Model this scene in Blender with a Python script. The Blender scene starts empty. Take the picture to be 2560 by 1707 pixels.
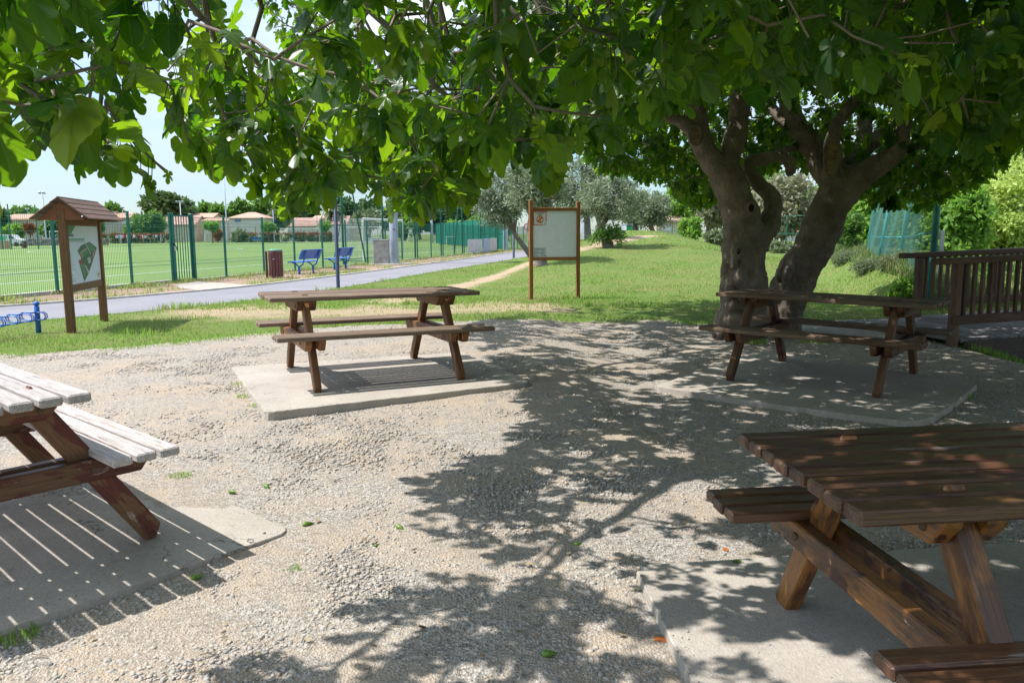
import bpy, bmesh, math, random
import numpy as np
from mathutils import Vector, Matrix, Euler

random.seed(7)
RNG = np.random.default_rng(11)
scn = bpy.context.scene
COL = scn.collection

# ------------------------------------------------------------------ camera
FPX, CX, CY = 1962.3, 1280.0, 853.5
PITCH, ROLL, CAMZ = 0.1367, -0.0068, 1.3396
SUN_EL, SUN_AZ = 58.0, 181.0            # the sun stands to the left of the view
F_ = Vector((0, math.cos(PITCH), -math.sin(PITCH)))
U0 = Vector((0, math.sin(PITCH), math.cos(PITCH)))
X0 = Vector((1, 0, 0))
R_ = X0 * math.cos(ROLL) + U0 * math.sin(ROLL)
U_ = U0 * math.cos(ROLL) - X0 * math.sin(ROLL)
cam_data = bpy.data.cameras.new('camera')
cam_data.sensor_width = 36.0
cam_data.lens = FPX / 2560 * 36.0
cam_data.clip_start = 0.05
cam_data.clip_end = 3000
cam = bpy.data.objects.new('camera', cam_data)
COL.objects.link(cam)
cam.matrix_world = Matrix(((R_.x, U_.x, -F_.x, 0), (R_.y, U_.y, -F_.y, 0), (R_.z, U_.z, -F_.z, CAMZ), (0, 0, 0, 1)))
scn.camera = cam

# ------------------------------------------------------------------ sky and sun
SKY_STRENGTH, SUN_STRENGTH, EXPOSURE = 0.15, 4.1, 0.80
w = bpy.data.worlds.new('World'); scn.world = w; w.use_nodes = True
nt = w.node_tree; nt.nodes.clear()
def wn(t, **k):
    n = nt.nodes.new(t)
    for a, b in k.items(): setattr(n, a, b)
    return n
sky = wn('ShaderNodeTexSky', sky_type='NISHITA', sun_disc=False)
sky.sun_elevation = math.radians(SUN_EL); sky.sun_rotation = math.radians(-90)
sky.air_density = 1.0; sky.dust_density = 0.5; sky.ozone_density = 1.0
tc = wn('ShaderNodeTexCoord')
mp = wn('ShaderNodeMapping'); mp.inputs['Scale'].default_value = (1.0, 1.0, 2.6)
ns = wn('ShaderNodeTexNoise'); ns.inputs['Scale'].default_value = 2.1; ns.inputs['Detail'].default_value = 7; ns.inputs['Roughness'].default_value = 0.56
rp = wn('ShaderNodeValToRGB'); rp.color_ramp.elements[0].position = 0.40; rp.color_ramp.elements[1].position = 0.66
mx = wn('ShaderNodeMix', data_type='RGBA'); mx.inputs[7].default_value = (5.9, 6.4, 7.0, 1)
sz = wn('ShaderNodeSeparateXYZ'); mr = wn('ShaderNodeMapRange'); mr.inputs['From Min'].default_value = 0.05; mr.inputs['From Max'].default_value = 0.55
cm = wn('ShaderNodeMix', data_type='RGBA'); cm.inputs[6].default_value = (3.1, 3.5, 3.9, 1); cm.inputs[7].default_value = (6.4, 6.7, 7.1, 1)
bg = wn('ShaderNodeBackground'); bg.inputs['Strength'].default_value = SKY_STRENGTH
ow = wn('ShaderNodeOutputWorld')
L = nt.links.new
L(tc.outputs['Generated'], mp.inputs['Vector']); L(mp.outputs['Vector'], ns.inputs['Vector']); L(ns.outputs['Fac'], rp.inputs['Fac'])
L(tc.outputs['Generated'], sz.inputs[0]); L(sz.outputs['Z'], mr.inputs['Value']); L(mr.outputs[0], cm.inputs[0]); L(cm.outputs[2], mx.inputs[7])
L(rp.outputs['Color'], mx.inputs[0]); sk = wn('ShaderNodeMix', data_type='RGBA', blend_type='MULTIPLY'); sk.inputs[0].default_value = 1; sh_ = wn('ShaderNodeMix', data_type='RGBA'); sh_.inputs[6].default_value = (.46, .56, .66, 1); sh_.inputs[7].default_value = (1.15, 1.15, 1.15, 1)
L(mr.outputs[0], sh_.inputs[0]); L(sky.outputs['Color'], sk.inputs[6]); L(sh_.outputs[2], sk.inputs[7]); L(sk.outputs[2], mx.inputs[6]); L(mx.outputs[2], bg.inputs['Color']); L(bg.outputs[0], ow.inputs[0])
ld = bpy.data.lights.new('sun', 'SUN'); ld.energy = SUN_STRENGTH; ld.angle = math.radians(0.53); ld.color = (1.0, 0.972, 0.93)
sun = bpy.data.objects.new('sun', ld); COL.objects.link(sun)
sd = Vector((math.cos(math.radians(SUN_EL)) * math.cos(math.radians(SUN_AZ)), math.cos(math.radians(SUN_EL)) * math.sin(math.radians(SUN_AZ)), math.sin(math.radians(SUN_EL))))
sun.rotation_euler = sd.to_track_quat('Z', 'Y').to_euler(); sun.location = sd * 30
scn.view_settings.view_transform = 'Standard'; scn.view_settings.look = 'None'
scn.view_settings.exposure = EXPOSURE; scn.view_settings.gamma = 1.0
scn.render.engine = 'CYCLES'
cy = scn.cycles
cy.use_denoising = True
cy.max_bounces = 6; cy.diffuse_bounces = 4; cy.glossy_bounces = 2; cy.transmission_bounces = 3; cy.transparent_max_bounces = 6
cy.caustics_reflective = False; cy.caustics_refractive = False
cy.sample_clamp_indirect = 6

# ------------------------------------------------------------------ pixel to place
def ray(px, py): return F_ + R_ * ((px - CX) / FPX) - U_ * ((py - CY) / FPX)
def at(px, py, z=0.0):
    d = ray(px, py); t = (z - CAMZ) / d.z
    return Vector((0, 0, CAMZ)) + d * t
def P(px, py, y):
    d = ray(px, py)
    return Vector((0, 0, CAMZ)) + d * (y / d.y)
def DD(x, y): return (x * 2560 / 2352, y * 1707 / 1568)

# ------------------------------------------------------------------ scene helpers
def tag(o, label=None, cat=None, group=None, kind=None):
    if label: o['label'] = label
    if cat: o['category'] = cat
    if group: o['group'] = group
    if kind: o['kind'] = kind
    return o
def empty(name, loc=(0, 0, 0), rz=0.0, label=None, cat=None, group=None):
    o = bpy.data.objects.new(name, None); COL.objects.link(o)
    o.location = loc; o.rotation_euler = (0, 0, rz); o.empty_display_size = 0.1
    return tag(o, label, cat, group)
def link(name, me, mat=None, parent=None):
    o = bpy.data.objects.new(name, me); COL.objects.link(o)
    if mat is not None:
        for m in (mat if isinstance(mat, (list, tuple)) else [mat]): me.materials.append(m)
    if parent is not None: o.parent = parent
    return o
def copy_tree(o, parent=None):
    c = o.copy(); COL.objects.link(c)
    if parent is not None: c.parent = parent
    for ch in o.children: copy_tree(ch, c)
    return c

class MB:
    """collects shapes for one mesh"""
    def __init__(s): s.v = []; s.f = []; s.mi = []; s.rnd = []
    def add(s, vs, fs, mi=0, rnd=None):
        b = len(s.v); r = random.random() if rnd is None else rnd
        s.v += [tuple(p) for p in vs]; s.rnd += [r] * len(vs)
        s.f += [tuple(b + i for i in f) for f in fs]; s.mi += [mi] * len(fs)
    def box(s, c, size, ch=0.0, M=None, mi=0, rnd=None):
        hx, hy, hz = [d / 2 for d in size]; c = Vector(c)
        if ch <= 0:
            vs = [Vector((x, y, z)) for x in (-hx, hx) for y in (-hy, hy) for z in (-hz, hz)]
            fs = [(0, 1, 3, 2), (4, 6, 7, 5), (0, 4, 5, 1), (2, 3, 7, 6), (0, 2, 6, 4), (1, 5, 7, 3)]
        else:
            vs = []; idx = {}
            for x in (-1, 1):
                for y in (-1, 1):
                    for z in (-1, 1):
                        for a in range(3):
                            q = [x * (hx - ch), y * (hy - ch), z * (hz - ch)]
                            q[a] = (x * hx, y * hy, z * hz)[a]
                            idx[(x, y, z, a)] = len(vs); vs.append(Vector(q))
            fs = []
            for a in range(3):
                b, d = [(1, 2), (2, 0), (0, 1)][a]
                for sg in (-1, 1):
                    f = []
                    for (p, q) in ((-1, -1), (1, -1), (1, 1), (-1, 1)):
                        k = [0, 0, 0]; k[a] = sg; k[b] = p; k[d] = q; f.append(idx[(k[0], k[1], k[2], a)])
                    fs.append(f if sg > 0 else f[::-1])
            for a in range(3):
                b, d = [(1, 2), (2, 0), (0, 1)][a]
                for p in (-1, 1):
                    for q in (-1, 1):
                        k0 = [0, 0, 0]; k0[b] = p; k0[d] = q; k1 = list(k0); k0[a] = -1; k1[a] = 1
                        f = [idx[(*k0, b)], idx[(*k1, b)], idx[(*k1, d)], idx[(*k0, d)]]
                        fs.append(f if p * q > 0 else f[::-1])
            for x in (-1, 1):
                for y in (-1, 1):
                    for z in (-1, 1):
                        f = [idx[(x, y, z, a)] for a in range(3)]
                        fs.append(f if x * y * z > 0 else f[::-1])
        if M is None: vs = [p + c for p in vs]
        else: vs = [M @ (p + c) for p in vs]
        s.add(vs, fs, mi, rnd)
    def tube(s, pts, rad, n=8, cap=True, mi=0, rnd=None, closed=False):
        pts = [Vector(p) for p in pts]; m = len(pts)
        if not isinstance(rad, (list, tuple)): rad = [rad] * m
        vs = []; up = None
        for i in range(m):
            if closed: t = pts[(i + 1) % m] - pts[i - 1]
            else: t = pts[min(i + 1, m - 1)] - pts[max(i - 1, 0)]
            t.normalize()
            if up is None:
                up = Vector((0, 0, 1)) if abs(t.z) < 0.9 else Vector((1, 0, 0))
            a = t.cross(up)
            if a.length < 1e-5: a = t.cross(Vector((0.3, 1, 0.2)))
            a.normalize(); b = a.cross(t).normalized(); up = b
            for k in range(n):
                an = 2 * math.pi * k / n
                vs.append(pts[i] + (a * math.cos(an) + b * math.sin(an)) * rad[i])
        fs = []
        for i in range(m if closed else m - 1):
            j = (i + 1) % m
            for k in range(n): fs.append((i * n + k, i * n + (k + 1) % n, j * n + (k + 1) % n, j * n + k))
        if cap and not closed: fs += [tuple(range(n))[::-1], tuple(range((m - 1) * n, m * n))]
        s.add(vs, fs, mi, rnd)
    def lathe(s, prof, n=16, c=(0, 0, 0), mi=0):
        vs = []; c = Vector(c)
        for (r, z) in prof:
            for k in range(n):
                an = 2 * math.pi * k / n; vs.append(c + Vector((r * math.cos(an), r * math.sin(an), z)))
        fs = []; m = len(prof)
        for i in range(m - 1):
            for k in range(n): fs.append((i * n + k, i * n + (k + 1) % n, (i + 1) * n + (k + 1) % n, (i + 1) * n + k))
        fs += [tuple(range(n))[::-1], tuple(range((m - 1) * n, m * n))]
        s.add(vs, fs, mi)
    def poly(s, pts, mi=0): s.add(pts, [tuple(range(len(pts)))], mi)
    def prism(s, pts, ext, mi=0):
        """closed outline extruded along ext"""
        n = len(pts); ext = Vector(ext); a = [Vector(p) for p in pts]
        vs = a + [p + ext for p in a]
        fs = [tuple(range(n))[::-1], tuple(range(n, 2 * n))] + [(i, (i + 1) % n, n + (i + 1) % n, n + i) for i in range(n)]
        s.add(vs, fs, mi)
    def build(s, name, mat=None, parent=None, smooth=False):
        me = bpy.data.meshes.new(name); me.from_pydata(s.v, [], s.f); me.update()
        at_ = me.attributes.new('rnd', 'FLOAT', 'POINT'); at_.data.foreach_set('value', np.array(s.rnd, np.float32))
        if max(s.mi or [0]) > 0: me.polygons.foreach_set('material_index', np.array(s.mi, np.int32))
        if smooth: me.polygons.foreach_set('use_smooth', np.ones(len(s.f), bool))
        return link(name, me, mat, parent)

def np_mesh(name, V, F, mat=None, parent=None, attrs=None, smooth=False):
    """V (n,3); F (m,k) faces of k corners"""
    me = bpy.data.meshes.new(name)
    F = np.ascontiguousarray(F, np.int32); k = F.shape[1]; m = len(F)
    me.vertices.add(len(V)); me.vertices.foreach_set('co', np.ascontiguousarray(V, np.float32).ravel())
    me.loops.add(m * k); me.loops.foreach_set('vertex_index', F.ravel())
    me.polygons.add(m)
    me.polygons.foreach_set('loop_start', np.arange(0, m * k, k, dtype=np.int32))
    if smooth: me.polygons.foreach_set('use_smooth', np.ones(m, bool))
    for a, d in (attrs or {}).items():
        t = me.attributes.new(a, 'FLOAT', 'POINT'); t.data.foreach_set('value', np.ascontiguousarray(d, np.float32))
    me.update(calc_edges=True); me.validate()
    return link(name, me, mat, parent)

# ------------------------------------------------------------------ materials
class N:
    """tiny node-graph writer"""
    def __init__(s, name):
        s.m = bpy.data.materials.new(name); s.m.use_nodes = True
        s.t = s.m.node_tree; s.t.nodes.clear()
        s.out = s.t.nodes.new('ShaderNodeOutputMaterial')
    def n(s, t, ins=None, **k):
        x = s.t.nodes.new(t)
        for a, b in k.items(): setattr(x, a, b)
        for a, b in (ins or {}).items(): s.set(x.inputs[a], b)
        return x
    def set(s, sock, v):
        if isinstance(v, bpy.types.NodeSocket): s.t.links.new(v, sock)
        elif isinstance(v, bpy.types.Node): s.t.links.new(v.outputs[0], sock)
        else:
            if isinstance(v, (tuple, list)) and len(v) == 3 and sock.type == 'RGBA': v = (*v, 1)
            sock.default_value = v
    def obj(s): return s.n('ShaderNodeTexCoord').outputs['Object']
    def pos(s): return s.n('ShaderNodeNewGeometry').outputs['Position']
    def attr(s, a): return s.n('ShaderNodeAttribute', attribute_name=a).outputs['Fac']
    def map(s, v, sc=(1, 1, 1), loc=(0, 0, 0)): return s.n('ShaderNodeMapping', {'Vector': v, 'Scale': sc, 'Location': loc}).outputs[0]
    def noise(s, v, sc, det=4, ro=0.55, dist=0.0): return s.n('ShaderNodeTexNoise', {'Vector': v, 'Scale': sc, 'Detail': det, 'Roughness': ro, 'Distortion': dist}).outputs['Fac']
    def voro(s, v, sc, out='Color', feat='F1'): return s.n('ShaderNodeTexVoronoi', {'Vector': v, 'Scale': sc}, feature=feat).outputs[out]
    def ramp(s, f, a, b, c0=(0, 0, 0), c1=(1, 1, 1)):
        r = s.n('ShaderNodeValToRGB', {'Fac': f}); e = r.color_ramp.elements
        e[0].position = a; e[1].position = b; e[0].color = (*c0, 1); e[1].color = (*c1, 1)
        return r.outputs[0]
    def mix(s, f, a, b): 
        x = s.n('ShaderNodeMix', data_type='RGBA'); s.set(x.inputs[0], f); s.set(x.inputs[6], a); s.set(x.inputs[7], b); return x.outputs[2]
    def mul(s, a, b):
        x = s.n('ShaderNodeMix', data_type='RGBA', blend_type='MULTIPLY'); x.inputs[0].default_value = 1; s.set(x.inputs[6], a); s.set(x.inputs[7], b); return x.outputs[2]
    def math(s, op, a, b=0.0, c=0.0):
        x = s.n('ShaderNodeMath', operation=op); s.set(x.inputs[0], a); s.set(x.inputs[1], b); s.set(x.inputs[2], c); return x.outputs[0]
    def hsv(s, c, h=0.5, sa=1.0, v=1.0):
        return s.n('ShaderNodeHueSaturation', {'Hue': h, 'Saturation': sa, 'Value': v, 'Color': c}).outputs[0]
    def bump(s, h, st=0.5, d=0.01): return s.n('ShaderNodeBump', {'Height': h, 'Strength': st, 'Distance': d}).outputs[0]
    def bsdf(s, col, rough=0.7, spec=0.3, nrm=None, metal=0.0, **k):
        b = s.n('ShaderNodeBsdfPrincipled', {'Base Color': col, 'Roughness': rough, 'Specular IOR Level': spec, 'Metallic': metal})
        if nrm is not None: s.set(b.inputs['Normal'], nrm)
        return b.outputs[0]
    def done(s, sh):
        s.t.links.new(sh, s.out.inputs['Surface']); return s.m

def paint(name, col, rough=0.45, spec=0.4, var=0.12, sc=6.0, metal=0.0):
    m = N(name); v = m.obj(); a = m.noise(v, sc, 5, 0.6)
    c = m.mix(m.ramp(a, 0.3, 0.75), tuple(x * (1 - var * 2) for x in col), tuple(min(1, x * (1 + var)) for x in col))
    fine = m.noise(v, sc * 14, 3)
    return m.done(m.bsdf(c, m.math('MULTIPLY_ADD', fine, 0.25, rough - 0.12), spec, m.bump(fine, 0.08, 0.004), metal))

def leafmat(name, c0, c1, trans, tfac=0.4, rough=0.5, spec=0.3, by='rnd'):
    m = N(name); r = m.attr(by)
    c = m.mix(r, c0, c1)
    b = m.bsdf(c, rough, spec)
    t = m.n('ShaderNodeBsdfTranslucent', {'Color': m.mul(m.mix(r, (0.8, 0.8, 0.8), (1, 1, 1)), trans)}).outputs[0]
    x = m.n('ShaderNodeMixShader'); m.set(x.inputs[0], tfac); m.set(x.inputs[1], b); m.set(x.inputs[2], t)
    return m.done(x.outputs[0])

def woodmat(name, layers, grain=(0.45, 1.0), rough=0.6, spec=0.3, sc=1.0):
    """layers: base colour, then (colour, threshold, softness, noise scale, along-grain stretch)"""
    m = N(name); v = m.obj(); r = m.attr('rnd')
    off = m.n('ShaderNodeCombineXYZ', {'X': m.math('MULTIPLY', r, 31.0), 'Y': m.math('MULTIPLY', r, 17.0), 'Z': 0.0}).outputs[0]
    v2 = m.n('ShaderNodeVectorMath', {0: v, 1: off}, operation='ADD').outputs[0]
    g = m.noise(m.map(v2, (2.2 * sc, 55 * sc, 55 * sc)), 1.0, 5, 0.65, 0.3)
    g2 = m.noise(m.map(v2, (5 * sc, 160 * sc, 160 * sc)), 1.0, 3, 0.7)
    c = layers[0]
    c = m.mix(m.ramp(g, 0.32, 0.68), tuple(x * grain[0] for x in c), tuple(min(1, x * grain[1]) for x in c))
    for (col, th, so, nsc, st) in layers[1:]:
        f = m.noise(m.map(v2, (nsc / st, nsc, nsc), (nsc * 3.1, th * 40, 0)), 1.0, 6, 0.62)
        col2 = m.mix(m.ramp(g, 0.3, 0.7), tuple(x * 0.75 for x in col), col)
        c = m.mix(m.ramp(f, th, th + so), c, col2)
    g3 = m.noise(m.map(v2, (9 * sc, 300 * sc, 300 * sc)), 1.0, 2, 0.6)
    c = m.hsv(c, 0.5, 1.0, m.math('MULTIPLY_ADD', r, 0.45, 0.78))
    c = m.mix(m.ramp(g3, 0.35, 0.7), m.hsv(c, 0.5, 1.0, 0.72), m.hsv(c, 0.5, 1.0, 1.2))
    cr = m.ramp(g2, 0.58, 0.70)
    c = m.mix(m.math('MULTIPLY', cr, 0.75), c, (0.025, 0.017, 0.013))
    h = m.math('ADD', m.math('MULTIPLY', g, 0.7), m.math('MULTIPLY', g2, 0.6))
    return m.done(m.bsdf(c, m.math('MULTIPLY_ADD', g, 0.3, rough - 0.15), spec, m.bump(h, 0.8, 0.005)))
# ================================================================== GROUND
def sstep(a, b, x):
    t = np.clip((np.asarray(x, float) - a) / (b - a), 0, 1); return t * t * (3 - 2 * t)
def vnoise(x, y, sc, seed=0):
    """smooth value noise 0..1"""
    x = np.asarray(x, float) * sc + 37.13 * seed; y = np.asarray(y, float) * sc - 11.7 * seed
    xi = np.floor(x).astype(np.int64); yi = np.floor(y).astype(np.int64); fx = x - xi; fy = y - yi
    def h(a, b):
        n = (a * 374761393 + b * 668265263 + seed * 974711) & 0x7fffffff
        n = ((n ^ (n >> 13)) * 1274126177) & 0x7fffffff
        return ((n ^ (n >> 16)) & 0xffff) / 65535.0
    fx = fx * fx * (3 - 2 * fx); fy = fy * fy * (3 - 2 * fy)
    return (h(xi, yi) * (1 - fx) + h(xi + 1, yi) * fx) * (1 - fy) + (h(xi, yi + 1) * (1 - fx) + h(xi + 1, yi + 1) * fx) * fy
def terrain(x, y):
    x = np.asarray(x, float); y = np.asarray(y, float)
    h = np.minimum(np.clip(-0.172 + 0.030 * y, -0.105, 0.040), 0.040 - 0.092 * sstep(0.2, 1.2, x)) * (1 - sstep(10, 16, y))
    up = sstep(13, 41, y) * (1 - 0.75 * sstep(62, 90, y))
    xl = np.interp(y, [13, 20, 28, 45, 60, 80], [-3.0, -2.0, -1.4, 2.2, 4.0, 5])
    lat = sstep(0, 4.2, x - xl) * (1 - 0.86 * sstep(6.6, 12.6, x - 0.09 * (y - 40)))
    h = h + 1.42 * up * lat * (1 - sstep(140, 200, y))
    h = h + 0.04 * (vnoise(x, y, 0.6, 3) - 0.5) * sstep(13, 18, y) * lat
    h = h - 0.42 * sstep(5.2, 6.6, x) * (1 - sstep(11.3, 12.4, y)) * sstep(3.0, 6.0, y)
    d = np.abs((x - 8.3) - 0.23 * (y - 16)); h = h + 0.62 * (1 - sstep(0.3, 1.7, d)) * sstep(12.3, 15, y) * (1 - sstep(25, 30, y))
    return h
def th(x, y): return float(terrain(x, y))
def hit(px, py, dz=0.0):
    """where the sight line through a pixel meets the terrain"""
    d = ray(px, py); t = 1.5
    while t < 400:
        p = Vector((0, 0, CAMZ)) + d * t
        if p.z <= th(p.x, p.y) + dz: return p
        t += 0.02 + t * 0.0015
    return p
def inpoly(x, y, poly):
    x = np.asarray(x, float); y = np.asarray(y, float); c = np.zeros(x.shape, bool); n = len(poly)
    for i in range(n):
        x0, y0 = poly[i]; x1, y1 = poly[(i + 1) % n]
        if y0 == y1: continue
        c ^= ((y0 > y) != (y1 > y)) & (x < (x1 - x0) * (y - y0) / (y1 - y0) + x0)
    return c
def smooth_line(pts, n=6):
    pts = [np.array(p, float) for p in pts]; out = []
    for i in range(len(pts) - 1):
        p0 = pts[max(i - 1, 0)]; p1 = pts[i]; p2 = pts[i + 1]; p3 = pts[min(i + 2, len(pts) - 1)]
        for k in range(n):
            t = k / n
            out.append(0.5 * ((2 * p1) + (p2 - p0) * t + (2 * p0 - 5 * p1 + 4 * p2 - p3) * t * t + (3 * p1 - p0 - 3 * p2 + p3) * t ** 3))
    out.append(pts[-1]); return out
def dline(x, y, pts):
    """distance to a polyline"""
    x = np.asarray(x, float); y = np.asarray(y, float); best = np.full(x.shape, 1e9)
    for (a, b) in zip(pts[:-1], pts[1:]):
        ax, ay = a[0], a[1]; dx, dy = b[0] - ax, b[1] - ay; L2 = dx * dx + dy * dy + 1e-9
        t = np.clip(((x - ax) * dx + (y - ay) * dy) / L2, 0, 1)
        best = np.minimum(best, np.hypot(x - ax - t * dx, y - ay - t * dy))
    return best

GRAVEL = [(-14, 7.9), (-9, 8.3), (-5.72, 8.67), (-5.2, 8.75), (-4.7, 9.05), (-4.14, 9.52), (-3.56, 10.17), (-2.7, 10.95), (-1.5, 11.5), (-0.5, 11.86), (0.3, 12.1), (1.53, 12.22), (2.4, 12.1), (3.0, 11.9), (3.7, 12.0), (4.0, 11.3), (5.5, 10.1), (5.45, 9.4), (5.6, 8.9), (6.3, 8.1), (7.5, 7.2), (10, 6), (12, -4), (-14, -4)]
PATH_LOW = smooth_line([(-13, 6.2), (-10.2, 9.0), (-7.85, 11.75), (-6.6, 13.7), (-5.35, 16.3), (-4.4, 19.4), (-2.7, 27.9), (0.88, 45.3), (3.2, 60), (4.2, 70)])
KERB = smooth_line([(-14.2, 9.2), (-12, 11.8), (-9.76, 14.92), (-8.1, 17.6), (-6.4, 22.1), (-3.6, 35.6), (-1.44, 47.6), (0.9, 60), (2.3, 70)])
FX0, FY0, FS = -10.04, 20.8, 0.2345                      # the fence line
def fence_x(y): return FX0 + FS * (y - FY0)
FT = Vector((FS, 1, 0)).normalized(); FN = Vector((-FT.y, FT.x, 0))
def fpt(a, b, z=0.0): return Vector((FX0, FY0, 0)) + FT * a + FN * b + Vector((0, 0, z))
PATHPOLY = [tuple(p) for p in PATH_LOW] + [tuple(p) for p in KERB[::-1]]
WALK = [(3.7, 11.75), (6.3, 12.35), (6.2, 10.2), (5.5, 9.75), (4.4, 10.2), (3.85, 10.7)]
BARE_LINE = [tuple(hit(*DD(*q))[:2]) for q in [(1000, 672), (1060, 657), (1140, 634), (1215, 603), (1300, 583), (1380, 563), (1440, 549), (1500, 541)]]
BARE_SPOTS = [((470, 718), 1.1), ((540, 716), 1.2), ((600, 716), 1.3), ((670, 716), 1.0), ((760, 720), 1.0), ((860, 712), 1.1), ((960, 716), 0.9), ((1080, 706), 1.1), ((1160, 706), 1.1), ((1240, 710), 0.8), ((905, 690), 0.8), ((1330, 570), 0.6), ((1640, 560), 0.4)]
BARE_SPOTS = [(tuple(hit(*DD(*q))[:2]), r) for q, r in BARE_SPOTS]
def bare(x, y):
    b = 1 - sstep(0.14, 0.62, dline(x, y, BARE_LINE) + 0.35 * (vnoise(x, y, 2.3, 5) - 0.5))
    for (cx, cy_), r in BARE_SPOTS:
        d = np.hypot((x - cx), (y - cy_) * 0.8) / r
        b = np.maximum(b, 0.85 * (1 - sstep(0.35, 1.15, d + 0.7 * (vnoise(x, y, 3.1, 8) - 0.5))))
    return b
def dry(x, y): return np.clip(0.15 + 1.0 * (vnoise(x, y, 0.55, 21) * 0.5 + vnoise(x, y, 1.9, 22) * 0.5 - 0.28), 0, 1)

# materials of the ground
m = N('terrain_soil'); v = m.pos()
n1 = m.noise(v, 1.3, 6, 0.6); n2 = m.noise(v, 28, 4, 0.7); n3 = m.noise(v, 140, 2)
gc = m.mix(m.ramp(n2, 0.3, 0.7), (0.07, 0.12, 0.026), (0.165, 0.245, 0.06))
gc = m.mix(m.math('MULTIPLY', m.attr('dry'), m.ramp(n1, 0.3, 0.7)), gc, (0.22, 0.17, 0.075))
bc = m.mix(m.ramp(n2, 0.3, 0.75), (0.30, 0.21, 0.135), (0.50, 0.385, 0.27))
gc = m.mix(m.attr('bare'), gc, bc)
M_TERRAIN = m.done(m.bsdf(gc, 0.95, 0.1, m.bump(m.math('ADD', n2, n3), 0.6, 0.02)))

m = N('gravel_bed'); v = m.pos()
c1 = m.voro(v, 85, 'Color'); d1 = m.voro(v, 85, 'Distance'); d2 = m.voro(v, 210, 'Distance')
sp = m.n('ShaderNodeSeparateColor', {'Color': c1}).outputs[0]
st = m.mix(m.ramp(sp, 0.1, 0.9), (0.20, 0.178, 0.155), (0.46, 0.42, 0.37))
n1 = m.noise(v, 1.1, 5, 0.6); n2 = m.noise(v, 9, 4)
soil = m.mix(n2, (0.32, 0.25, 0.185), (0.47, 0.385, 0.295))
c = m.mix(m.ramp(m.math('ADD', m.math('MULTIPLY', n1, 0.6), m.math('MULTIPLY', n2, 0.4)), 0.42, 0.62), st, soil)
M_GRAVEL = m.done(m.bsdf(c, 0.95, 0.15, m.bump(m.math('ADD', d1, m.math('MULTIPLY', d2, 0.5)), 0.7, 0.012)))

m = N('gravel_stone'); r = m.attr('tint')
c = m.n('ShaderNodeValToRGB', {'Fac': r}); e = c.color_ramp.elements
e[0].position = 0; e[0].color = (0.24, 0.23, 0.215, 1); e[1].position = 1; e[1].color = (0.56, 0.53, 0.49, 1)
for p_, q_ in ((0.25, (0.33, 0.31, 0.285)), (0.55, (0.40, 0.37, 0.33)), (0.8, (0.46, 0.405, 0.335)), (0.93, (0.43, 0.32, 0.235))):
    x = c.color_ramp.elements.new(p_); x.color = (*q_, 1)
nn = m.noise(m.pos(), 130, 3)
M_STONE = m.done(m.bsdf(m.mul(c.outputs[0], m.mix(nn, (0.8, 0.8, 0.8), (1.1, 1.1, 1.1))), 0.85, 0.25))

m = N('slab_concrete'); v = m.pos()
n1 = m.noise(v, 2.2, 6, 0.6); n2 = m.noise(v, 60, 4, 0.7); n3 = m.voro(v, 120, 'Distance')
c = m.mix(m.ramp(n1, 0.3, 0.7), (0.39, 0.345, 0.295), (0.49, 0.44, 0.38))
c = m.mix(m.ramp(n2, 0.25, 0.75), m.hsv(c, 0.5, 1, 0.72), c)
c = m.mix(m.ramp(m.noise(v, 5, 6, 0.72), 0.56, 0.74), c, m.hsv(c, 0.5, 1.1, 0.7)); c = m.mix(m.ramp(m.noise(v, 26, 4, 0.7), 0.66, 0.72), c, (0.17, 0.145, 0.12))
wv = m.n('ShaderNodeVectorMath', {0: v, 1: m.n('ShaderNodeTexNoise', {'Vector': v, 'Scale': 5.0, 'Detail': 4.0}).outputs['Color']}, operation='ADD').outputs[0]
ck = m.voro(wv, 0.33, 'Distance', 'DISTANCE_TO_EDGE'); c = m.mix(m.math('MULTIPLY', m.ramp(ck, 0.0012, 0.003, (1, 1, 1), (0, 0, 0)), m.ramp(n1, 0.45, 0.55)), c, (0.07, 0.06, 0.05))
M_SLAB = m.done(m.bsdf(c, 0.92, 0.15, m.bump(m.math('ADD', n2, n3), 0.35, 0.006)))

m = N('asphalt'); v = m.pos()
n1 = m.noise(v, 0.7, 5, 0.6); n2 = m.noise(v, 60, 3, 0.8)
c = m.mix(m.ramp(n1, 0.25, 0.75), (0.205, 0.20, 0.215), (0.265, 0.255, 0.27))
c = m.mix(m.ramp(n2, 0.3, 0.8), m.hsv(c, 0.5, 1, 0.8), m.hsv(c, 0.5, 1, 1.12))
M_ASPHALT = m.done(m.bsdf(c, 0.85, 0.25, m.bump(n2, 0.3, 0.006)))

m = N('verge_soil'); v = m.pos()
n1 = m.noise(v, 1.4, 5, 0.6); n2 = m.noise(v, 30, 4, 0.75)
c = m.mix(m.ramp(n2, 0.3, 0.7), (0.20, 0.12, 0.09), (0.42, 0.30, 0.24))
c = m.mix(m.ramp(n1, 0.5, 0.62), c, m.mix(n2, (0.12, 0.14, 0.05), (0.30, 0.26, 0.13)))
M_VERGE = m.done(m.bsdf(c, 0.95, 0.1, m.bump(n2, 0.6, 0.02)))

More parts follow.
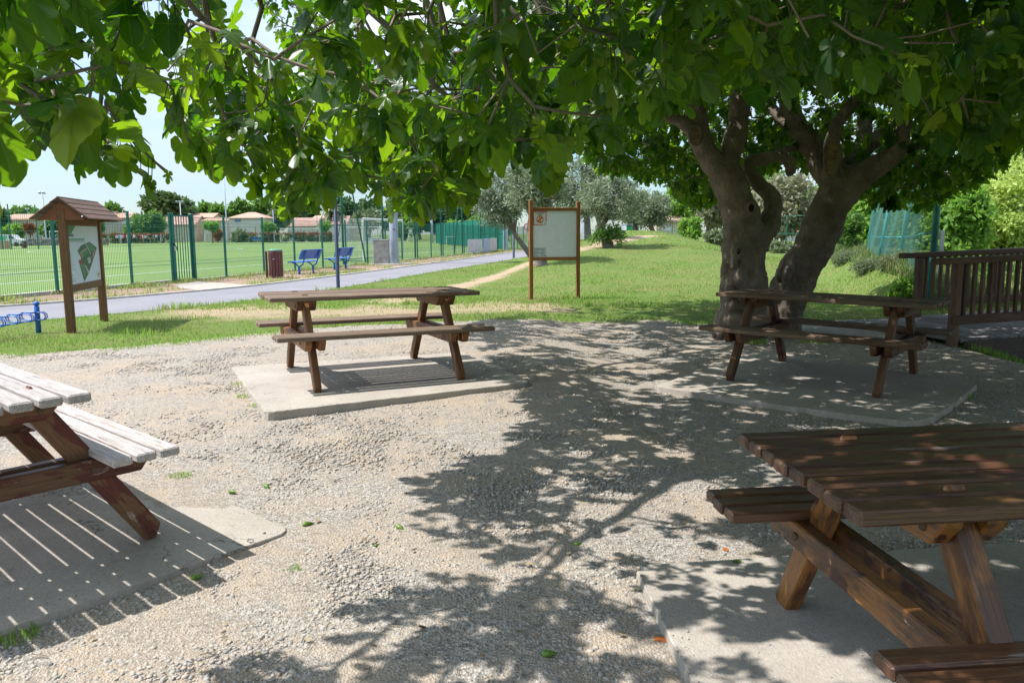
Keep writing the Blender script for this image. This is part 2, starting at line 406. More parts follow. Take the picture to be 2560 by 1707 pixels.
m = N('pitch_turf'); v = m.pos()
n1 = m.noise(v, 0.12, 4, 0.5); n2 = m.noise(v, 14, 4, 0.7)
c = m.mix(m.ramp(n1, 0.3, 0.7), (0.130, 0.208, 0.056), (0.178, 0.262, 0.082))
c = m.mix(m.ramp(n2, 0.2, 0.8), m.hsv(c, 0.5, 1, 0.78), m.hsv(c, 0.5, 1, 1.15))
M_PITCH = m.done(m.bsdf(c, 0.9, 0.15, m.bump(n2, 0.4, 0.02)))
M_WHITE = paint('white_paint', (0.72, 0.73, 0.74), 0.5, 0.3, 0.06)
M_KERB = paint('kerb_concrete', (0.50, 0.47, 0.41), 0.9, 0.15, 0.2, 9)

# terrain sheet, one grid to the horizon
def spaced(lo, hi, st, far, k=1.32):
    a = list(np.arange(lo, hi + 1e-6, st)); s = st
    while a[-1] < far: s *= k; a.append(a[-1] + s)
    s = st
    while a[0] > -far: s *= k; a.insert(0, a[0] - s)
    return np.array(a)
xs = spaced(-12, 16, 0.2, 1600); ys = spaced(7, 45, 0.2, 1600)
GX, GY = np.meshgrid(xs, ys); GZ = terrain(GX, GY)
GZ = GZ - 0.03 * inpoly(GX, GY, GRAVEL)
nx, ny = len(xs), len(ys)
ii = np.arange(nx * ny).reshape(ny, nx)
Fq = np.stack([ii[:-1, :-1], ii[:-1, 1:], ii[1:, 1:], ii[1:, :-1]], -1).reshape(-1, 4)
tag(np_mesh('ground', np.stack([GX, GY, GZ], -1).reshape(-1, 3), Fq, M_TERRAIN, None,
            {'bare': bare(GX, GY).ravel(), 'dry': dry(GX, GY).ravel()}, True), kind='structure')
# gravel area
cs = 0.07
gx = np.arange(-8, 10, cs); gy = np.arange(0.2, 12.6, cs)
X, Y = np.meshgrid(gx, gy)
wob = (vnoise(X, Y, 2.6, 31) - 0.5) * 0.5 + (vnoise(X, Y, 8, 32) - 0.5) * 0.25
ins = inpoly(X + wob, Y + wob * 0.8, GRAVEL)
ii = np.arange(X.size).reshape(X.shape); keep = ins[:-1, :-1]
Fq = np.stack([ii[:-1, :-1], ii[:-1, 1:], ii[1:, 1:], ii[1:, :-1]], -1)[keep]
used, inv = np.unique(Fq, return_inverse=True)
Zg = terrain(X, Y) + 0.006 + 0.012 * (vnoise(X, Y, 3.3, 40) - 0.5) + 0.008 * (vnoise(X, Y, 9, 41) - 0.5)
V = np.stack([X, Y, Zg], -1).reshape(-1, 3)[used]
tag(np_mesh('gravel_ground', V, inv.reshape(-1, 4), M_GRAVEL, None, None, True), kind='structure')

def sheet(name, poly, mat, z=0.006, step=None, kind='structure'):
    bm = bmesh.new()
    vs = [bm.verts.new((p[0], p[1], 0)) for p in poly]
    f = bm.faces.new(vs); bmesh.ops.triangulate(bm, faces=[f])
    if step:
        for _ in range(8):
            ed = [e for e in bm.edges if e.calc_length() > step]
            if not ed or len(bm.verts) > 30000: break
            bmesh.ops.subdivide_edges(bm, edges=ed, cuts=1); bmesh.ops.triangulate(bm, faces=bm.faces[:])
    bm.normal_update()
    for v_ in bm.verts: v_.co.z = th(v_.co.x, v_.co.y) + z
    me = bpy.data.meshes.new(name); bm.to_mesh(me); bm.free()
    me.update()
    if len(me.polygons) and me.polygons[0].normal.z < 0: me.flip_normals()
    return tag(link(name, me, mat), kind=kind)
def strip(name, A, B, mat, z=0.006, nsub=6, kind='structure', zfun=None):
    """ribbon between two lines with the same number of points"""
    V = []; F = []
    for a, b in zip(A, B):
        for k in range(nsub + 1):
            t = k / nsub; x = a[0] * (1 - t) + b[0] * t; y = a[1] * (1 - t) + b[1] * t
            V.append((x, y, th(x, y) + z))
    for i in range(len(A) - 1):
        for k in range(nsub): o = i * (nsub + 1) + k; F.append((o, o + 1, o + nsub + 2, o + nsub + 1))
    me = bpy.data.meshes.new(name); me.from_pydata(V, [], F); me.update()
    if me.polygons[0].normal.z < 0: me.flip_normals()
    return tag(link(name, me, mat), kind=kind)
def resample(pts, ys_):
    p = np.array(pts); return [(float(np.interp(y, p[:, 1], p[:, 0])), y) for y in ys_]
yy = np.concatenate([np.arange(9.2, 30, 0.7), np.arange(30, 70.1, 2.0)])
low = resample(PATH_LOW, yy); kb = resample(KERB, yy)
strip('path', low, kb, M_ASPHALT, 0.010, 8)
kb2 = [(x - 0.13, y) for x, y in kb]
fen = [(fence_x(y) - 0.1, y) for y in yy]
strip('verge', kb2, fen, M_VERGE, 0.006, 6)
kmb = MB()
for (a, b, c_, d_) in zip(kb[:-1], kb[1:], kb2[:-1], kb2[1:]):
    za = th(*a); zb = th(*b)
    vs = [Vector((a[0], a[1], za - .02)), Vector((b[0], b[1], zb - .02)), Vector((d_[0], d_[1], zb - .02)), Vector((c_[0], c_[1], za - .02))]
    up = Vector((0, 0, 0.065)); vs += [p + up for p in vs]
    kmb.add(vs, [(4, 5, 6, 7), (0, 1, 5, 4), (2, 3, 7, 6)])
tag(kmb.build('kerb', M_KERB), kind='structure')
gatep = [at(*DD(*q))[:2] for q in [(402, 655), (452, 647), (585, 656), (548, 662), (455, 667), (408, 662)]]
sheet('gate_pavement', gatep, M_SLAB, 0.012)
sheet('concrete_walkway', WALK, M_SLAB, 0.016, 0.4)

# football pitch
pitch = [fpt(a, b, 0.008) for a, b in [(-30, 0.3), (110, 0.3), (110, 76), (-30, 76)]]
pm = MB(); pm.poly(pitch); PITCH_O = tag(pm.build('pitch', M_PITCH), kind='structure')
if PITCH_O.data.polygons[0].normal.z < 0: PITCH_O.data.flip_normals()
PA, PB = 47.1, 36.9
def pline(pts, wd=0.12, z=0.014, closed=False, mat=None):
    mb = MB(); pts = [Vector((p[0], p[1], 0)) for p in pts]; n = len(pts); vs = []
    for i in range(n):
        if closed: t = pts[(i + 1) % n] - pts[i - 1]
        else: t = pts[min(i + 1, n - 1)] - pts[max(i - 1, 0)]
        t.normalize(); q = Vector((-t.y, t.x, 0)) * wd / 2
        vs += [pts[i] + q + Vector((0, 0, z)), pts[i] - q + Vector((0, 0, z))]
    fs = [(2 * i, 2 * i + 1, (2 * i + 3) % (2 * n), (2 * i + 2) % (2 * n)) for i in range(n if closed else n - 1)]
    mb.add(vs, fs); return mb.build('pitch_line', mat or M_WHITE, PITCH_O)
HW, HL = 32.2, 50.0
pline([fpt(PA - HL, PB - HW), fpt(PA + HL, PB - HW), fpt(PA + HL, PB + HW), fpt(PA - HL, PB + HW)], closed=True)
pline([fpt(PA, PB - HW), fpt(PA, PB + HW)], z=0.018)
pline([fpt(PA + 9.15 * math.cos(t), PB + 9.15 * math.sin(t)) for t in np.linspace(0, 2 * math.pi, 48, endpoint=False)], closed=True, z=0.022)
for sg in (-1, 1):
    pline([fpt(PA + sg * HL, PB - 20), fpt(PA + sg * (HL - 16.5), PB - 20), fpt(PA + sg * (HL - 16.5), PB + 20), fpt(PA + sg * HL, PB + 20)], z=0.020)
M_BLUELINE = paint('blue_line', (0.10, 0.25, 0.42), 0.6, 0.2, 0.05)
pline([fpt(-20, 9.2), fpt(100, 9.2)], 0.07, 0.024, mat=M_BLUELINE)
pline([fpt(4.2, PB - HW), fpt(4.2, PB + HW)], 0.07, 0.026, mat=M_BLUELINE)
pline([fpt(-2.0, 9.0), fpt(14, 11.0)], 0.1, 0.016)

# slabs under the tables
def slab(pts, top, depth=0.14):
    c = sum((Vector(p) for p in pts), Vector()) / len(pts)
    out = []; n = len(pts)
    for i in range(n):
        a = Vector(pts[i]); b = Vector(pts[(i + 1) % n]); k = max(2, int((b - a).length / 0.06))
        for j in range(k):
            p = a.lerp(b, j / k)
            if 0 < j: p = p + (c - p).normalized() * random.uniform(-0.002, 0.003)
            elif j == 0: p = p + (c - p).normalized() * 0.03
            out.append(p)
    m_ = len(out); mb = MB(); vs = []
    for ring, (ins_, z_) in enumerate([(-0.006, -depth), (-0.002, -0.03), (0.0, -0.004), (0.004, 0.0)]):
        for p in out:
            d = (c - p); d.z = 0; d.normalize()
            q = p + d * (ins_ + random.uniform(-0.002, 0.002))
            vs.append(Vector((q.x, q.y, p.z + z_ + (random.uniform(-0.001, 0.001) if ring in (1, 2) else 0))))
    fs = []
    for r_ in range(3):
        for i in range(m_): fs.append((r_ * m_ + i, r_ * m_ + (i + 1) % m_, (r_ + 1) * m_ + (i + 1) % m_, (r_ + 1) * m_ + i))
    fs.append(tuple(range(3 * m_, 4 * m_)))
    mb.add(vs, fs); o = mb.build('concrete_slab', M_SLAB); bm = bmesh.new(); bm.from_mesh(o.data); bmesh.ops.recalc_face_normals(bm, faces=bm.faces[:]); bm.to_mesh(o.data); bm.free()
    return tag(o, kind='structure')
SLAB_POLYS = []
def slab_px(pix, z):
    p = [at(*DD(*q), z) for q in pix]; SLAB_POLYS.append([(a.x, a.y) for a in p]); return slab(p, z)
TZ = [0.0742, 0.0032, -0.0414, -0.036]
slab_px([(530, 842), (610, 947), (1221, 877), (1062, 808)], TZ[0] - 0.004)
slab_px([(1502, 886), (1600, 902), (1850, 938), (2085, 968), (2135, 962), (2195, 925), (2247, 880), (1745, 803)], TZ[1] - 0.003)
K = at(*DD(672, 1217), TZ[2] - .004); e1 = Vector((-.745, .667, 0)); e2 = Vector((-.645, -.764, 0))
pc = [K, K + e1 * 2.9, K + e1 * 2.9 + e2 * 2.7, K + e2 * 2.7]; SLAB_POLYS.append([(a.x, a.y) for a in pc]); slab(pc, 0)
Kd = at(*DD(1455, 1297), TZ[3] - .006); Kr = at(*DD(2352, 1243), TZ[3] - .006); Kn = at(*DD(1592, 1567), TZ[3] - .006)
er = (Kr - Kd).normalized(); el_ = (Kn - Kd).normalized()
pd_ = [Kd, Kd + er * 3.2, Kd + er * 3.2 + el_ * 2.2, Kd + el_ * 2.2]; SLAB_POLYS.append([(a.x, a.y) for a in pd_]); slab(pd_, 0)

# ------------------------------------------------------------------ loose stones
def ico_base():
    bm = bmesh.new(); bmesh.ops.create_icosphere(bm, subdivisions=1, radius=1.0)
    V = np.array([v_.co[:] for v_ in bm.verts]); F = np.array([[v_.index for v_ in f.verts] for f in bm.faces]); bm.free(); return V, F
def rot_mats(n, full=True):
    q = RNG.normal(size=(n, 4)); q /= np.linalg.norm(q, axis=1, keepdims=True); a, b, c_, d_ = q.T
    return np.stack([1 - 2 * (c_ * c_ + d_ * d_), 2 * (b * c_ - a * d_), 2 * (b * d_ + a * c_), 2 * (b * c_ + a * d_), 1 - 2 * (b * b + d_ * d_), 2 * (c_ * d_ - a * b), 2 * (b * d_ - a * c_), 2 * (c_ * d_ + a * b), 1 - 2 * (b * b + c_ * c_)], -1).reshape(n, 3, 3)
IV, IF = ico_base()
OV = np.array([(1, 0, 0), (-1, 0, 0), (0, 1, 0), (0, -1, 0), (0, 0, 1), (0, 0, -1)], float)
OF = np.array([(0, 2, 4), (2, 1, 4), (1, 3, 4), (3, 0, 4), (2, 0, 5), (1, 2, 5), (3, 1, 5), (0, 3, 5)])
def stones(name, n, ylo, yhi, smin, smax, BV, BF, spread=0.72):
    y = ylo + (yhi - ylo) * RNG.random(n); x = (RNG.random(n) * 2 - 1) * spread * y
    k = inpoly(x, y, GRAVEL)
    for sp_ in SLAB_POLYS: k &= ~(inpoly(x, y, sp_) & (RNG.random(n) > 0.010 + 0.16 * np.exp(-dline(x, y, sp_ + sp_[:1]) / 0.045)))
    dens = vnoise(x, y, 1.2, 50) * 0.6 + vnoise(x, y, 4.0, 51) * 0.4
    k &= RNG.random(n) < np.clip(0.30 + 1.5 * (dens - 0.32), 0.12, 1)
    x = x[k]; y = y[k]; n = len(x)
    s = smin + (smax - smin) * RNG.random(n) ** 4.0
    onslab = np.zeros(n, bool); zs = terrain(x, y) + 0.004
    for sp_, tz in zip(SLAB_POLYS, TZ):
        q = inpoly(x, y, sp_); onslab |= q; zs = np.where(q, tz - 0.004, zs)
    s = np.where(onslab, s * 0.6, s)
    sc = np.stack([s, s * (0.5 + 0.45 * RNG.random(n)), s * (0.30 + 0.40 * RNG.random(n))], -1) * 0.5
    jit = 1 + 0.95 * (RNG.random((n, len(BV), 1)) - 0.5)
    vv = BV[None] * jit * sc[:, None, :]
    tl = (RNG.random(n) - 0.5) * 0.9; az = RNG.random(n) * 6.283
    ct, st_ = np.cos(tl), np.sin(tl); ca, sa = np.cos(az), np.sin(az); o = np.zeros(n); l1 = np.ones(n)
    Rt = np.stack([l1, o, o, o, ct, -st_, o, st_, ct], -1).reshape(n, 3, 3)
    Rz = np.stack([ca, -sa, o, sa, ca, o, o, o, l1], -1).reshape(n, 3, 3)
    vv = np.einsum('nij,nkj->nki', Rz @ Rt, vv)
    vv += np.stack([x, y, zs + sc[:, 2] * 0.12], -1)[:, None, :]
    F = (BF[None] + (np.arange(n) * len(BV))[:, None, None]).reshape(-1, 3)
    tint = np.repeat(np.clip(RNG.beta(2.2, 1.9, n) , 0, 1), len(BV))
    return vv.reshape(-1, 3), F, tint
parts_ = [stones('a', 120000, 1.9, 4.2, 0.005, 0.028, IV, IF), stones('b', 130000, 4.0, 7.5, 0.007, 0.038, OV, OF), stones('c', 100000, 7.2, 12.4, 0.010, 0.040, OV, OF)]
Vs = []; Fs = []; Ts = []; b0 = 0
for V, F, T in parts_: Vs.append(V); Fs.append(F + b0); Ts.append(T); b0 += len(V)
tag(np_mesh('gravel', np.concatenate(Vs), np.concatenate(Fs), M_STONE, None, {'tint': np.concatenate(Ts)}), kind='stuff',
    label='loose grey and beige gravel stones over the trodden ground', cat='gravel')
# ================================================================== GRASS
M_GRASS = leafmat('grass_blade', (0.10, 0.225, 0.030), (0.28, 0.40, 0.095), (0.36, 0.58, 0.09), 0.42, 0.6, 0.2)
M_STRAW = leafmat('straw_blade', (0.22, 0.25, 0.09), (0.48, 0.41, 0.22), (0.45, 0.42, 0.2), 0.35, 0.7, 0.2)
M_BANK = leafmat('bank_grass', (0.05, 0.11, 0.025), (0.20, 0.27, 0.10), (0.20, 0.32, 0.07), 0.35, 0.6, 0.2)
def blades(name, x, y, hgt, wid, mat, lean=0.5, label=None, cat='grass', z0=None):
    n = len(x); z = terrain(x, y) if z0 is None else z0
    az = RNG.random(n) * 6.283; d = np.stack([np.cos(az), np.sin(az), np.zeros(n)], -1)
    sd_ = np.stack([-np.sin(az), np.cos(az), np.zeros(n)], -1)
    ln = lean * RNG.random(n)[:, None]; base = np.stack([x, y, z - 0.005], -1); up = np.array([0, 0, 1.0])
    w_ = wid[:, None]; h_ = hgt[:, None]
    a = base - sd_ * w_ / 2; b = base + sd_ * w_ / 2
    mid = base + up * h_ * 0.6 + d * h_ * ln * 0.35
    c = mid + sd_ * w_ * 0.38; e = mid - sd_ * w_ * 0.38
    t = base + up * h_ * (1 - 0.25 * ln) + d * h_ * ln
    V = np.stack([a, b, c, e, t], 1).reshape(-1, 3); o = np.arange(n)[:, None] * 5
    F = np.concatenate([o + np.array([0, 1, 2]), o + np.array([0, 2, 3]), o + np.array([3, 2, 4])], 1).reshape(-1, 3)
    r = np.repeat(RNG.random(n), 5)
    ob = np_mesh(name, V, F, mat, None, {'rnd': r})
    if label: tag(ob, label, cat, kind='stuff')
    return ob
def grass_ok(x, y):
    k = ~inpoly(x, y, GRAVEL) & ~inpoly(x, y, PATHPOLY) & ~inpoly(x, y, WALK)
    kx = np.interp(y, [p[1] for p in kb], [p[0] for p in kb]); k &= x > kx
    k &= ~((x > 5.3) & (y < 12.6) & (y > 8.9) & (x > 6.9 - 0 * y))
    return k
def scatter(n, ylo, yhi, xl, xr, p=1.4):
    y = ylo + (yhi - ylo) * RNG.random(n) ** p
    x = xl(y) + (xr(y) - xl(y)) * RNG.random(n); return x, y
gx_, gy_, gh_, gw_ = [], [], [], []
for (n, a, b, hs, ws) in [(140000, 8.2, 16, 0.034, 0.008), (160000, 14, 30, 0.036, 0.015), (70000, 28, 62, 0.045, 0.035)]:
    x, y = scatter(n, a, b, lambda y: -0.70 * y - 0.3, lambda y: 0.62 * y, 1.25)
    k = grass_ok(x, y) & (RNG.random(n) < 1 - 0.97 * bare(x, y))
    k &= RNG.random(n) < 0.30 + 0.9 * vnoise(x, y, 1.6, 60)
    x, y = x[k], y[k]
    tall = 0.6 + 1.3 * vnoise(x, y, 1.1, 61) ** 2 + 2.0 * np.clip(vnoise(x, y, 3.5, 62) - .72, 0, 1) * 4 * (1 - sstep(10, 30, y))
    edge = dline(x, y, PATH_LOW); tall *= 1 + 0.8 * (1 - sstep(0.1, 0.6, edge))
    gx_.append(x); gy_.append(y); gh_.append(hs * tall * (0.6 + 0.8 * RNG.random(len(x)))); gw_.append(ws * (0.7 + 0.6 * RNG.random(len(x))))
x = np.concatenate(gx_); y = np.concatenate(gy_); hh = np.concatenate(gh_); ww = np.concatenate(gw_)
dryk = RNG.random(len(x)) < np.clip(dry(x, y) * 0.55 + 0.05, 0, 0.7)
blades('grass', x[~dryk], y[~dryk], hh[~dryk], ww[~dryk], M_GRASS, 0.7, 'short green lawn grass on the strip and the mound')
blades('dry_grass', x[dryk], y[dryk], hh[dryk] * 0.9, ww[dryk], M_STRAW, 0.9, 'yellowed dry grass blades mixed into the lawn')
# ragged grass edge creeping into the gravel
ep = np.array(smooth_line([p for p in GRAVEL[1:18]], 8)); n = 9000; i_ = RNG.integers(0, len(ep) - 1, n); t_ = RNG.random(n)[:, None]; q_ = ep[i_] * (1 - t_) + ep[i_ + 1] * t_
x = q_[:, 0] + RNG.normal(size=n) * .13; y = q_[:, 1] - np.abs(RNG.normal(size=n)) * .16; k = (RNG.random(n) < np.clip(2.4 * (vnoise(x, y, 1.7, 64) - .35), .02, 1)) & ~inpoly(x, y, WALK); x, y = x[k], y[k]
blades('edge_grass', x, y, .02 + .05 * RNG.random(len(x)), np.full(len(x), .008), M_GRASS, 1.1, 'ragged tufts of grass creeping over the gravel edge')
# verge weeds along the kerb and the fence foot
n = 26000; y = 14 + 50 * RNG.random(n) ** 1.7; t = RNG.random(n)
kx = np.interp(y, [p[1] for p in kb2], [p[0] for p in kb2]); fx = fence_x(y) - 0.05
side = RNG.random(n); t = np.where(side < 0.45, 1 - 0.22 * RNG.random(n) ** 1.5, np.where(side < 0.6, 0.12 * RNG.random(n), t))
x = kx + (fx - kx) * t; k = RNG.random(n) < np.clip(2.2 * (vnoise(x, y, 1.3, 70) - 0.38), 0.02, 1) * np.where(t > 0.75, 1.4, 1)
k &= ~inpoly(x, y, [tuple(p) for p in gatep])
x, y = x[k], y[k]; h0 = (0.05 + 0.10 * RNG.random(len(x))) * (0.6 + vnoise(x, y, 2, 71)); q = RNG.random(len(x)) < 0.5
blades('verge_grass', x[q], y[q], h0[q], np.full(q.sum(), 0.02), M_GRASS, 0.8, 'patchy green weeds along the fence foot')
blades('verge_straw', x[~q], y[~q], h0[~q], np.full((~q).sum(), 0.02), M_STRAW, 1.0, 'dry straw on the verge beside the kerb')
# tall grass on the bank by the ball cage
n = 30000; y = 12.4 + 14 * RNG.random(n); c0 = 8.3 + 0.23 * (y - 16); x = c0 + np.abs(RNG.normal(size=n)) * 1.0 - 0.75
k = (RNG.random(n) < 0.25 + vnoise(x, y, 0.9, 80)) & (y > 13.0); x, y = x[k], y[k]
h0 = (0.09 + 0.20 * RNG.random(len(x))) * (0.4 + 1.0 * vnoise(x, y, 0.8, 81)); q = RNG.random(len(x)) < 0.78
blades('tall_grass', x[q], y[q], h0[q], np.full(q.sum(), 0.014), M_BANK, 0.8, 'tall rough green grass on the bank by the netting')
blades('tall_straw', x[~q], y[~q], h0[~q], np.full((~q).sum(), 0.013), M_STRAW, 0.9, 'tall pale dry grass on the bank by the netting')
# ditch grass beside the bridge
n = 60000; x = 5.25 + 4.2 * RNG.random(n); y = 6.6 + 3.6 * RNG.random(n)
k = ~inpoly(x, y, GRAVEL) & (y < 9.45 + 0.2 * (x - 5.4)) & (RNG.random(n) < 0.9 - 0.5 * vnoise(x, y, 2, 90)); x, y = x[k], y[k]
blades('ditch_grass', x, y, 0.04 + 0.12 * RNG.random(len(x)), np.full(len(x), 0.009), M_GRASS, 0.8, 'bright green grass in the ditch in front of the footbridge')
# meadow beyond the bridge
n = 26000; x = 7 + 22 * RNG.random(n); y = 13 + 22 * RNG.random(n); k = (x > 0.36 * y) & (x > 9.4 + 0.23 * (y - 16)); x, y = x[k], y[k]
blades('meadow_grass', x, y, 0.10 + 0.30 * RNG.random(len(x)) * vnoise(x, y, 0.5, 91), np.full(len(x), 0.03), M_BANK, 0.7, 'overgrown grass beyond the wooden footbridge')
# weed tufts against the slabs and in the gravel
def weed(px, r, n, hgt, z=None, label=''):
    p = hit(*DD(*px))
    a = RNG.random(n) * 6.283; d = r * np.sqrt(RNG.random(n)); x = p.x + np.cos(a) * d; y = p.y + np.sin(a) * d * 0.8
    ob = blades('weed', x, y, hgt * (0.4 + 0.8 * RNG.random(n)), np.full(n, 0.006), M_GRASS, 1.3, None, z0=np.full(n, p.z))
    return tag(ob, label, 'weed')
for px, r, n, hg, lb in [((548, 885), .07, 60, .05, 'weed tuft at the left edge of the central slab, farthest back'), ((566, 915), .10, 120, .05, 'spreading yellowish weed beside the left edge of the central slab'),
        ((588, 935), .06, 70, .05, 'small weed at the near left corner of the central slab'), ((975, 914), .10, 130, .06, 'leafy weed in front of the middle of the central slab'),
        ((1168, 890), .11, 160, .06, 'leafy weed near the right corner of the central slab'), ((415, 1098), .07, 90, .05, 'low weed beside the far edge of the left slab'),
        ((672, 1313), .035, 50, .035, 'little weed alone in the open gravel'), ((22, 1470), .10, 200, .06, 'green weed clump at the bottom left corner'),
        ((1548, 897), .08, 90, .05, 'weed at the left tip of the slab below the fig tree'), ((1735, 790), .16, 200, .10, 'grass tuft at the foot of the fig trunk'),
        ((1870, 788), .2, 240, .08, 'grass tuft behind the bench of the right rear table'), ((2130, 960), .12, 120, .06, 'weed at the right near corner of the rear right slab'),
        ((2200, 915), .12, 120, .08, 'dry tuft along the right end of the rear right slab'), ((1470, 1362), .03, 26, .04, 'sprig between gravel and the near right slab')]:
    weed(px, r, n, hg, label=lb)

# twigs and dry bits strewn over the gravel
n = 420; y = 2.1 + 9 * RNG.random(n) ** 1.3; x = (RNG.random(n) * 2 - 1) * 0.66 * y
k = inpoly(x, y, GRAVEL) & ((x > -1.2) | (RNG.random(n) < .35))
for sp_ in SLAB_POLYS: k &= ~inpoly(x, y, sp_)
x, y = x[k], y[k]; lit = MB()
for a, b in zip(x, y):
    t = random.random() * 6.283; L_ = random.uniform(.012, .07); z = th(a, b) + .018; c = Vector((a, b, z)); d = Vector((math.cos(t), math.sin(t), random.uniform(-.1, .1))) * L_ / 2; e = Vector((-d.y, d.x, random.uniform(-.01, .01))) * .12
    lit.tube([c - d, c + e * .6, c + d], random.uniform(.0008, .0022), 4)
for a, b in zip(x[:150], y[:150]):
    t = random.random() * 6.283; s_ = random.uniform(.008, .022); a += random.uniform(-.3, .3); c = Vector((a, b, th(a, b) + .022)); u = Vector((math.cos(t), math.sin(t), random.uniform(-.4, .4))) * s_; v_ = Vector((-math.sin(t), math.cos(t), random.uniform(-.4, .4))) * s_ * .6
    lit.add([c - u, c + v_, c + u, c - v_], [(0, 1, 2), (0, 2, 3)])
tag(lit.build('litter', leafmat('dry_litter', (.10, .065, .035), (.46, .36, .20), (.3, .2, .1), .1)), 'dry twigs and leaf crumbs strewn over the gravel', 'litter', kind='stuff')
# ================================================================== PICNIC TABLES
TL, TW, TT = 1.864, 0.79, 0.038
HB, BO, BI, FA, FSP = 0.455, 0.728, 0.448, 0.704, 0.624
PLW = 0.083; PGAP = (TW - 8 * PLW) / 7
def picnic_table(pose, tilt, mt, mb_, mbeam, label, end_jit=0.006):
    x, y, a, z = pose; tu, tv = tilt
    r = empty('picnic_table', (x, y, z), 0, label, 'picnic table', 'weathered wooden picnic tables around the fig tree')
    r.rotation_euler = (tv, -tu, a)
    m = MB()
    for i in range(8):
        yy_ = -TW / 2 + PLW / 2 + i * (PLW + PGAP); dz = random.uniform(-0.002, 0.002)
        M = Matrix.Rotation(random.uniform(-0.002, 0.002), 4, 'Z')
        m.box((random.uniform(-1, 1) * end_jit, yy_, 0.75 - TT / 2 + dz), (TL, PLW, TT), 0.007, M)
    m.build('tabletop', mt, r)
    bw = (BO - BI - 0.034) / 3
    for sg in (-1, 1):
        m = MB()
        for i in range(3):
            yy_ = sg * (BI + bw / 2 + i * (bw + 0.017))
            m.box((random.uniform(-1, 1) * end_jit * 1.4, yy_, HB - TT / 2 + random.uniform(-.002, .002)), (TL, bw, TT), 0.007)
        m.build('bench_seat', mb_, r)
    for ex in (-1, 1):
        X = ex * FSP
        for sg in (-1, 1):
            foot = Vector((X, sg * FA * 1.0, -0.012)); top = Vector((X, sg * 0.235, 0.75 - TT))
            d = top - foot; Ln = d.length; ang = math.atan2(d.z, d.y)
            m = MB()
            # leg in its own frame: X along the leg, ends cut level
            hw = 0.048; dx = hw / math.tan(abs(ang)) if sg < 0 else -hw / math.tan(math.pi - ang) * -1
            sl = hw * (d.y / d.z) 
            vs = []
            for t_ in (-0.0285, 0.0285):
                for (u, w_) in ((0 + sl, -hw), (Ln + sl, -hw), (Ln - sl, hw), (0 - sl, hw)): vs.append(Vector((u, t_, w_)))
            # small chamfer through an inner ring
            fs = [(0, 1, 2, 3), (7, 6, 5, 4), (0, 4, 5, 1), (1, 5, 6, 2), (2, 6, 7, 3), (3, 7, 4, 0)]
            bm = bmesh.new(); bv = [bm.verts.new(p) for p in vs]; [bm.faces.new([bv[i] for i in f]) for f in fs]
            bmesh.ops.recalc_face_normals(bm, faces=bm.faces[:]); bmesh.ops.bevel(bm, geom=bm.edges[:], offset=0.006, segments=1, affect='EDGES')
            me = bpy.data.meshes.new('leg'); bm.to_mesh(me); bm.free()
            rr = random.random(); q = me.attributes.new('rnd', 'FLOAT', 'POINT'); q.data.foreach_set('value', np.full(len(me.vertices), rr, np.float32))
            o = link('leg', me, mbeam, r)
            ux = d.normalized(); uy = Vector((1, 0, 0)); uz = ux.cross(uy)
            o.matrix_local = Matrix(((ux.x, uy.x, uz.x, foot.x), (ux.y, uy.y, uz.y, foot.y), (ux.z, uy.z, uz.z, foot.z), (0, 0, 0, 1)))
        for off in (-0.056, 0.056):
            for (nm, hl, zt, hh_, cutx) in (('top_beam', TW / 2 - 0.045, 0.75 - TT - 0.001, 0.088, 0.06), ('seat_beam', BO - 0.035, HB - TT - 0.001, 0.092, 0.05)):
                m = MB(); bm = bmesh.new()
                prof = [(-hl, 0), (-hl, -0.025), (-hl + cutx, -hh_), (hl - cutx, -hh_), (hl, -0.025), (hl, 0)]
                b0 = [bm.verts.new((u, -0.0265, w_)) for u, w_ in prof]; b1 = [bm.verts.new((u, 0.0265, w_)) for u, w_ in prof]; k = len(prof)
                bm.faces.new(b0); bm.faces.new(b1[::-1])
                for i in range(k): bm.faces.new([b0[i], b1[i], b1[(i + 1) % k], b0[(i + 1) % k]])
                bmesh.ops.recalc_face_normals(bm, faces=bm.faces[:]); bmesh.ops.bevel(bm, geom=bm.edges[:], offset=0.005, segments=1, affect='EDGES')
                me = bpy.data.meshes.new(nm); bm.to_mesh(me); bm.free()
                q = me.attributes.new('rnd', 'FLOAT', 'POINT'); q.data.foreach_set('value', np.full(len(me.vertices), random.random(), np.float32))
                o = link(nm, me, mbeam, r); o.matrix_local = Matrix.Translation((X + off, 0, zt)) @ Matrix.Rotation(math.pi / 2, 4, 'Z')
    for ex in (-1, 1):
        for sg in (-1, 1):
            for (yy_, zz_) in ((sg * 0.27, 0.665), (sg * 0.445, 0.37)):
                m = MB(); m.tube([(ex * (FSP + 0.0835), yy_, zz_), (ex * (FSP + 0.089), yy_, zz_)], [0.015, 0.012], 10); m.build('bolt', M_BOLT, r)
    return r
M_BOLT = paint('rusty_bolt', (.12, .07, .045), .6, .4, .3, 40)
GREY = (0.27, 0.195, 0.145); BROWN = (0.085, 0.042, 0.022); OCHRE = (0.33, 0.135, 0.030); MAROON = (0.060, 0.012, 0.012); BLEACH = (0.54, 0.485, 0.465)
W_A_top = woodmat('wood_grey_weathered', [GREY, ((0.17, 0.10, 0.065), 0.52, 0.16, 5, 5)], (0.55, 1.05), 0.75, 0.2)
W_A_beam = woodmat('wood_brown_stained', [(0.20, 0.088, 0.036), ((0.28, 0.13, 0.05), 0.47, 0.12, 9, 4), ((0.05, 0.02, 0.015), 0.6, 0.1, 6, 5)], (0.6, 1.0), 0.55, 0.35)
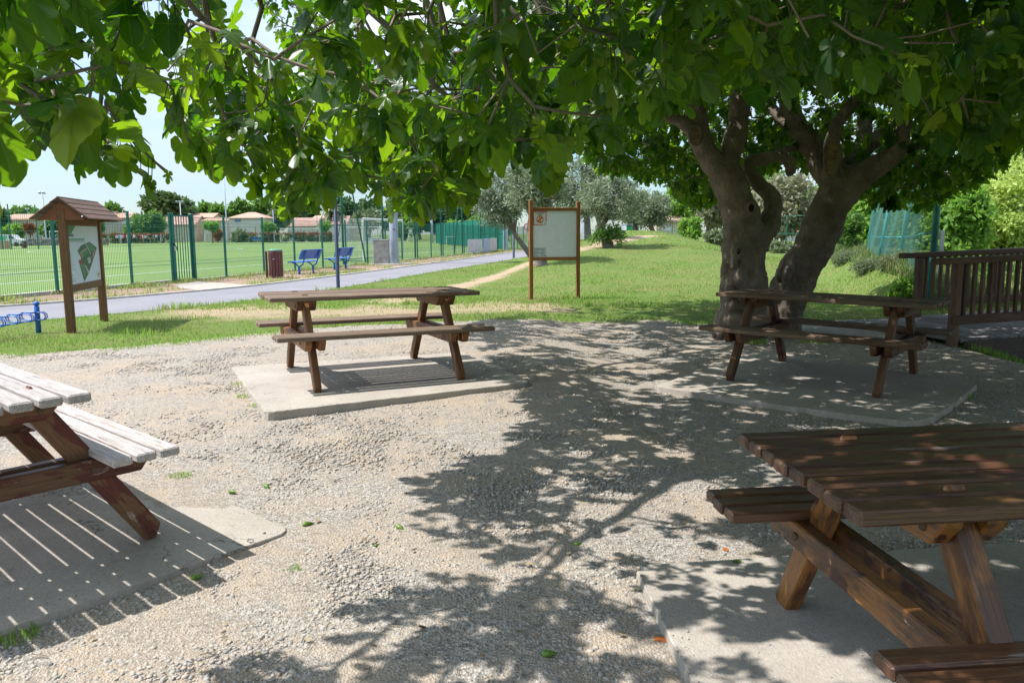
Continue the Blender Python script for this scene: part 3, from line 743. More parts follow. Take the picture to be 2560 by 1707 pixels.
W_B_top = woodmat('wood_dark_weathered', [(0.23, 0.155, 0.105), ((0.13, 0.065, 0.035), 0.48, 0.16, 5, 6), ((0.26, 0.20, 0.15), 0.62, 0.1, 8, 8)], (0.5, 1.05), 0.7, 0.25)
W_B_beam = woodmat('wood_dark_beam', [(0.20, 0.095, 0.045), (MAROON, 0.55, 0.06, 7, 4), ((0.27, 0.20, 0.14), 0.63, 0.07, 8, 5)], (0.55, 1.0), 0.6, 0.3)
W_C_top = woodmat('wood_bleached', [BLEACH, ((0.32, 0.19, 0.15), 0.585, 0.12, 8, 8)], (0.66, 1.05), 0.75, 0.2)
W_C_beam = woodmat('wood_maroon_peeling', [(0.15, 0.040, 0.028), ((0.20, 0.10, 0.05), 0.48, 0.04, 12, 3), ((0.36, 0.28, 0.22), 0.62, 0.03, 14, 3)], (0.7, 1.0), 0.5, 0.35)
W_D_top = woodmat('wood_dark_varnish', [(0.135, 0.062, 0.031), (MAROON, 0.56, 0.04, 9, 6), ((0.15, 0.072, 0.026), 0.60, 0.03, 14, 7), ((0.25, 0.21, 0.18), 0.645, 0.03, 18, 8)], (0.5, 1.0), 0.36, 0.55)
W_D_beam = woodmat('wood_ochre_peeling', [OCHRE, ((0.115, 0.048, 0.018), 0.46, 0.10, 8, 2.5), (MAROON, 0.585, 0.015, 9, 2.2), ((0.34, 0.23, 0.12), 0.64, 0.02, 26, 1.5)], (0.78, 1.0), 0.38, 0.5)
tabA = picnic_table((-1.3024, 7.1537, 0.4292, TZ[0]), (-0.0052, -0.0007), W_A_top, W_A_top, W_A_beam, 'brown grey picnic table alone on the sunlit central slab')
tabB = picnic_table((2.8943, 7.1792, -0.6681, TZ[1]), (-0.0153, -0.0129), W_B_top, W_B_top, W_B_beam, 'dark shaded picnic table in front of the fig trunk')
tabC = picnic_table((-2.6092, 3.4218, -0.7558, TZ[2]), (0.0143, 0.0143), W_C_top, W_C_top, W_C_beam, 'picnic table with bleached white top and maroon legs cut by the left edge')
tabD = picnic_table((1.7006, 2.1546, 0.0743, TZ[3]), (0.0142, -0.0211), W_D_top, W_D_top, W_D_beam, 'dark varnished picnic table with ochre peeling beams in the near right corner')

# ================================================================== MAP SIGN WITH ROOF
W_SIGN = woodmat('wood_sign_post', [(0.24, 0.125, 0.055), ((0.15, 0.075, 0.035), 0.55, 0.2, 4, 6)], (0.7, 1.05), 0.65, 0.25)
W_ROOF = woodmat('wood_sign_roof', [(0.20, 0.115, 0.075), ((0.29, 0.18, 0.12), 0.55, 0.2, 5, 6)], (0.6, 1.05), 0.7, 0.25)
W_GABLE = woodmat('wood_gable', [(0.26, 0.10, 0.045)], (0.7, 1.0), 0.65, 0.25)
M_PANEL = paint('panel_white', (0.62, 0.71, 0.84), 0.35, 0.45, 0.03)
fA, fB = at(*DD(165, 771)), at(*DD(240, 742))
mid = (fA + fB) / 2; ax = (fB - fA); span = ax.length; ang = math.atan2(ax.y, ax.x)
# local X runs from the near post to the far post; the printed face looks to local -Y
S = empty('map_sign', (mid.x, mid.y, th(mid.x, mid.y)), ang, 'brown wooden map board with a small shingled roof beside the path', 'information sign')
ZR = 1.775
hs = span / 2
for sg in (-1, 1):
    m = MB(); m.box((ZR / 2 - 0.16, 0, 0), (ZR - 0.06, 0.102, 0.102), 0.010); o = m.build('post', W_SIGN, S)
    o.matrix_local = Matrix.Translation((sg * hs, 0, 0.08)) @ Matrix.Rotation(-math.pi / 2, 4, 'Y')
for zz, nm in ((0.60, 'rail'), (1.50, 'rail')):
    m = MB(); m.box((0, 0, zz), (span - 0.125, 0.07, 0.10), 0.008); m.build(nm, W_SIGN, S)
pw, ph, pz = span - 0.13, 0.80, 1.05
m = MB(); m.box((0, -0.01, pz), (pw, 0.02, ph), 0.002); panel = m.build('map_panel', M_PANEL, S)
# roof: ridge along local X, slopes to both sides
ov = 0.055; rl = span + 0.125 + 2 * ov; half = 0.345; zr = ZR + 0.03; ze = ZR - 0.245
for sg in (-1, 1):
    m = MB(); sl = Vector((0, sg * half, ze - zr)); Ls = sl.length; a_ = math.atan2(sl.z, sg * half) if sg > 0 else math.atan2(sl.z, -sg * half)
    n = 4
    for i in range(n):
        t = (i + 0.5) / n; c = Vector((0, sg * half * t, zr + (ze - zr) * t + 0.012 * 1))
        M = Matrix.Translation(c) @ Matrix.Rotation(-sg * math.atan2(zr - ze, half) - sg * -0.06, 4, 'X')
        m.box((random.uniform(-.006, .006), 0, 0.0), (rl, Ls / n + 0.03, 0.02), 0.004, M)
    m.build('roof_slope', W_ROOF, S)
for sg in (-1, 1):
    m = MB(); xx = sg * (hs + 0.02)
    m.prism([(xx, -half * 0.86, ze - 0.01), (xx, half * 0.86, ze - 0.01), (xx, 0, zr - 0.05)], (0.02 * sg, 0, 0)); m.build('gable_board', W_GABLE, S)
def text(s, size, mat, parent, loc, rot, name='lettering', align='LEFT', ext=0.0008, bold=0.0, xs=1.0):
    cu = bpy.data.curves.new(name, 'FONT'); cu.body = s; cu.size = size; cu.align_x = align; cu.extrude = ext; cu.offset = bold; cu.resolution_u = 2
    t = bpy.data.objects.new(name, cu); COL.objects.link(t)
    dg = bpy.context.evaluated_depsgraph_get(); me = bpy.data.meshes.new_from_object(t.evaluated_get(dg))
    bpy.data.objects.remove(t); bpy.data.curves.remove(cu)
    if xs != 1.0:
        for v_ in me.vertices: v_.co.x *= xs
    me.materials.clear(); o = link(name, me, mat, parent); o.location = loc; o.rotation_euler = rot; return o
def flat(name, pts, mat, parent, y, th_=0.0012):
    """a thin printed shape standing on the face plane, points as (x, z)"""
    m = MB(); m.prism([(p[0], y, p[1]) for p in pts], (0, -th_, 0)); o = m.build(name, mat, parent)
    bm = bmesh.new(); bm.from_mesh(o.data); bmesh.ops.recalc_face_normals(bm, faces=bm.faces[:]); bm.to_mesh(o.data); bm.free(); return o
def pc(name, c, ro=0.5): return paint(name, c, ro, 0.3, 0.03)
M_GRN = pc('print_green', (0.07, 0.25, 0.09)); M_GRND = pc('print_dark_green', (0.05, 0.13, 0.06)); M_TXT = pc('print_grey', (0.10, 0.11, 0.13)); M_PALE = pc('print_pale', (0.45, 0.45, 0.42))
M_TEAL = pc('print_teal', (0.22, 0.42, 0.33)); M_REDP = pc('print_red', (0.50, 0.03, 0.03)); M_BLUP = pc('print_blue', (0.05, 0.16, 0.35)); M_PINK = pc('print_pink', (0.45, 0.24, 0.18))
l0 = -pw / 2; t0 = pz + ph / 2; py_ = -0.021
def U(u, v_): return (l0 + u * pw, t0 - v_ * ph)
flat('corner_band', [U(0.01, 0.0), U(0.27, 0.0), U(0.13, 0.135), U(0.01, 0.135)], M_GRN, panel, py_)
text('COMPLEXE DE', 0.052, M_TXT, panel, (l0 + 0.03 * pw, py_, t0 - 0.185 * ph), (math.pi / 2, 0, 0), bold=0.001, xs=0.72)
flat('title_band', [U(0.03, 0.215), U(0.52, 0.215), U(0.52, 0.262), U(0.03, 0.262)], M_TEAL, panel, py_)
flat('title_underline', [U(0.03, 0.278), U(0.52, 0.278), U(0.52, 0.290), U(0.03, 0.290)], M_PALE, panel, py_)
flat('map_area', [U(.55, .31), U(.70, .285), U(.92, .395), U(.88, .46), U(.70, .70), U(.58, .84), U(.42, .985), U(.31, .66), U(.29, .60), U(.37, .585), U(.37, .545), U(.28, .435), U(.40, .345)], M_GRND, panel, py_)
flat('map_field', [U(.56, .325), U(.70, .30), U(.86, .40), U(.78, .45), U(.68, .455)], M_GRN, panel, py_ - .0014)
flat('map_field', [U(.36, .46), U(.55, .40), U(.62, .48), U(.44, .55)], M_GRN, panel, py_ - .0014)
flat('map_field', [U(.32, .68), U(.42, .66), U(.50, .82), U(.43, .93)], M_GRN, panel, py_ - .0014)
flat('map_road', [U(.53, .315), U(.56, .315), U(.70, .50), U(.68, .51)], M_PALE, panel, py_ - .0016)
flat('map_road', [U(.40, .445), U(.58, .385), U(.59, .40), U(.41, .46)], M_PALE, panel, py_ - .0018)
flat('map_road', [U(.46, .70), U(.49, .69), U(.60, .83), U(.56, .86)], M_PALE, panel, py_ - .0016)
flat('map_building', [U(.56, .58), U(.66, .55), U(.68, .65), U(.60, .68)], M_PALE, panel, py_ - .0020)
flat('map_building', [U(.29, .60), U(.36, .585), U(.38, .66), U(.31, .67)], M_REDP, panel, py_ - .0020)
flat('map_building', [U(.76, .50), U(.84, .42), U(.86, .44), U(.72, .62)], M_PINK, panel, py_ - .0020)
flat('map_building', [U(.33, .45), U(.37, .44), U(.43, .55), U(.40, .56)], M_PINK, panel, py_ - .0022)
for i in range(13):
    m = MB()
    vv_ = 0.46 + 0.035 * i + (0.06 if i > 8 else 0); wl = random.uniform(.05, .14)
    m.prism([(q[0], py_, q[1]) for q in (U(.03, vv_), U(.03 + wl, vv_), U(.03 + wl, vv_ + .006), U(.03, vv_ + .006))], (0, -0.001, 0)); m.build('legend_line', M_TXT, panel)
flat('emblem', [U(.86, .86), U(.91, .83), U(.96, .86), U(.96, .96), U(.86, .96)], pc('print_cream', (.6, .6, .45)), panel, py_)
flat('emblem_mark', [U(.89, .88), U(.92, .87), U(.93, .91), U(.90, .92)], M_BLUP, panel, py_ - .0014)

# ================================================================== NOTICE BOARD
W_BOARD = woodmat('wood_board_frame', [(0.30, 0.13, 0.042), ((0.12, 0.055, 0.022), 0.58, 0.15, 4, 7)], (0.7, 1.0), 0.6, 0.3)
M_BOARD = paint('board_white', (0.72, 0.77, 0.86), 0.4, 0.4, 0.04, 12)
bA, bB = at(*DD(1220, 692)), at(*DD(1327, 689)); bm_ = (bA + bB) / 2; bx = bB - bA; bs = bx.length
B = empty('notice_board', (bm_.x, bm_.y, th(bm_.x, bm_.y)), math.atan2(bx.y, bx.x), 'white notice board on two tall square posts in front of the grassy mound', 'notice board')
BH = 1.93
for sg, hh_ in ((-1, BH), (1, BH - 0.03)):
    m = MB(); m.box((hh_ / 2, 0, 0), (hh_ + 0.1, 0.072, 0.072), 0.006); o = m.build('post', W_BOARD, B); o.matrix_local = Matrix.Translation((sg * bs / 2, 0, -0.03)) @ Matrix.Rotation(-math.pi / 2, 4, 'Y')
zb, zt = 0.83, 1.74
for zz in (zb - 0.03, zt + 0.03):
    m = MB(); m.box((0, 0, zz), (bs - 0.072, 0.06, 0.062), 0.005); m.build('rail', W_BOARD, B)
m = MB(); m.box((0, 0.0, (zb + zt) / 2), (bs - 0.075, 0.02, zt - zb - 0.004), 0.002); bp = m.build('board_panel', M_BOARD, B)
fy = -0.0105; bl = -(bs - 0.075) / 2; bw_ = bs - 0.075; bh_ = zt - zb
def V2(u, v_): return (bl + u * bw_, zt - v_ * bh_)
M_STW = pc('sticker_white', (0.62, 0.64, 0.64))
st = flat('warning_sticker', [V2(.005, .01), V2(.31, .01), V2(.31, .315), V2(.005, .315)], M_STW, B, fy)
M_RED = pc('print_bright_red', (0.55, 0.025, 0.02))
for q in ([V2(.005, .01), V2(.31, .01), V2(.31, .027), V2(.005, .027)], [V2(.005, .027), V2(.021, .027), V2(.021, .30), V2(.005, .30)], [V2(.294, .027), V2(.31, .027), V2(.31, .235), V2(.294, .235)], [V2(.005, .30), V2(.24, .30), V2(.24, .315), V2(.005, .315)]):
    flat('border', q, M_RED, st, fy - .0014)
cxz = V2(.158, .185); ro = .088 * bw_ * 0.92
m = MB(); rings = []
for k in range(32):
    a_ = 2 * math.pi * k / 32
    m.v += [(cxz[0] + math.cos(a_) * rr_, fy - .0036, cxz[1] + math.sin(a_) * rr_) for rr_ in (ro * .80, ro)]; m.rnd += [0, 0]
m.f = [(2 * k, 2 * k + 1, (2 * k + 3) % 64, (2 * k + 2) % 64) for k in range(32)]; m.mi = [0] * 32
m.build('prohibition_ring', M_RED, st)
d_ = ro * .68; q_ = ro * .12
flat('bottle_print', [(cxz[0] - .028, cxz[1] + .075), (cxz[0] - .008, cxz[1] + .082), (cxz[0] + .006, cxz[1] + .02), (cxz[0] + .045, cxz[1] - .06), (cxz[0] + .01, cxz[1] - .075), (cxz[0] - .018, cxz[1] + .01)], pc('print_lime', (.38, .42, .05)), st, fy - .0014)
flat('prohibition_bar', [(cxz[0] - d_ - q_, cxz[1] - d_ + q_), (cxz[0] - d_ + q_, cxz[1] - d_ - q_), (cxz[0] + d_ + q_, cxz[1] + d_ - q_), (cxz[0] + d_ - q_, cxz[1] + d_ + q_)], M_RED, st, fy - .0028)
text('BOUTEILLES EN VERRE', .026, M_TXT, st, (bl + .158 * bw_, fy - .0016, zt - .063 * bh_), (math.pi / 2, 0, 0), align='CENTER', bold=.0006, xs=.66)
text('INTERDITES', .026, M_TXT, st, (bl + .158 * bw_, fy - .0016, zt - .092 * bh_), (math.pi / 2, 0, 0), align='CENTER', bold=.0006, xs=.7)
flat('emblem_mark', [V2(.27, .275), V2(.292, .262), V2(.287, .285), V2(.277, .297)], M_GRND, st, fy - .0014)
s2 = flat('numbers_sticker', [V2(.005, .785), V2(.305, .785), V2(.305, .995), V2(.005, .995)], pc('sticker_pale', (.54, .60, .62)), B, fy)
text('NUMEROS UTILES', .034, M_BLUP, s2, (bl + .155 * bw_, fy - .0016, zt - .838 * bh_), (math.pi / 2, 0, 0), align='CENTER', bold=.0006, xs=.72)
m = MB()
for i, vv_ in enumerate((.868, .895, .922, .966)):
    for (u0, u1) in ((.035, (.10, .16, .08, .13)[i]), (.18, .265)):
        m.prism([(q[0], fy - .0014, q[1]) for q in (V2(u0, vv_), V2(u1, vv_), V2(u1, vv_ + .008), V2(u0, vv_ + .008))], (0, -.0008, 0))
m.build('number_lines', M_BLUP, s2)
flat('emblem_mark', [V2(.272, .965), V2(.285, .95), V2(.298, .965), V2(.285, .98)], M_GRND, s2, fy - .0014)

# ================================================================== BIKE RACK
M_BLUE = paint('blue_enamel', (0.024, 0.145, 0.54), 0.35, 0.5, 0.15)
pb = at(*DD(90, 771)); pb.z = th(pb.x, pb.y)
RK = empty('bike_rack', pb, 0, 'blue steel bike rack with looped wheel holders and a ball topped post', 'bike rack')
rdir = (at(*DD(-60, 800)) - at(*DD(90, 771))); rdir.z = 0; rdir.normalize()
rx = math.atan2(rdir.y, rdir.x); RK.rotation_euler = (0, 0, rx); RK.scale = (.74, .74, .60)
for s_ in (0, 4.2):
    m = MB(); m.lathe([(0.045, -0.05), (0.045, 0.60), (0.036, 0.615), (0.020, 0.63)], 18, (s_, 0, 0))
    m.lathe([(0.004, 0.605)] + [(0.055 * math.sin(t), 0.668 - 0.055 * math.cos(t)) for t in np.linspace(0.3, math.pi - 0.05, 10)], 18, (s_, 0, 0)); o = m.build('post', M_BLUE, RK, True)
for zz in (0.30, 0.475):
    m = MB(); m.tube([(-0.02, 0, zz), (4.2, 0, zz)], 0.018, 8); m.build('rail', M_BLUE, RK, True)
def loop(x0, dz):
    pts = []; ra = 0.085; Ln = 0.34
    for t in np.linspace(-math.pi / 2, math.pi / 2, 9): pts.append((x0, 0.10 + ra * 0.9 * math.cos(t), 0.388 + ra * math.sin(t) + dz))
    for t in np.linspace(math.pi / 2, 3 * math.pi / 2, 9): pts.append((x0, 0.10 - Ln + ra * math.cos(t) * .9, 0.388 + ra * math.sin(t) + dz))
    return pts
for i in range(12):
    x0 = -0.02 + 0.36 * i
    for e_ in (0, 0.055):
        m = MB(); m.tube(loop(x0 + e_, random.uniform(-.004, .004)), 0.011, 7, closed=True); m.build('wheel_loop', M_BLUE, RK, True)

# ================================================================== BIN AND BLUE BENCHES
W_BIN = woodmat('wood_bin_slats', [(0.155, 0.062, 0.062), ((0.11, 0.04, 0.04), .55, .1, 6, 5)], (0.75, 1.0), 0.6, 0.3)
M_BINTOP = paint('bin_lid_green', (0.10, 0.28, 0.18), .5, .3); M_DARK = paint('dark_metal', (.03, .03, .032), .5, .4); M_STEEL = paint('steel', (.45, .46, .48), .35, .5, .05, 5, .6)
def litter_bin(loc, label, mat=W_BIN, rz=0.2):
    o = empty('litter_bin', loc, rz, label, 'litter bin')
    r_ = 0.205; hgt = 0.86; m = MB()
    for k in range(14):
        a_ = 2 * math.pi * k / 14; M = Matrix.Rotation(a_, 4, 'Z') @ Matrix.Translation((r_, 0, hgt / 2 + .02))
        m.box((0, 0, 0), (0.022, 0.081, hgt - .04), 0.004, M)
    m.build('slat_drum', mat, o)
    m = MB(); m.lathe([(r_ - .02, .03), (r_ - .02, hgt - .02)], 20); m.build('inner_bucket', M_DARK, o)
    m = MB(); m.lathe([(r_ + .015, hgt - .012), (r_ + .015, hgt + .012), (r_ - .03, hgt + .04), (.03, hgt + .052)], 24); m.build('lid', M_BINTOP, o, True)
    m = MB(); m.lathe([(r_ + .012, hgt - .10), (r_ + .016, hgt - .09), (r_ + .016, hgt - .03), (r_ + .012, hgt - .02)], 24); m.build('band', mat, o)
    m = MB(); m.box((-.04, -r_ - .02, hgt * .70), (.05, .015, .03), .003); m.build('latch', M_STEEL, o)
    m = MB(); m.box((-r_ - .075, .06, hgt / 2 - .02), (.07, .05, hgt), .005); m.build('support_post', mat, o)
    return o
pbn = at(*DD(635, 639)); litter_bin((pbn.x, pbn.y, th(pbn.x, pbn.y)), 'round dark red slatted bin with green lid left of the blue benches')
def blue_bench(loc, rz, label, group='blue metal benches facing the pitch', scale=1.0):
    o = empty('metal_bench', loc, rz, label, 'bench', group); o.scale = (scale,) * 3
    # local X along the bench, front to -Y
    m = MB(); n = 9; Lb = 1.5
    prof = [(-.26, .425), (-.20, .45), (-.1, .45), (0.0, .445), (.10, .43)]
    vs = []; 
    for x_ in (-Lb / 2, Lb / 2):
        for (a_, b_) in prof: vs.append((x_, a_, b_))
        for (a_, b_) in prof[::-1]: vs.append((x_, a_, b_ - .03))
    k = 2 * len(prof); m.add(vs, [tuple(range(k))[::-1], tuple(range(k, 2 * k))] + [(i, (i + 1) % k, k + (i + 1) % k, k + i) for i in range(k)]); m.build('seat', M_BLUE, o)
    m = MB(); prof = [(.16, .52), (.19, .62), (.235, .73), (.30, .83), (.33, .845)]; vs = []
    for x_ in (-Lb / 2, Lb / 2):
        for (a_, b_) in prof: vs.append((x_, a_, b_))
        for (a_, b_) in prof[::-1]: vs.append((x_, a_ + .028, b_ - .008))
    m.add(vs, [tuple(range(k))[::-1], tuple(range(k, 2 * k))] + [(i, (i + 1) % k, k + (i + 1) % k, k + i) for i in range(k)]); m.build('backrest', M_BLUE, o)
    for sg in (-1, 1):
        x_ = sg * .5; m = MB(); m.tube([(x_, .04, -.03), (x_, .04, .24)], .04, 10); m.tube([(x_, -.22, .41), (x_, -.10, .37), (x_, .04, .25), (x_, .17, .33), (x_, .24, .50), (x_, .27, .66), (x_, .35, .83)], .026, 8); m.build('leg', M_BLUE, o, True)
    return o
for q, lb in (([(680, 631), (722, 626)], 'blue metal bench next to the round bin'), ([(767, 621), (791, 616)], 'blue metal bench behind the dark lamp post')):
    a_, b_ = at(*DD(*q[0])), at(*DD(*q[1])); c_ = (a_ + b_) / 2; blue_bench((c_.x, c_.y, th(c_.x, c_.y)), math.atan2(FT.y, FT.x) + math.pi, lb)
# ================================================================== FENCE, GATE, NETS, POLES
M_GRE = paint('green_fence_paint', (0.012, 0.135, 0.105), 0.4, 0.45, 0.15)
M_WIRE = paint('green_wire', (0.02, 0.14, 0.10), 0.5, 0.3, 0.05)
FH = 1.93
def prism_wire(m, a, b, r):
    a = Vector(a); b = Vector(b); t = (b - a).normalized(); u = t.orthogonal().normalized(); v_ = t.cross(u); vs = []
    for p in (a, b):
        for k in range(3): an = 2.094 * k; vs.append(p + (u * math.cos(an) + v_ * math.sin(an)) * r)
    m.add(vs, [(0, 1, 4, 3), (1, 2, 5, 4), (2, 0, 3, 5)], rnd=.5)
def panel_mesh(w=2.2, h=1.86, dx=0.05, r=0.0038, fold=True):
    m = MB(); n = int(w / dx)
    zs = [0.05, 0.50, 0.60, 1.05, 1.15, 1.60, 1.70, h]
    for i in range(n + 1):
        x_ = w * i / n; prev = None
        prism_wire(m, (x_, 0, .04), (x_, 0, h + .03), r)
    for i, z_ in enumerate(zs): prism_wire(m, (0, -.006 if not fold or i % 2 == 0 else .02, z_), (w, -.006 if not fold or i % 2 == 0 else .02, z_), r * 1.25)
    return m
PM = panel_mesh().build('fence_panel', M_WIRE); PME = PM.data; bpy.data.objects.remove(PM)
pmb = MB(); pmb.box((0, 0, FH / 2 - .02), (.058, .058, FH + .06), .006); pmb.box((0, 0, FH + .015), (.062, .062, .01), .002); PO = pmb.build('post', M_GRE); POM = PO.data; bpy.data.objects.remove(PO)
def run_fence(ys_, label, low_h=None):
    y0 = ys_[0]; o = empty('mesh_fence', (fence_x(y0), y0, th(fence_x(y0), y0)), math.atan2(FT.y, FT.x), label, 'fence')
    M_FOOT = M_KERB; L0 = 0
    ds = [(y_ - y0) / FT.y for y_ in ys_]
    for i, d in enumerate(ds):
        p = bpy.data.objects.new('post', POM); COL.objects.link(p); p.parent = o; p.location = (d, 0, 0)
        if i + 1 < len(ds):
            q = bpy.data.objects.new('fence_panel', PME); COL.objects.link(q); q.parent = o; q.location = (d, 0, 0); q.scale = ((ds[i + 1] - d) / 2.2, 1, 1)
    m = MB(); m.box(((ds[0] + ds[-1]) / 2, 0.12, .01), (ds[-1] - ds[0], .22, .09), .01); m.build('footing', M_FOOT, o)
    return o
run_fence([11.5, 13.7, 15.9, 18.35, 20.8, 22.45], 'green welded mesh fence left of the barred gate')
run_fence([23.45, 25.0, 27.2, 29.3, 31.5, 33.6, 35.8, 37.9, 40.0, 42.2, 44.4, 46.5, 48.6, 50.7, 52.8, 55.0, 57.0, 59.2, 61.4, 63.6, 65.8, 68, 70.2, 72.4, 74.6, 76.8], 'long green welded mesh fence running away from the gate along the pitch')
yg0, yg1 = 22.5, 23.4; gl = (yg1 - yg0) / FT.y
G = empty('barred_gate', (fence_x(yg0), yg0, 0), math.atan2(FT.y, FT.x), 'green steel gate of vertical bars with a chain and heavy posts', 'gate')
for x_, nm in ((0, 'post'), (gl, 'post')):
    m = MB(); m.box((x_, 0, .98), (.11, .11, 2.0), .008); m.build(nm, M_GRE, G)
m = MB()
for z_ in (.06, 1.90): m.box((gl / 2, 0, z_), (gl - .12, .04, .04), .004)
for k in range(7): m.box((.11 + (gl - .22) * k / 6, 0, .98), (.024, .024, 1.80), .003)
for x_ in (.075, gl - .075): m.box((x_, 0, .98), (.036, .04, 1.88), .004)
m.build('gate_leaf', M_GRE, G)
m = MB(); m.tube([(-.07, -.03, 1.15), (0.0, -.09, 1.08), (.09, -.07, 1.0), (.13, -.05, .92)], .013, 6); m.build('chain', M_DARK, G)
m = MB(); m.box((.0, -.07, .98), (.05, .04, .14), .006); m.build('lock', M_STEEL, G)
# ball-stop net
ny_ = [33.6, 37.9, 42.2, 46.5, 50.7, 55.0, 59.2]
BN = empty('ball_stop_net', (fence_x(33.6) , 33.6, 0), math.atan2(FT.y, FT.x), 'tall green ball stop netting on high posts with slanted braces', 'net')
for i, y_ in enumerate(ny_):
    d = (y_ - 33.6) / FT.y
    m = MB(); m.tube([(d, .12, -.05), (d, .12, 6.2)], .045, 10); m.build('post', M_GRE, BN, True)
for d0, d1 in (((35.9 - 33.6) / FT.y, 0.05), ((49.0 - 33.6) / FT.y, (50.7 - 33.6) / FT.y - .02)):
    m = MB(); m.tube([(d0, .12, -.05), (d1, .12, 5.9)], .035, 8); m.build('brace', M_GRE, BN, True)
m = MB(); LN = (59.2 - 33.6) / FT.y
for i in range(int(LN / .16) + 1): prism_wire(m, (i * .16, .12, .1), (i * .16, .12, 6.1), .0017)
for i in range(38): prism_wire(m, (0, .12, .1 + i * .16), (LN, .12, .1 + i * .16), .0017)
m.build('netting', M_WIRE, BN)
# lamp posts
M_NAVY = paint('navy_paint', (0.012, 0.030, 0.065), .4, .45)
def lamp_post(p, hgt, r_, label, group):
    o = empty('lamp_post', p, 0, label, 'lamp post', group)
    m = MB(); m.lathe([(r_ * 1.5, -.03), (r_ * 1.5, .02), (r_, .05), (r_, hgt)], 14); m.build('pole', M_NAVY, o, True)
    m = MB(); m.lathe([(.02, hgt), (.05, hgt + .02), (.22, hgt + .08), (.20, hgt + .16), (.05, hgt + .22)], 16); m.build('lamp_head', M_NAVY, o, True)
    m = MB(); m.lathe([(.05, hgt - .02), (.15, hgt + .055)], 14); m.build('diffuser', M_WHITE, o, True); return o
p = at(*DD(777, 663)); lamp_post((p.x, p.y, th(p.x, p.y)), 4.2, .045, 'tall dark blue lamp post just behind the central picnic table', 'dark lamp posts along the path')
p = at(*DD(1180, 593)); lamp_post((p.x, p.y, th(p.x, p.y)), 4.2, .06, 'dark lamp post farther along the path left of the notice board', 'dark lamp posts along the path')
# floodlight mast and its concrete cabinet
M_GALV = paint('galvanised_steel', (.38, .43, .50), .42, .5, .12, 3, .35)
M_CONC = paint('cabinet_concrete', (.42, .40, .37), .9, .15, .22, 5)
def mast(p, hgt, r0, r1, label, lamps=4, cat='floodlight mast', group='floodlight masts around the pitch', mat=None, seg=12):
    o = empty('floodlight_mast', p, 0, label, cat, group); mat = mat or M_GALV
    m = MB(); m.lathe([(r0 * 1.0, -.1), (r0, .05), (r1, hgt)], seg); m.build('pole', mat, o, True)
    if lamps:
        m = MB(); m.box((0, 0, hgt), (lamps * .55, .12, .12)); m.build('crossbar', mat, o)
        for k in range(lamps):
            m = MB(); m.box(((k - (lamps - 1) / 2) * .55, -.2, hgt + .16), (.36, .2, .24), .02, None); m.build('floodlight', mat, o)
    return o
p = at(*DD(906, 606)); MS = mast((p.x, p.y, 0), 14, .33 * .5 * 1.28, .12, 'thick grey floodlight mast with a round sticker beside the concrete cabinet', 4)
m = MB(); a0 = -1.35
m.lathe([(.001, 0), (.07, 0)], 16); v_ = [(.215 * math.cos(a0 + (x_) / .215), .215 * math.sin(a0 + x_ / .215), 1.55 + z_) for x_, z_ in [(.075 * math.cos(t), .075 * math.sin(t)) for t in np.linspace(0, 2 * math.pi, 14, endpoint=False)]]
m = MB(); m.poly(v_); m.build('round_sticker', pc('sticker_pink', (.55, .25, .30)), MS)
m = MB(); v_ = [(.218 * math.cos(a0 + (x_) / .218), .218 * math.sin(a0 + x_ / .218), 1.55 + z_) for x_, z_ in [(.035 * math.cos(t), .045 * math.sin(t)) for t in np.linspace(0, 2 * math.pi, 10, endpoint=False)]]
m.poly(v_); m.build('sticker_mark', M_BLUP, MS)
pcb = at(*DD(876, 608)); CB = empty('electrical_cabinet', (pcb.x, pcb.y, 0), .05, 'bare concrete cabinet box leaning against the grey mast', 'cabinet')
m = MB(); m.box((.0, .2, .52), (.66, .55, 1.10), .012); m.build('body', M_CONC, CB); m = MB(); m.box((0, .2, 1.085), (.72, .61, .045), .008); m.build('top_slab', M_CONC, CB)
m = MB(); m.lathe([(1.0, -.05), (1.0, .035), (.96, .05)], 24, (.35, .5, 0)); m.build('base_pad', M_CONC, CB)
# boards tied to the fence
for (x0, x1, yb, yt, c_, lb) in ((1072, 1106, 581, 550, (.55, .56, .60), 'pale grey board tied to the fence, widest of three'), (1109, 1123, 580, 549, (.38, .44, .58), 'bluish board tied to the fence between two paler ones'), (1124, 1139, 579, 548, (.55, .52, .50), 'narrow beige board tied to the fence farthest along')):
    A_ = P(*DD(x0, yb), 1.0); 
    def onf(px):  # where the column meets the fence line
        r_ = ray(*DD(px, 565)); k = r_.x / r_.y; y_ = (FX0 - FS * FY0) / (k - FS); return y_
    ya, yb_ = onf(x0), onf(x1); za = P(*DD(x0, yb), ya).z; zb_ = P(*DD(x0, yt), ya).z
    d = empty('fence_board', (fence_x(ya) + .06, ya, max(za, .05)), math.atan2(FT.y, FT.x), lb, 'board', 'boards tied to the fence')
    m = MB(); m.box(((yb_ - ya) / FT.y / 2, 0, (zb_ - za) / 2), ((yb_ - ya) / FT.y, .02, zb_ - za), .003); m.build('sheet', paint('board_sheet', c_, .5, .3, .12, 2.5), d)
    m = MB()
    for q in (.06, .94):
        for e_ in (.08, .92): m.box((q * (yb_ - ya) / FT.y, -.012, e_ * (zb_ - za)), (.05, .02, .02))
    m.build('ties', M_DARK, d)
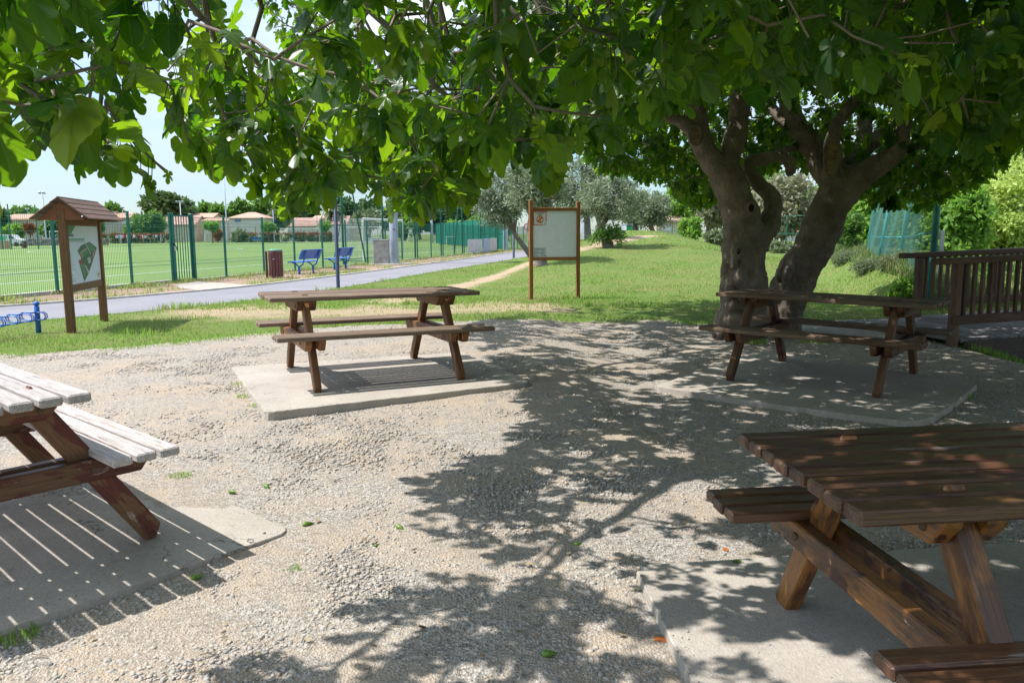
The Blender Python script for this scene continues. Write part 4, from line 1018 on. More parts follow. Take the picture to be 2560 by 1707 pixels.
# ------------------------------------------------------------------ goals
M_NET = leafmat('net_cord', (.62, .64, .66), (.75, .76, .78), (.6, .6, .6), .2)
def goal(p, rz, wd, hg, dp, label, net=.15, r_=.055, group='football goals on the pitch', legs=False, dark=False):
    o = empty('football_goal', p, rz, label, 'goal', group)       # opening looks to local -Y
    m = MB(); m.tube([(-wd / 2, 0, 0), (-wd / 2, 0, hg), (wd / 2, 0, hg), (wd / 2, 0, 0)], r_, 8); m.build('frame', M_WHITE, o)
    m = MB(); t_ = .7
    m.tube([(-wd / 2, 0, hg), (-wd / 2, dp * t_, hg), (-wd / 2, dp, .05), (wd / 2, dp, .05), (wd / 2, dp * t_, hg), (wd / 2, 0, hg)], .022, 6); m.tube([(-wd / 2, 0, .04), (-wd / 2, dp, .04)], .022, 6); m.tube([(wd / 2, 0, .04), (wd / 2, dp, .04)], .022, 6)
    m.build('back_frame', M_GRE if dark else M_WHITE, o)
    m = MB(); n = max(2, int(wd / net)); rr_ = .0035 if wd < 7 else .008
    for i in range(n + 1):
        x_ = -wd / 2 + wd * i / n; prism_wire(m, (x_, 0, hg), (x_, dp * t_, hg), rr_); prism_wire(m, (x_, dp * t_, hg), (x_, dp, .05), rr_)
    for i in range(int(hg / net) + 1):
        z_ = hg - i * net; f = dp * t_ + dp * (1 - t_) * (hg - z_) / hg; prism_wire(m, (-wd / 2, f, z_), (wd / 2, f, z_), rr_)
        for sg in (-1, 1): prism_wire(m, (sg * wd / 2, 0, z_), (sg * wd / 2, f, z_), rr_)
    for i in range(int(dp / net) + 1):
        f = i * net
        for sg in (-1, 1): prism_wire(m, (sg * wd / 2, f, 0), (sg * wd / 2, f, hg if f < dp * t_ else hg * (dp - f) / (dp * (1 - t_))), rr_)
    m.build('net', M_NET, o); return o
gfar = fpt(PA + HL, PB); goal((gfar.x, gfar.y, 0), math.atan2(FN.y, FN.x), 7.32, 2.44, 2.0, 'main far goal with white frame straight behind the near side goal', .4)
g2 = P(*DD(689, 552), 141); goal((g2.x, g2.y, 0), .05, 6.9, 2.44, 1.8, 'spare white goal standing before the hedge behind the pitch', .4)
g3 = at(*DD(812, 601)); goal((g3.x + 1.05, g3.y + 3.2, 0), math.radians(90) + .1 - math.atan2(FT.x, FT.y) - .05, 6.2, 2.1, 1.6, 'near white goal with green net frame parked against the fence', .12, .06, dark=True)
g4 = at(*DD(125, 563)); goal((g4.x + 1.8, g4.y, 0), -.06, 5.0, 2.1, 1.4, 'white goal at the far left partly behind the map sign', .3)
g5 = at(*DD(387, 556)); goal((g5.x, g5.y + 8, 0), .02, 5.6, 2.2, 1.5, 'far white goal whose post stands left of the green gate', .3)
# kick-net posts left of the sign
o = empty('side_net', (at(*DD(88, 563)).x, at(*DD(88, 563)).y, 0), 0, 'sagging white net on green posts at the far left', 'net')
m = MB(); [m.tube([(x_, 0, 0), (x_, 0, 1.9)], .05, 6) for x_ in (0, 3.3)]; m.tube([(0, 0, .95), (3.3, 0, .95)], .04, 6); m.build('frame', M_GRE, o)
m = MB()
for i in range(17):
    t = i / 16; z_ = 1.8 - 1.6 * math.sin(math.pi * t) * .5; prism_wire(m, (3.3 * t, 0, .1), (3.3 * t, 0, z_), .008)
m.tube([(3.3 * i / 12, 0, 1.8 - .8 * math.sin(math.pi * i / 12)) for i in range(13)], .03, 5); m.build('net', M_NET, o)
# masts far away
for (px, yt, yb, d, r_, la, lb) in ((115, 484, 590, 120, .16, 2, 'thin grey floodlight mast just left of the map sign'), (456, 506, 600, 150, .16, 3, 'floodlight mast behind the green gate'), (568.5, 405, 600, 128, .16, 3, 'very tall floodlight mast right of the gate'),
        (686, 474, 600, 140, .16, 3, 'floodlight mast with lamp heads showing under the fig leaves'), (794, 470, 600, 150, .15, 2, 'floodlight mast between the palm and the lamp post'), (1080, 455, 602, 118, .22, 3, 'pale mast behind the ball stop net'), (1264, 380, 632, 62, .22, 3, 'pale grey mast on the left of the notice board'), (1465, 330, 592, 68, .42, 0, 'thick pale mast rising through the olive trees'), (309, 520, 560, 190, .12, 2, 'small distant mast above the left house'), (71, 524, 545, 190, .12, 2, 'small distant mast over the left house roof')):
    p = P(px, yb, d); zt = P(px, yt, d).z; z0 = 0 if d > 70 else th(p.x, p.y)
    mast((p.x, p.y, z0), zt - z0, r_ * (.7 if r_ < .2 else 1), r_ * .45, lb, la)
for px, yt, d in ((5, 497, 85), (27, 510, 85), (95, 512, 85)):
    p = P(px, 605, d); tag((lambda m_: (m_.tube([(p.x, p.y, -.1), (p.x, p.y, P(px, yt, d).z)], .06, 6), m_.build('net_pole', M_GRE))[1])(MB()), {5: 'leftmost slim green net pole at the left border', 27: 'second slim green net pole from the left border', 95: 'slim green net pole close to the map sign roof'}[px], 'pole', 'slim green net poles at the far left')
# road sign beyond the board
p = P(*DD(1181.5, 562), 60); o = empty('road_sign', (p.x, p.y, th(p.x, p.y)), 0, 'small round red and white traffic sign beside the notice board', 'traffic sign'); p2 = P(1318.5, 567, 60)
o.location = (p2.x, p2.y, th(p2.x, p2.y)); hz = p2.z - th(p2.x, p2.y)
m = MB(); m.tube([(0, .03, 0), (0, .03, hz)], .03, 6); m.build('pole', M_STEEL, o)
m = MB(); m.lathe([(.02, -.01), (.27, -.01), (.27, .01), (.02, .01)], 20); q = m.build('disc', M_RED, o); q.location = (0, 0, hz); q.rotation_euler = (math.pi / 2, 0, 0)
m = MB(); m.lathe([(.02, .011), (.20, .011), (.20, .014), (.02, .014)], 20); q = m.build('disc_face', M_WHITE, o); q.location = (0, 0, hz); q.rotation_euler = (math.pi / 2, 0, 0)
m = MB(); m.box((0, 0, 0), (.06, .01, .2)); q = m.build('symbol', M_TXT, o); q.location = (0, -.018, hz); q.rotation_euler = (0, .7, 0)
# ================================================================== FIG TREE
m = N('fig_bark'); v = m.pos()
n1 = m.noise(v, 5, 7, 0.62); n2 = m.noise(m.map(v, (1, 1, 2.6)), 38, 5, 0.65); n3 = m.voro(m.map(v, (1, 1, .55)), 22, 'Distance')
c = m.mix(m.ramp(n1, 0.3, 0.72), (0.155, 0.117, 0.09), (0.325, 0.265, 0.215))
c = m.mix(m.ramp(n2, 0.3, 0.8), m.hsv(c, .5, 1, .68), m.hsv(c, .5, .9, 1.12))
c = m.mix(m.ramp(m.noise(v, 2.1, 5, .65), 0.6, 0.74), c, (0.25, 0.24, 0.21))
hgt_ = m.math('ADD', m.math('MULTIPLY', n1, 1.2), m.math('ADD', m.math('MULTIPLY', n2, .6), m.math('MULTIPLY', n3, .35)))
M_BARK = m.done(m.bsdf(c, .88, .2, m.bump(hgt_, .9, .03)))
m = N('fig_twig'); v = m.pos(); n1 = m.noise(v, 30, 4)
M_TWIG = m.done(m.bsdf(m.mix(n1, (.11, .085, .065), (.27, .225, .185)), .85, .2, m.bump(n1, .5, .006)))
M_CUT = woodmat('cut_wood', [(0.36, 0.25, 0.15), ((.16, .10, .06), .5, .2, 6, 1)], (.6, 1.0), .8, .15)
M_HOLLOW = paint('dark_hollow', (.03, .022, .016), .9, .1)

FIG = empty('fig_tree', (2.95, 10.3, 0), 0, 'big spreading fig tree with two leaning trunks behind the rear right table', 'fig tree')
O_ = Vector(FIG.location)
def z8(pts, y, dy=0.0):
    """crop pixels (X, Y, width) on the trunk to skeleton nodes at depth y"""
    out = []; n = len(pts)
    for i, q in enumerate(pts):
        yy_ = y + dy * i / max(1, n - 1); p = P(1680 + .7366 * q[0], 200 + .7366 * q[1], yy_)
        out.append((p, .7366 * q[2] / 2 * yy_ / FPX))
    return out
YL, YR = 10.25, 10.9
stemL = z8([(240, 850, 165), (240, 800, 152), (240, 700, 148), (243, 600, 150), (240, 500, 132), (222, 420, 118), (190, 340, 112), (165, 305, 108)], YL)
L1 = z8([(165, 305, 96), (130, 270, 80), (98, 200, 74), (78, 120, 70), (60, 40, 66)], YL, -.25)
L2 = z8([(175, 310, 92), (196, 262, 78), (218, 180, 66), (228, 100, 62), (236, 10, 58)], YL, .15)
hook = z8([(285, 560, 100), (325, 500, 78), (345, 440, 64), (332, 392, 56), (296, 358, 50), (266, 312, 46), (266, 276, 44), (304, 268, 44), (362, 258, 44), (398, 280, 42), (408, 318, 34)], YL + .12, .25)
stemR = z8([(365, 840, 120), (375, 780, 128), (402, 710, 138), (440, 630, 138), (485, 555, 132), (522, 470, 126), (552, 400, 124), (570, 345, 128)], YR)
R1 = z8([(555, 365, 90), (520, 315, 78), (488, 250, 74), (450, 190, 72), (412, 130, 66), (388, 50, 58)], YR, .3)
STB = z8([(556, 370, 80), (545, 320, 62), (544, 250, 60), (550, 185, 52), (572, 130, 42), (630, 60, 38)], YR - .15, -.2)
R2 = z8([(575, 345, 100), (625, 328, 84), (682, 300, 76), (742, 262, 66), (778, 195, 54), (792, 120, 44)], YR - .05, -.3)
R3 = z8([(580, 330, 80), (615, 268, 60), (672, 218, 52), (735, 165, 44)], YR + .2, .6)
R4 = z8([(625, 270, 52), (650, 200, 52), (655, 130, 48), (668, 50, 42)], YR + .35, .6)
KN = z8([(600, 400, 60), (645, 355, 44), (668, 340, 30)], YR - .1)
def ext(chain, pts, r1):
    r0 = chain[-1][1]; n = len(pts)
    return [chain[-1]] + [(Vector(p), r0 + (r1 - r0) * ((i + 1) / n) ** .8) for i, p in enumerate(pts)]
L0 = z8([(75, 175, 52), (45, 150, 44), (0, 125, 38), (-60, 118, 34)], YL - .2, -.2)
limbs = [ext(L0, [(0.9, 9.4, 3.15), (0.1, 9.0, 3.3), (-.8, 8.3, 3.1), (-1.1, 7.4, 2.75)], .02),
         ext(L1, [(1.7, 9.0, 3.7), (.8, 7.6, 3.95), (-.1, 6.2, 3.75), (-.7, 5.0, 3.4), (-1.2, 3.9, 2.9), (-1.45, 3.1, 2.45)], .016),
         ext(L2, [(2.9, 9.3, 4.3), (2.75, 8, 4.75), (2.3, 6.5, 4.6), (1.6, 5.0, 4.1), (.7, 3.7, 3.5), (-.1, 2.7, 2.95)], .018),
         ext(R1, [(3.8, 10.3, 4.7), (3.6, 9.2, 5.1), (3.3, 12.0, 4.6)][:2], .05),
         ext(STB, [(4.9, 9.4, 4.1), (4.9, 7.8, 4.45), (4.4, 6.0, 4.2), (3.5, 4.6, 3.7), (2.6, 3.4, 3.1)], .018),
         ext(R2, [(6.0, 10.0, 3.9), (6.7, 8.8, 4.0), (6.7, 7.2, 3.9), (6.0, 5.6, 3.5), (5.0, 4.4, 3.0)], .018),
         ext(R3, [(6.4, 12.0, 3.6), (7.5, 12.6, 3.5), (8.4, 12.4, 3.0)], .02),
         ext(R4, [(5.4, 12.4, 4.2), (5.0, 13.4, 4.2), (4.2, 14.2, 3.6)], .02)]
back = [[(R1[3][0], .07), (Vector((3.1, 12.2, 3.7)), .05), (Vector((2.0, 13.0, 3.6)), .035), (Vector((1.0, 13.3, 3.0)), .02)],
        [(hook[-3][0], .04), (Vector((4.2, 11.6, 2.6)), .03), (Vector((4.1, 12.3, 2.5)), .02), (Vector((3.7, 12.8, 2.2)), .012)],
        [(R2[3][0], .05), (Vector((7.3, 11.6, 3.0)), .035), (Vector((8.3, 11.4, 2.8)), .02)]]
limbs += back
def crook(ch, amt=.02, sub=4):
    pts = [np.array(p) for p, r in ch]; rs = [r for p, r in ch]; sm = smooth_line(pts, sub); n = len(sm)
    rr = np.interp(np.linspace(0, len(rs) - 1, n), np.arange(len(rs)), rs)
    out = []
    for i, p in enumerate(sm):
        a = amt if 0 < i < n - 1 else 0
        out.append((Vector(p) + Vector((random.gauss(0, a), random.gauss(0, a), random.gauss(0, a))), float(rr[i])))
    return out
# trunk: swept stems, fused into one skin, with lumps and bark relief
tm = MB()
def sweep(ch, n=18, lump=.05, amt=.006):
    c_ = crook(ch, amt, 4); tm.tube([p - O_ for p, r in c_], [r * (1 + random.uniform(-lump, lump)) for p, r in c_], n)
for ch in (stemL, L1, L2, hook, stemR, R1, STB, R2, R3, R4, KN, L0): sweep(ch)
def blob(p, r, sq=(1, 1, 1)):
    bm = bmesh.new(); bmesh.ops.create_icosphere(bm, subdivisions=2, radius=1)
    tm.add([(p - O_ + Vector((v_.co.x * r * sq[0], v_.co.y * r * sq[1], v_.co.z * r * sq[2]))) for v_ in bm.verts], [[v_.index for v_ in f.verts] for f in bm.faces]); bm.free()
def crp(x, y, d): return P(1680 + .7366 * x, 200 + .7366 * y, d)
for (x, y, d, r, sq) in [(205, 770, 9.98, .085, (1, .8, 1)), (218, 810, 9.98, .10, (1, .8, .9)), (190, 720, 10.0, .085, (.8, .7, 1.3)), (232, 660, 9.96, .08, (.7, .6, 1.6)), (222, 580, 9.95, .10, (.9, .7, 1.1)), (208, 620, 9.97, .07, (.8, .6, 1.3)),
        (292, 690, 10.2, .09, (.7, .8, 1.3)), (180, 640, 10.15, .08, (.7, .8, 1.6)), (282, 820, 10.0, .07, (1, .8, .8)), (250, 835, 9.95, .06, (1.2, .8, .7)), (270, 435, 10.05, .085, (.9, .7, 1.3)), (392, 660, 10.6, .09, (.7, .8, 1.5)), (420, 610, 10.65, .07, (.8, .7, 1.4)), (600, 380, 10.7, .10, (.9, .9, 1.4)), (640, 352, 10.7, .07, (1.2, .8, .8)), (352, 470, 10.3, .06, (1, .8, 1)), (545, 300, 10.62, .075, (.9, .7, 1.9))]:
    blob(crp(x, y, d), r, sq)
# root flare
for cx0, cy0, r0 in ((2.95, 10.25, .34), (3.75, 10.95, .33)):
    for k in range(7):
        a = (k * .55 + 3.1) if cx0 < 3.3 else (k * .55 - 1.3) + random.uniform(-.2, .2); d = Vector((math.cos(a), math.sin(a), 0)); c0 = Vector((cx0, cy0, 0)) - O_
        tm.tube([c0 + d * r0 * .50 + Vector((0, 0, .32)), c0 + d * r0 * .66 + Vector((0, 0, .10)), c0 + d * r0 * .84 + Vector((0, 0, -.03)), c0 + d * r0 * 1.05 + Vector((0, 0, -.10))], [.09, .08, .05, .02], 8)
tr = tm.build('trunk', M_BARK, FIG, True)
md = tr.modifiers.new('r', 'REMESH'); md.mode = 'VOXEL'; md.voxel_size = .017; md.use_smooth_shade = True
md = tr.modifiers.new('s', 'SMOOTH'); md.iterations = 7; md.factor = .5
dg = bpy.context.evaluated_depsgraph_get(); me = bpy.data.meshes.new_from_object(tr.evaluated_get(dg)); tr.modifiers.clear()
me.update()
nv = len(me.vertices); co = np.empty(nv * 3, np.float32); no = np.empty(nv * 3, np.float32)
me.vertices.foreach_get('co', co); me.vertices.foreach_get('normal', no); co = co.reshape(-1, 3); no = no.reshape(-1, 3)
def vn3(p, sc, s): return (vnoise(p[:, 0] + .37 * p[:, 1], p[:, 2] * .6 + p[:, 1] * .5, sc, s) + vnoise(p[:, 1] * 1.1 - p[:, 0] * .5, p[:, 2] * .6, sc, s + 1)) - 1.0
low_ = 1 - sstep(.6, 1.7, co[:, 2])
dsp = .026 * vn3(co, 7, 100) * (.6 + .9 * low_) + .014 * vn3(co, 17, 104) + .009 * vn3(co, 38, 108) * (.6 + low_)
fl = np.minimum(0, vn3(co * np.array([1, 1, .28]), 9, 112) + .12) * .065 * (.35 + low_)
co = co + no * (dsp + fl)[:, None]
me.vertices.foreach_set('co', co.ravel()); me.polygons.foreach_set('use_smooth', np.ones(len(me.polygons), bool)); me.update()
old = tr.data; tr.data = me; bpy.data.meshes.remove(old)
if not me.materials: me.materials.append(M_BARK)
# pruning wounds and knot holes
def wound(x, y, d, rx_, rz_, tilt, rim=True):
    p = crp(x, y, d) - O_; m = MB(); vs = []
    for k in range(20):
        a = 2 * math.pi * k / 20; u = rx_ * math.cos(a) * (1 + random.uniform(-.05, .05)); w_ = rz_ * math.sin(a); vs.append((u * math.cos(tilt) - w_ * math.sin(tilt), 0, u * math.sin(tilt) + w_ * math.cos(tilt)))
    m.prism(vs, (0, .06, 0)); o = m.build('pruning_scar', M_CUT, FIG); o.location = p; m = MB(); m.tube([(q[0] * 1.06, .012, q[2] * 1.04) for q in vs], [rx_ * random.uniform(.2, .3) for q in vs], 7, closed=True); m.build('scar_rim', M_BARK, o, True); return o
wound(80, 188, 9.86, .072, .115, 0.05); wound(545, 262, 10.53, .085, .27, .03)
def knot(x, y, d, r):
    p = crp(x, y, d) - O_; m = MB(); ring = [(r * math.cos(t), 0, r * 1.35 * math.sin(t)) for t in np.linspace(0, 2 * math.pi, 16, endpoint=False)]
    m.tube(ring, r * .36, 7, closed=True); o = m.build('knot_rim', M_BARK, FIG, True); o.location = p
    m = MB(); m.prism([(q[0] * .85, 0, q[2] * .85) for q in ring], (0, .03, 0)); h = m.build('knot_hollow', M_HOLLOW, o)
knot(270, 434, 9.99, .05); knot(226, 582, 9.87, .035)

# ---- crown shape
FRONT = [(-120, 395), (0, 398), (55, 405), (85, 300), (110, 262), (140, 290), (175, 425), (240, 440), (285, 430), (305, 480), (330, 430), (380, 440), (420, 455), (480, 415), (560, 435), (640, 470), (680, 485), (735, 480), (790, 415), (860, 440), (900, 495), (980, 490), (1030, 470), (1095, 465), (1112, 425), (1150, 375), (1225, 365), (1243, 430), (1288, 430), (1306, 330), (1360, 320), (1400, 300), (1500, 285), (1560, 240), (1700, 205), (1760, 215), (1840, 215), (1900, 225), (2000, 240), (2080, 300), (2200, 380), (2290, 352), (2352, 325), (2600, 330)]
BACK = [(-200, 300), (1000, 380), (1150, 370), (1300, 330), (1360, 395), (1400, 405), (1450, 425), (1520, 425), (1545, 470), (1600, 490), (1650, 470), (1700, 415), (1800, 395), (1900, 435), (2000, 490), (2060, 475), (2105, 500), (2160, 465), (2250, 435), (2290, 395), (2352, 325), (2600, 330)]
GL = [(-2, -1.3), (2.3, -1.15), (2.7, -1.0), (3.0, -.50), (3.3, -.36), (3.7, -.33), (4.3, -.48), (4.9, .05), (5.6, .30), (6.5, .10), (7.2, -.08), (8.2, -.22), (9, -.38), (10, -.5), (11.5, -.5), (12.2, -.25), (13.2, .4), (15, 1.5)]
def crown_floor(x, y, z):
    """height of the underside of the crown above (x, y)"""
    x = np.asarray(x, float); y = np.maximum(np.asarray(y, float), .3)
    pd = (CX + FPX * x / (y * 1.0)) * 2352 / 2560
    f = np.interp(pd, [q[0] for q in FRONT], [q[1] for q in FRONT]); b = np.interp(pd, [q[0] for q in BACK], [q[1] for q in BACK])
    k = sstep(10.6, 11.6, y + .25 * (x - 3)); yl = (f * (1 - k) + b * k) * 1.0884
    return np.maximum(CAMZ + (584 - yl) / FPX * y, 1.38)
def in_crown(x, y, z, pad=0.0):
    e = ((x - 3.0) / 6.7) ** 2 + ((y - 7.3) / 8.2) ** 2
    ok = e < 1
    top = 5.9 - 2.9 * np.clip(e, 0, 1) ** 1.2 + .5 * (vnoise(x, y, .7, 130) - .5)
    ok &= z < top
    ok &= z > crown_floor(x, y, z) + pad
    ok &= x + .625 * z > np.interp(y - .01 * z, [q[0] for q in GL], [q[1] for q in GL]) + .35 * (vnoise(y, z, 1.7, 131) - .5)
    ok &= np.sqrt(x ** 2 + (y + .1) ** 2 + (z - CAMZ) ** 2) > np.where((x < -.5 * y) | (z - CAMZ > .345 * y + .12), 1.85, 2.7)
    ok &= ~((y < 1.2) & (z < 2.4))
    return ok
n = 340000
ax_ = RNG.uniform(-3.6, 9.8, n); ay_ = RNG.uniform(-.3, 15.2, n); az_ = RNG.uniform(1.4, 6.0, n)
ax_[:34000] = RNG.uniform(-3.2, 1.2, 34000); ay_[:34000] = RNG.uniform(1.2, 6.5, 34000); az_[:34000] = crown_floor(ax_[:34000], ay_[:34000], 0) + RNG.uniform(.05, .75, 34000)
k = in_crown(ax_, ay_, az_, .09)
e = ((ax_ - 3.0) / 6.7) ** 2 + ((ay_ - 7.3) / 8.2) ** 2
topz = 5.9 - 2.9 * np.clip(e, 0, 1) ** 1.2
flo = crown_floor(ax_, ay_, az_)
hollow = (az_ > flo + .9) & (az_ < topz - .8) & (e < .7)
k &= ~hollow | (RNG.random(n) < .25)
lf = 1 - sstep(-.4, 1.6, ax_ + .40 * (np.minimum(ay_, 6) - 5)); k &= RNG.random(n) < (.35 + 1.1 * vnoise(ax_ + az_ * .5, ay_ - az_ * .3, 1.1, 140)) * (1 - lf) + lf * np.clip(2.8 * (vnoise(ax_ + az_ * .6, ay_ - az_ * .4, 1.5, 141) - np.where(ay_ < 4.3, .42, .33)), .02, .85)
low2 = (az_ < flo + .7); k &= low2 | (RNG.random(n) < .8)
k &= (lf < .5) | (np.arange(n) < 34000) | (RNG.random(n) < .45)
AT = np.stack([ax_, ay_, az_], -1)[k]
# crown growth added, mostly above the view, to shade the near right table
bx_, by_, bz_ = RNG.uniform(-1.5, 2.4, 5200), RNG.uniform(.7, 3.7, 5200), RNG.uniform(2.6, 4.2, 5200)
kb_ = in_crown(bx_, by_, bz_, .05) & (bx_ + .625 * (bz_ - .7) > .75) & (bx_ + .625 * (bz_ - .7) < 4)
AT2 = np.stack([bx_, by_, bz_], -1)[kb_]
if len(AT) > 34000: AT = AT[RNG.permutation(len(AT))[:34000]]
AT = np.concatenate([AT, AT2])
# ---- space colonisation from the limbs
nodes = []; parent = []; nrad = []
for ch in limbs:
    c_ = crook(ch, .018, 5); prev = -1
    for (p, r) in c_:
        nodes.append(np.array(p)); parent.append(prev); nrad.append(r); prev = len(nodes) - 1
nlimb = len(nodes)
NP = np.zeros((120000, 3)); NP[:nlimb] = nodes; cnt = nlimb
near = np.full(len(AT), 1e9); nid = np.zeros(len(AT), int); alive = np.ones(len(AT), bool)
def upd(a, b):
    for s in range(0, len(AT), 2000):
        d = np.linalg.norm(AT[s:s + 2000, None] - NP[None, a:b], axis=2); j = d.argmin(1); dm = d[np.arange(len(j)), j]
        q = dm < near[s:s + 2000]; near[s:s + 2000] = np.where(q, dm, near[s:s + 2000]); nid[s:s + 2000] = np.where(q, j + a, nid[s:s + 2000])
upd(0, cnt); STEP = .165
for it in range(60):
    act = alive & (near < 2.6)
    if not act.any(): break
    dirs = {}; 
    idx = np.where(act)[0]; v_ = AT[idx] - NP[nid[idx]]; v_ /= np.linalg.norm(v_, axis=1, keepdims=True) + 1e-9
    acc = np.zeros((cnt, 3)); np.add.at(acc, nid[idx], v_); u = np.unique(nid[idx]); a0 = cnt
    for i in u:
        d = acc[i]; ln = np.linalg.norm(d)
        if ln < .15: d = RNG.normal(size=3); ln = np.linalg.norm(d)
        d = d / ln + RNG.normal(size=3) * .22 + np.array([0, 0, -.05]); d /= np.linalg.norm(d)
        NP[cnt] = NP[i] + d * STEP; parent.append(int(i)); nrad.append(0); cnt += 1
    upd(a0, cnt); alive &= near > .15
    if cnt > 60000: break
nc = cnt; par = np.array(parent[:nc]); kids = [[] for _ in range(nc)]
for i in range(nc):
    if par[i] >= 0: kids[par[i]].append(i)
rad = np.zeros(nc)
for i in range(nc - 1, -1, -1):
    s = sum(rad[j] ** 2.2 for j in kids[i]); rad[i] = max(.0040, s ** (1 / 2.2))
for i in range(nlimb): rad[i] = max(nrad[i], min(rad[i], nrad[i] * 1.25)) if nrad[i] else rad[i]
rad[nlimb:] = np.minimum(rad[nlimb:], .026)
bmb = MB(); done = np.zeros(nc, bool)
roots = [i for i in range(nc) if par[i] < 0]; stack = list(roots)
while stack:
    i = stack.pop(); chain = [i]; 
    if par[i] >= 0: chain = [par[i], i]
    while kids[chain[-1]]:
        ks = sorted(kids[chain[-1]], key=lambda j: -rad[j]); stack += ks[1:]; chain.append(ks[0])
    if len(chain) < 2: continue
    r = [min(rad[j], rad[chain[1]] * 1.05) if k_ == 0 else rad[j] for k_, j in enumerate(chain)]
    mid_ = NP[chain].mean(0); sides = 8 if r[0] > .03 else (6 if r[0] > .012 else 4)
    bmb.tube([Vector(NP[j]) - O_ for j in chain], r, sides, cap=False)
bmb.build('branchwork', M_TWIG, FIG, True)

# ---- leaves
def leaf_outline(kind):
    if kind == 0: h = [(0.03, .0), (.12, -.09), (.29, -.07), (.40, .08), (.35, .23), (.16, .30), (.36, .44), (.46, .62), (.36, .70), (.12, .53), (.22, .78), (.20, .95), (.09, 1.07)]
    elif kind == 1: h = [(0.03, .0), (.14, -.08), (.33, -.03), (.42, .15), (.38, .32), (.29, .42), (.40, .55), (.42, .70), (.32, .76), (.21, .70), (.23, .86), (.17, 1.0), (.07, 1.08)]
    else: h = [(0.03, .0), (.15, -.06), (.30, .02), (.38, .18), (.40, .36), (.37, .50), (.36, .60), (.34, .68), (.29, .77), (.24, .83), (.19, .91), (.13, 1.0), (.06, 1.06)]
    return h + [(0, 1.10)] + [(-a, b) for a, b in h[::-1]]
RIBS = {0: [3, 7, 13], 1: [3, 7, 13], 2: [3, 6, 13]}
def leaf_template(kind, ring):
    O = np.array(leaf_outline(kind)); n = len(O); c = np.array([0, .2])
    rib = set(RIBS[kind]) | {n - 1 - i for i in RIBS[kind]}
    lat = np.array([min(min(abs(i - r_) for r_ in rib), 3) / 3.0 for i in range(n)])
    def shape(p, l, rr):
        z = .05 * l * rr - .16 * (p[:, 1] - .2) ** 2 * np.sign(p[:, 1] - .2) - .30 * p[:, 0] ** 2 + .02 * np.sin(9 * p[:, 0] + 7 * p[:, 1]) * rr
        return np.concatenate([p, z[:, None]], 1)
    if not ring:
        V = np.concatenate([shape(c[None], np.zeros(1), np.zeros(1)), shape(O, lat, np.ones(n))]); i = np.arange(n)
        F = np.stack([np.zeros(n, int), 1 + i, 1 + (i + 1) % n], -1)[:-1]; rv = np.concatenate([[0], np.ones(n)]); lv = np.concatenate([[0], lat])
    else:
        M_ = c + (O - c) * .55
        V = np.concatenate([shape(c[None], np.zeros(1), np.zeros(1)), shape(M_, lat, np.full(n, .55)), shape(O, lat, np.ones(n))]); i = np.arange(n - 1); j = i + 1
        F = np.concatenate([np.stack([0 * i, 1 + i, 1 + j], -1), np.stack([1 + i, 1 + n + i, 1 + n + j], -1), np.stack([1 + i, 1 + n + j, 1 + j], -1)])
        rv = np.concatenate([[0], np.full(n, .55), np.ones(n)]); lv = np.concatenate([[0], lat * .55, lat])
    return V, F, lv
tipd = np.zeros(nc, int)
for i in range(nc - 1, -1, -1):
    if kids[i]: tipd[i] = 1 + min(tipd[j] for j in kids[i])
LB = []   # base, outward dir
cr = [i for i in range(nlimb, nc) if rad[i] < .0098]
ntar = 0
for i in cr:
    p = NP[i]; d = p - NP[par[i]]; d = d / (np.linalg.norm(d) + 1e-9)
    k_ = 6 if not kids[i] else (3 if rad[i] < .0072 else 2)
    for q in range(k_):
        s = RNG.normal(size=3); s -= d * (s @ d); s /= np.linalg.norm(s) + 1e-9
        o = d * (.55 if not kids[i] else .15) + s * .75 + np.array([0, 0, -.30]); o /= np.linalg.norm(o)
        LB.append(np.concatenate([p - d * RNG.random() * STEP, o]))
LB = np.array(LB); NLV = len(LB)
pet = .025 + .045 * RNG.random(NLV)
size = np.clip(RNG.normal(.105, .032, NLV), .05, .19)
near_ = np.linalg.norm(LB[:, :3] - np.array([0, 0, CAMZ]), axis=1); size = size * np.where(near_ < 4, .86, 1.0)
base = LB[:, :3] + LB[:, 3:] * pet[:, None] + np.array([0, 0, -.02])
k = in_crown(base[:, 0], base[:, 1], base[:, 2], -.02) & (near_ > 1.45)
LB, base, size, near_, pet = LB[k], base[k], size[k], near_[k], pet[k]; NLV = len(LB)
yd = LB[:, 3:] * .75 + RNG.normal(size=(NLV, 3)) * .32 + np.array([0, 0, -.62]) * (.45 + .75 * RNG.random(NLV))[:, None]; yd /= np.linalg.norm(yd, axis=1, keepdims=True)
upv = RNG.normal(size=(NLV, 3)) * .42 + np.array([-.25, 0, 1.0]) + LB[:, 3:] * .45
zd = upv - yd * (upv * yd).sum(1, keepdims=True); zd /= np.linalg.norm(zd, axis=1, keepdims=True); xd = np.cross(yd, zd)
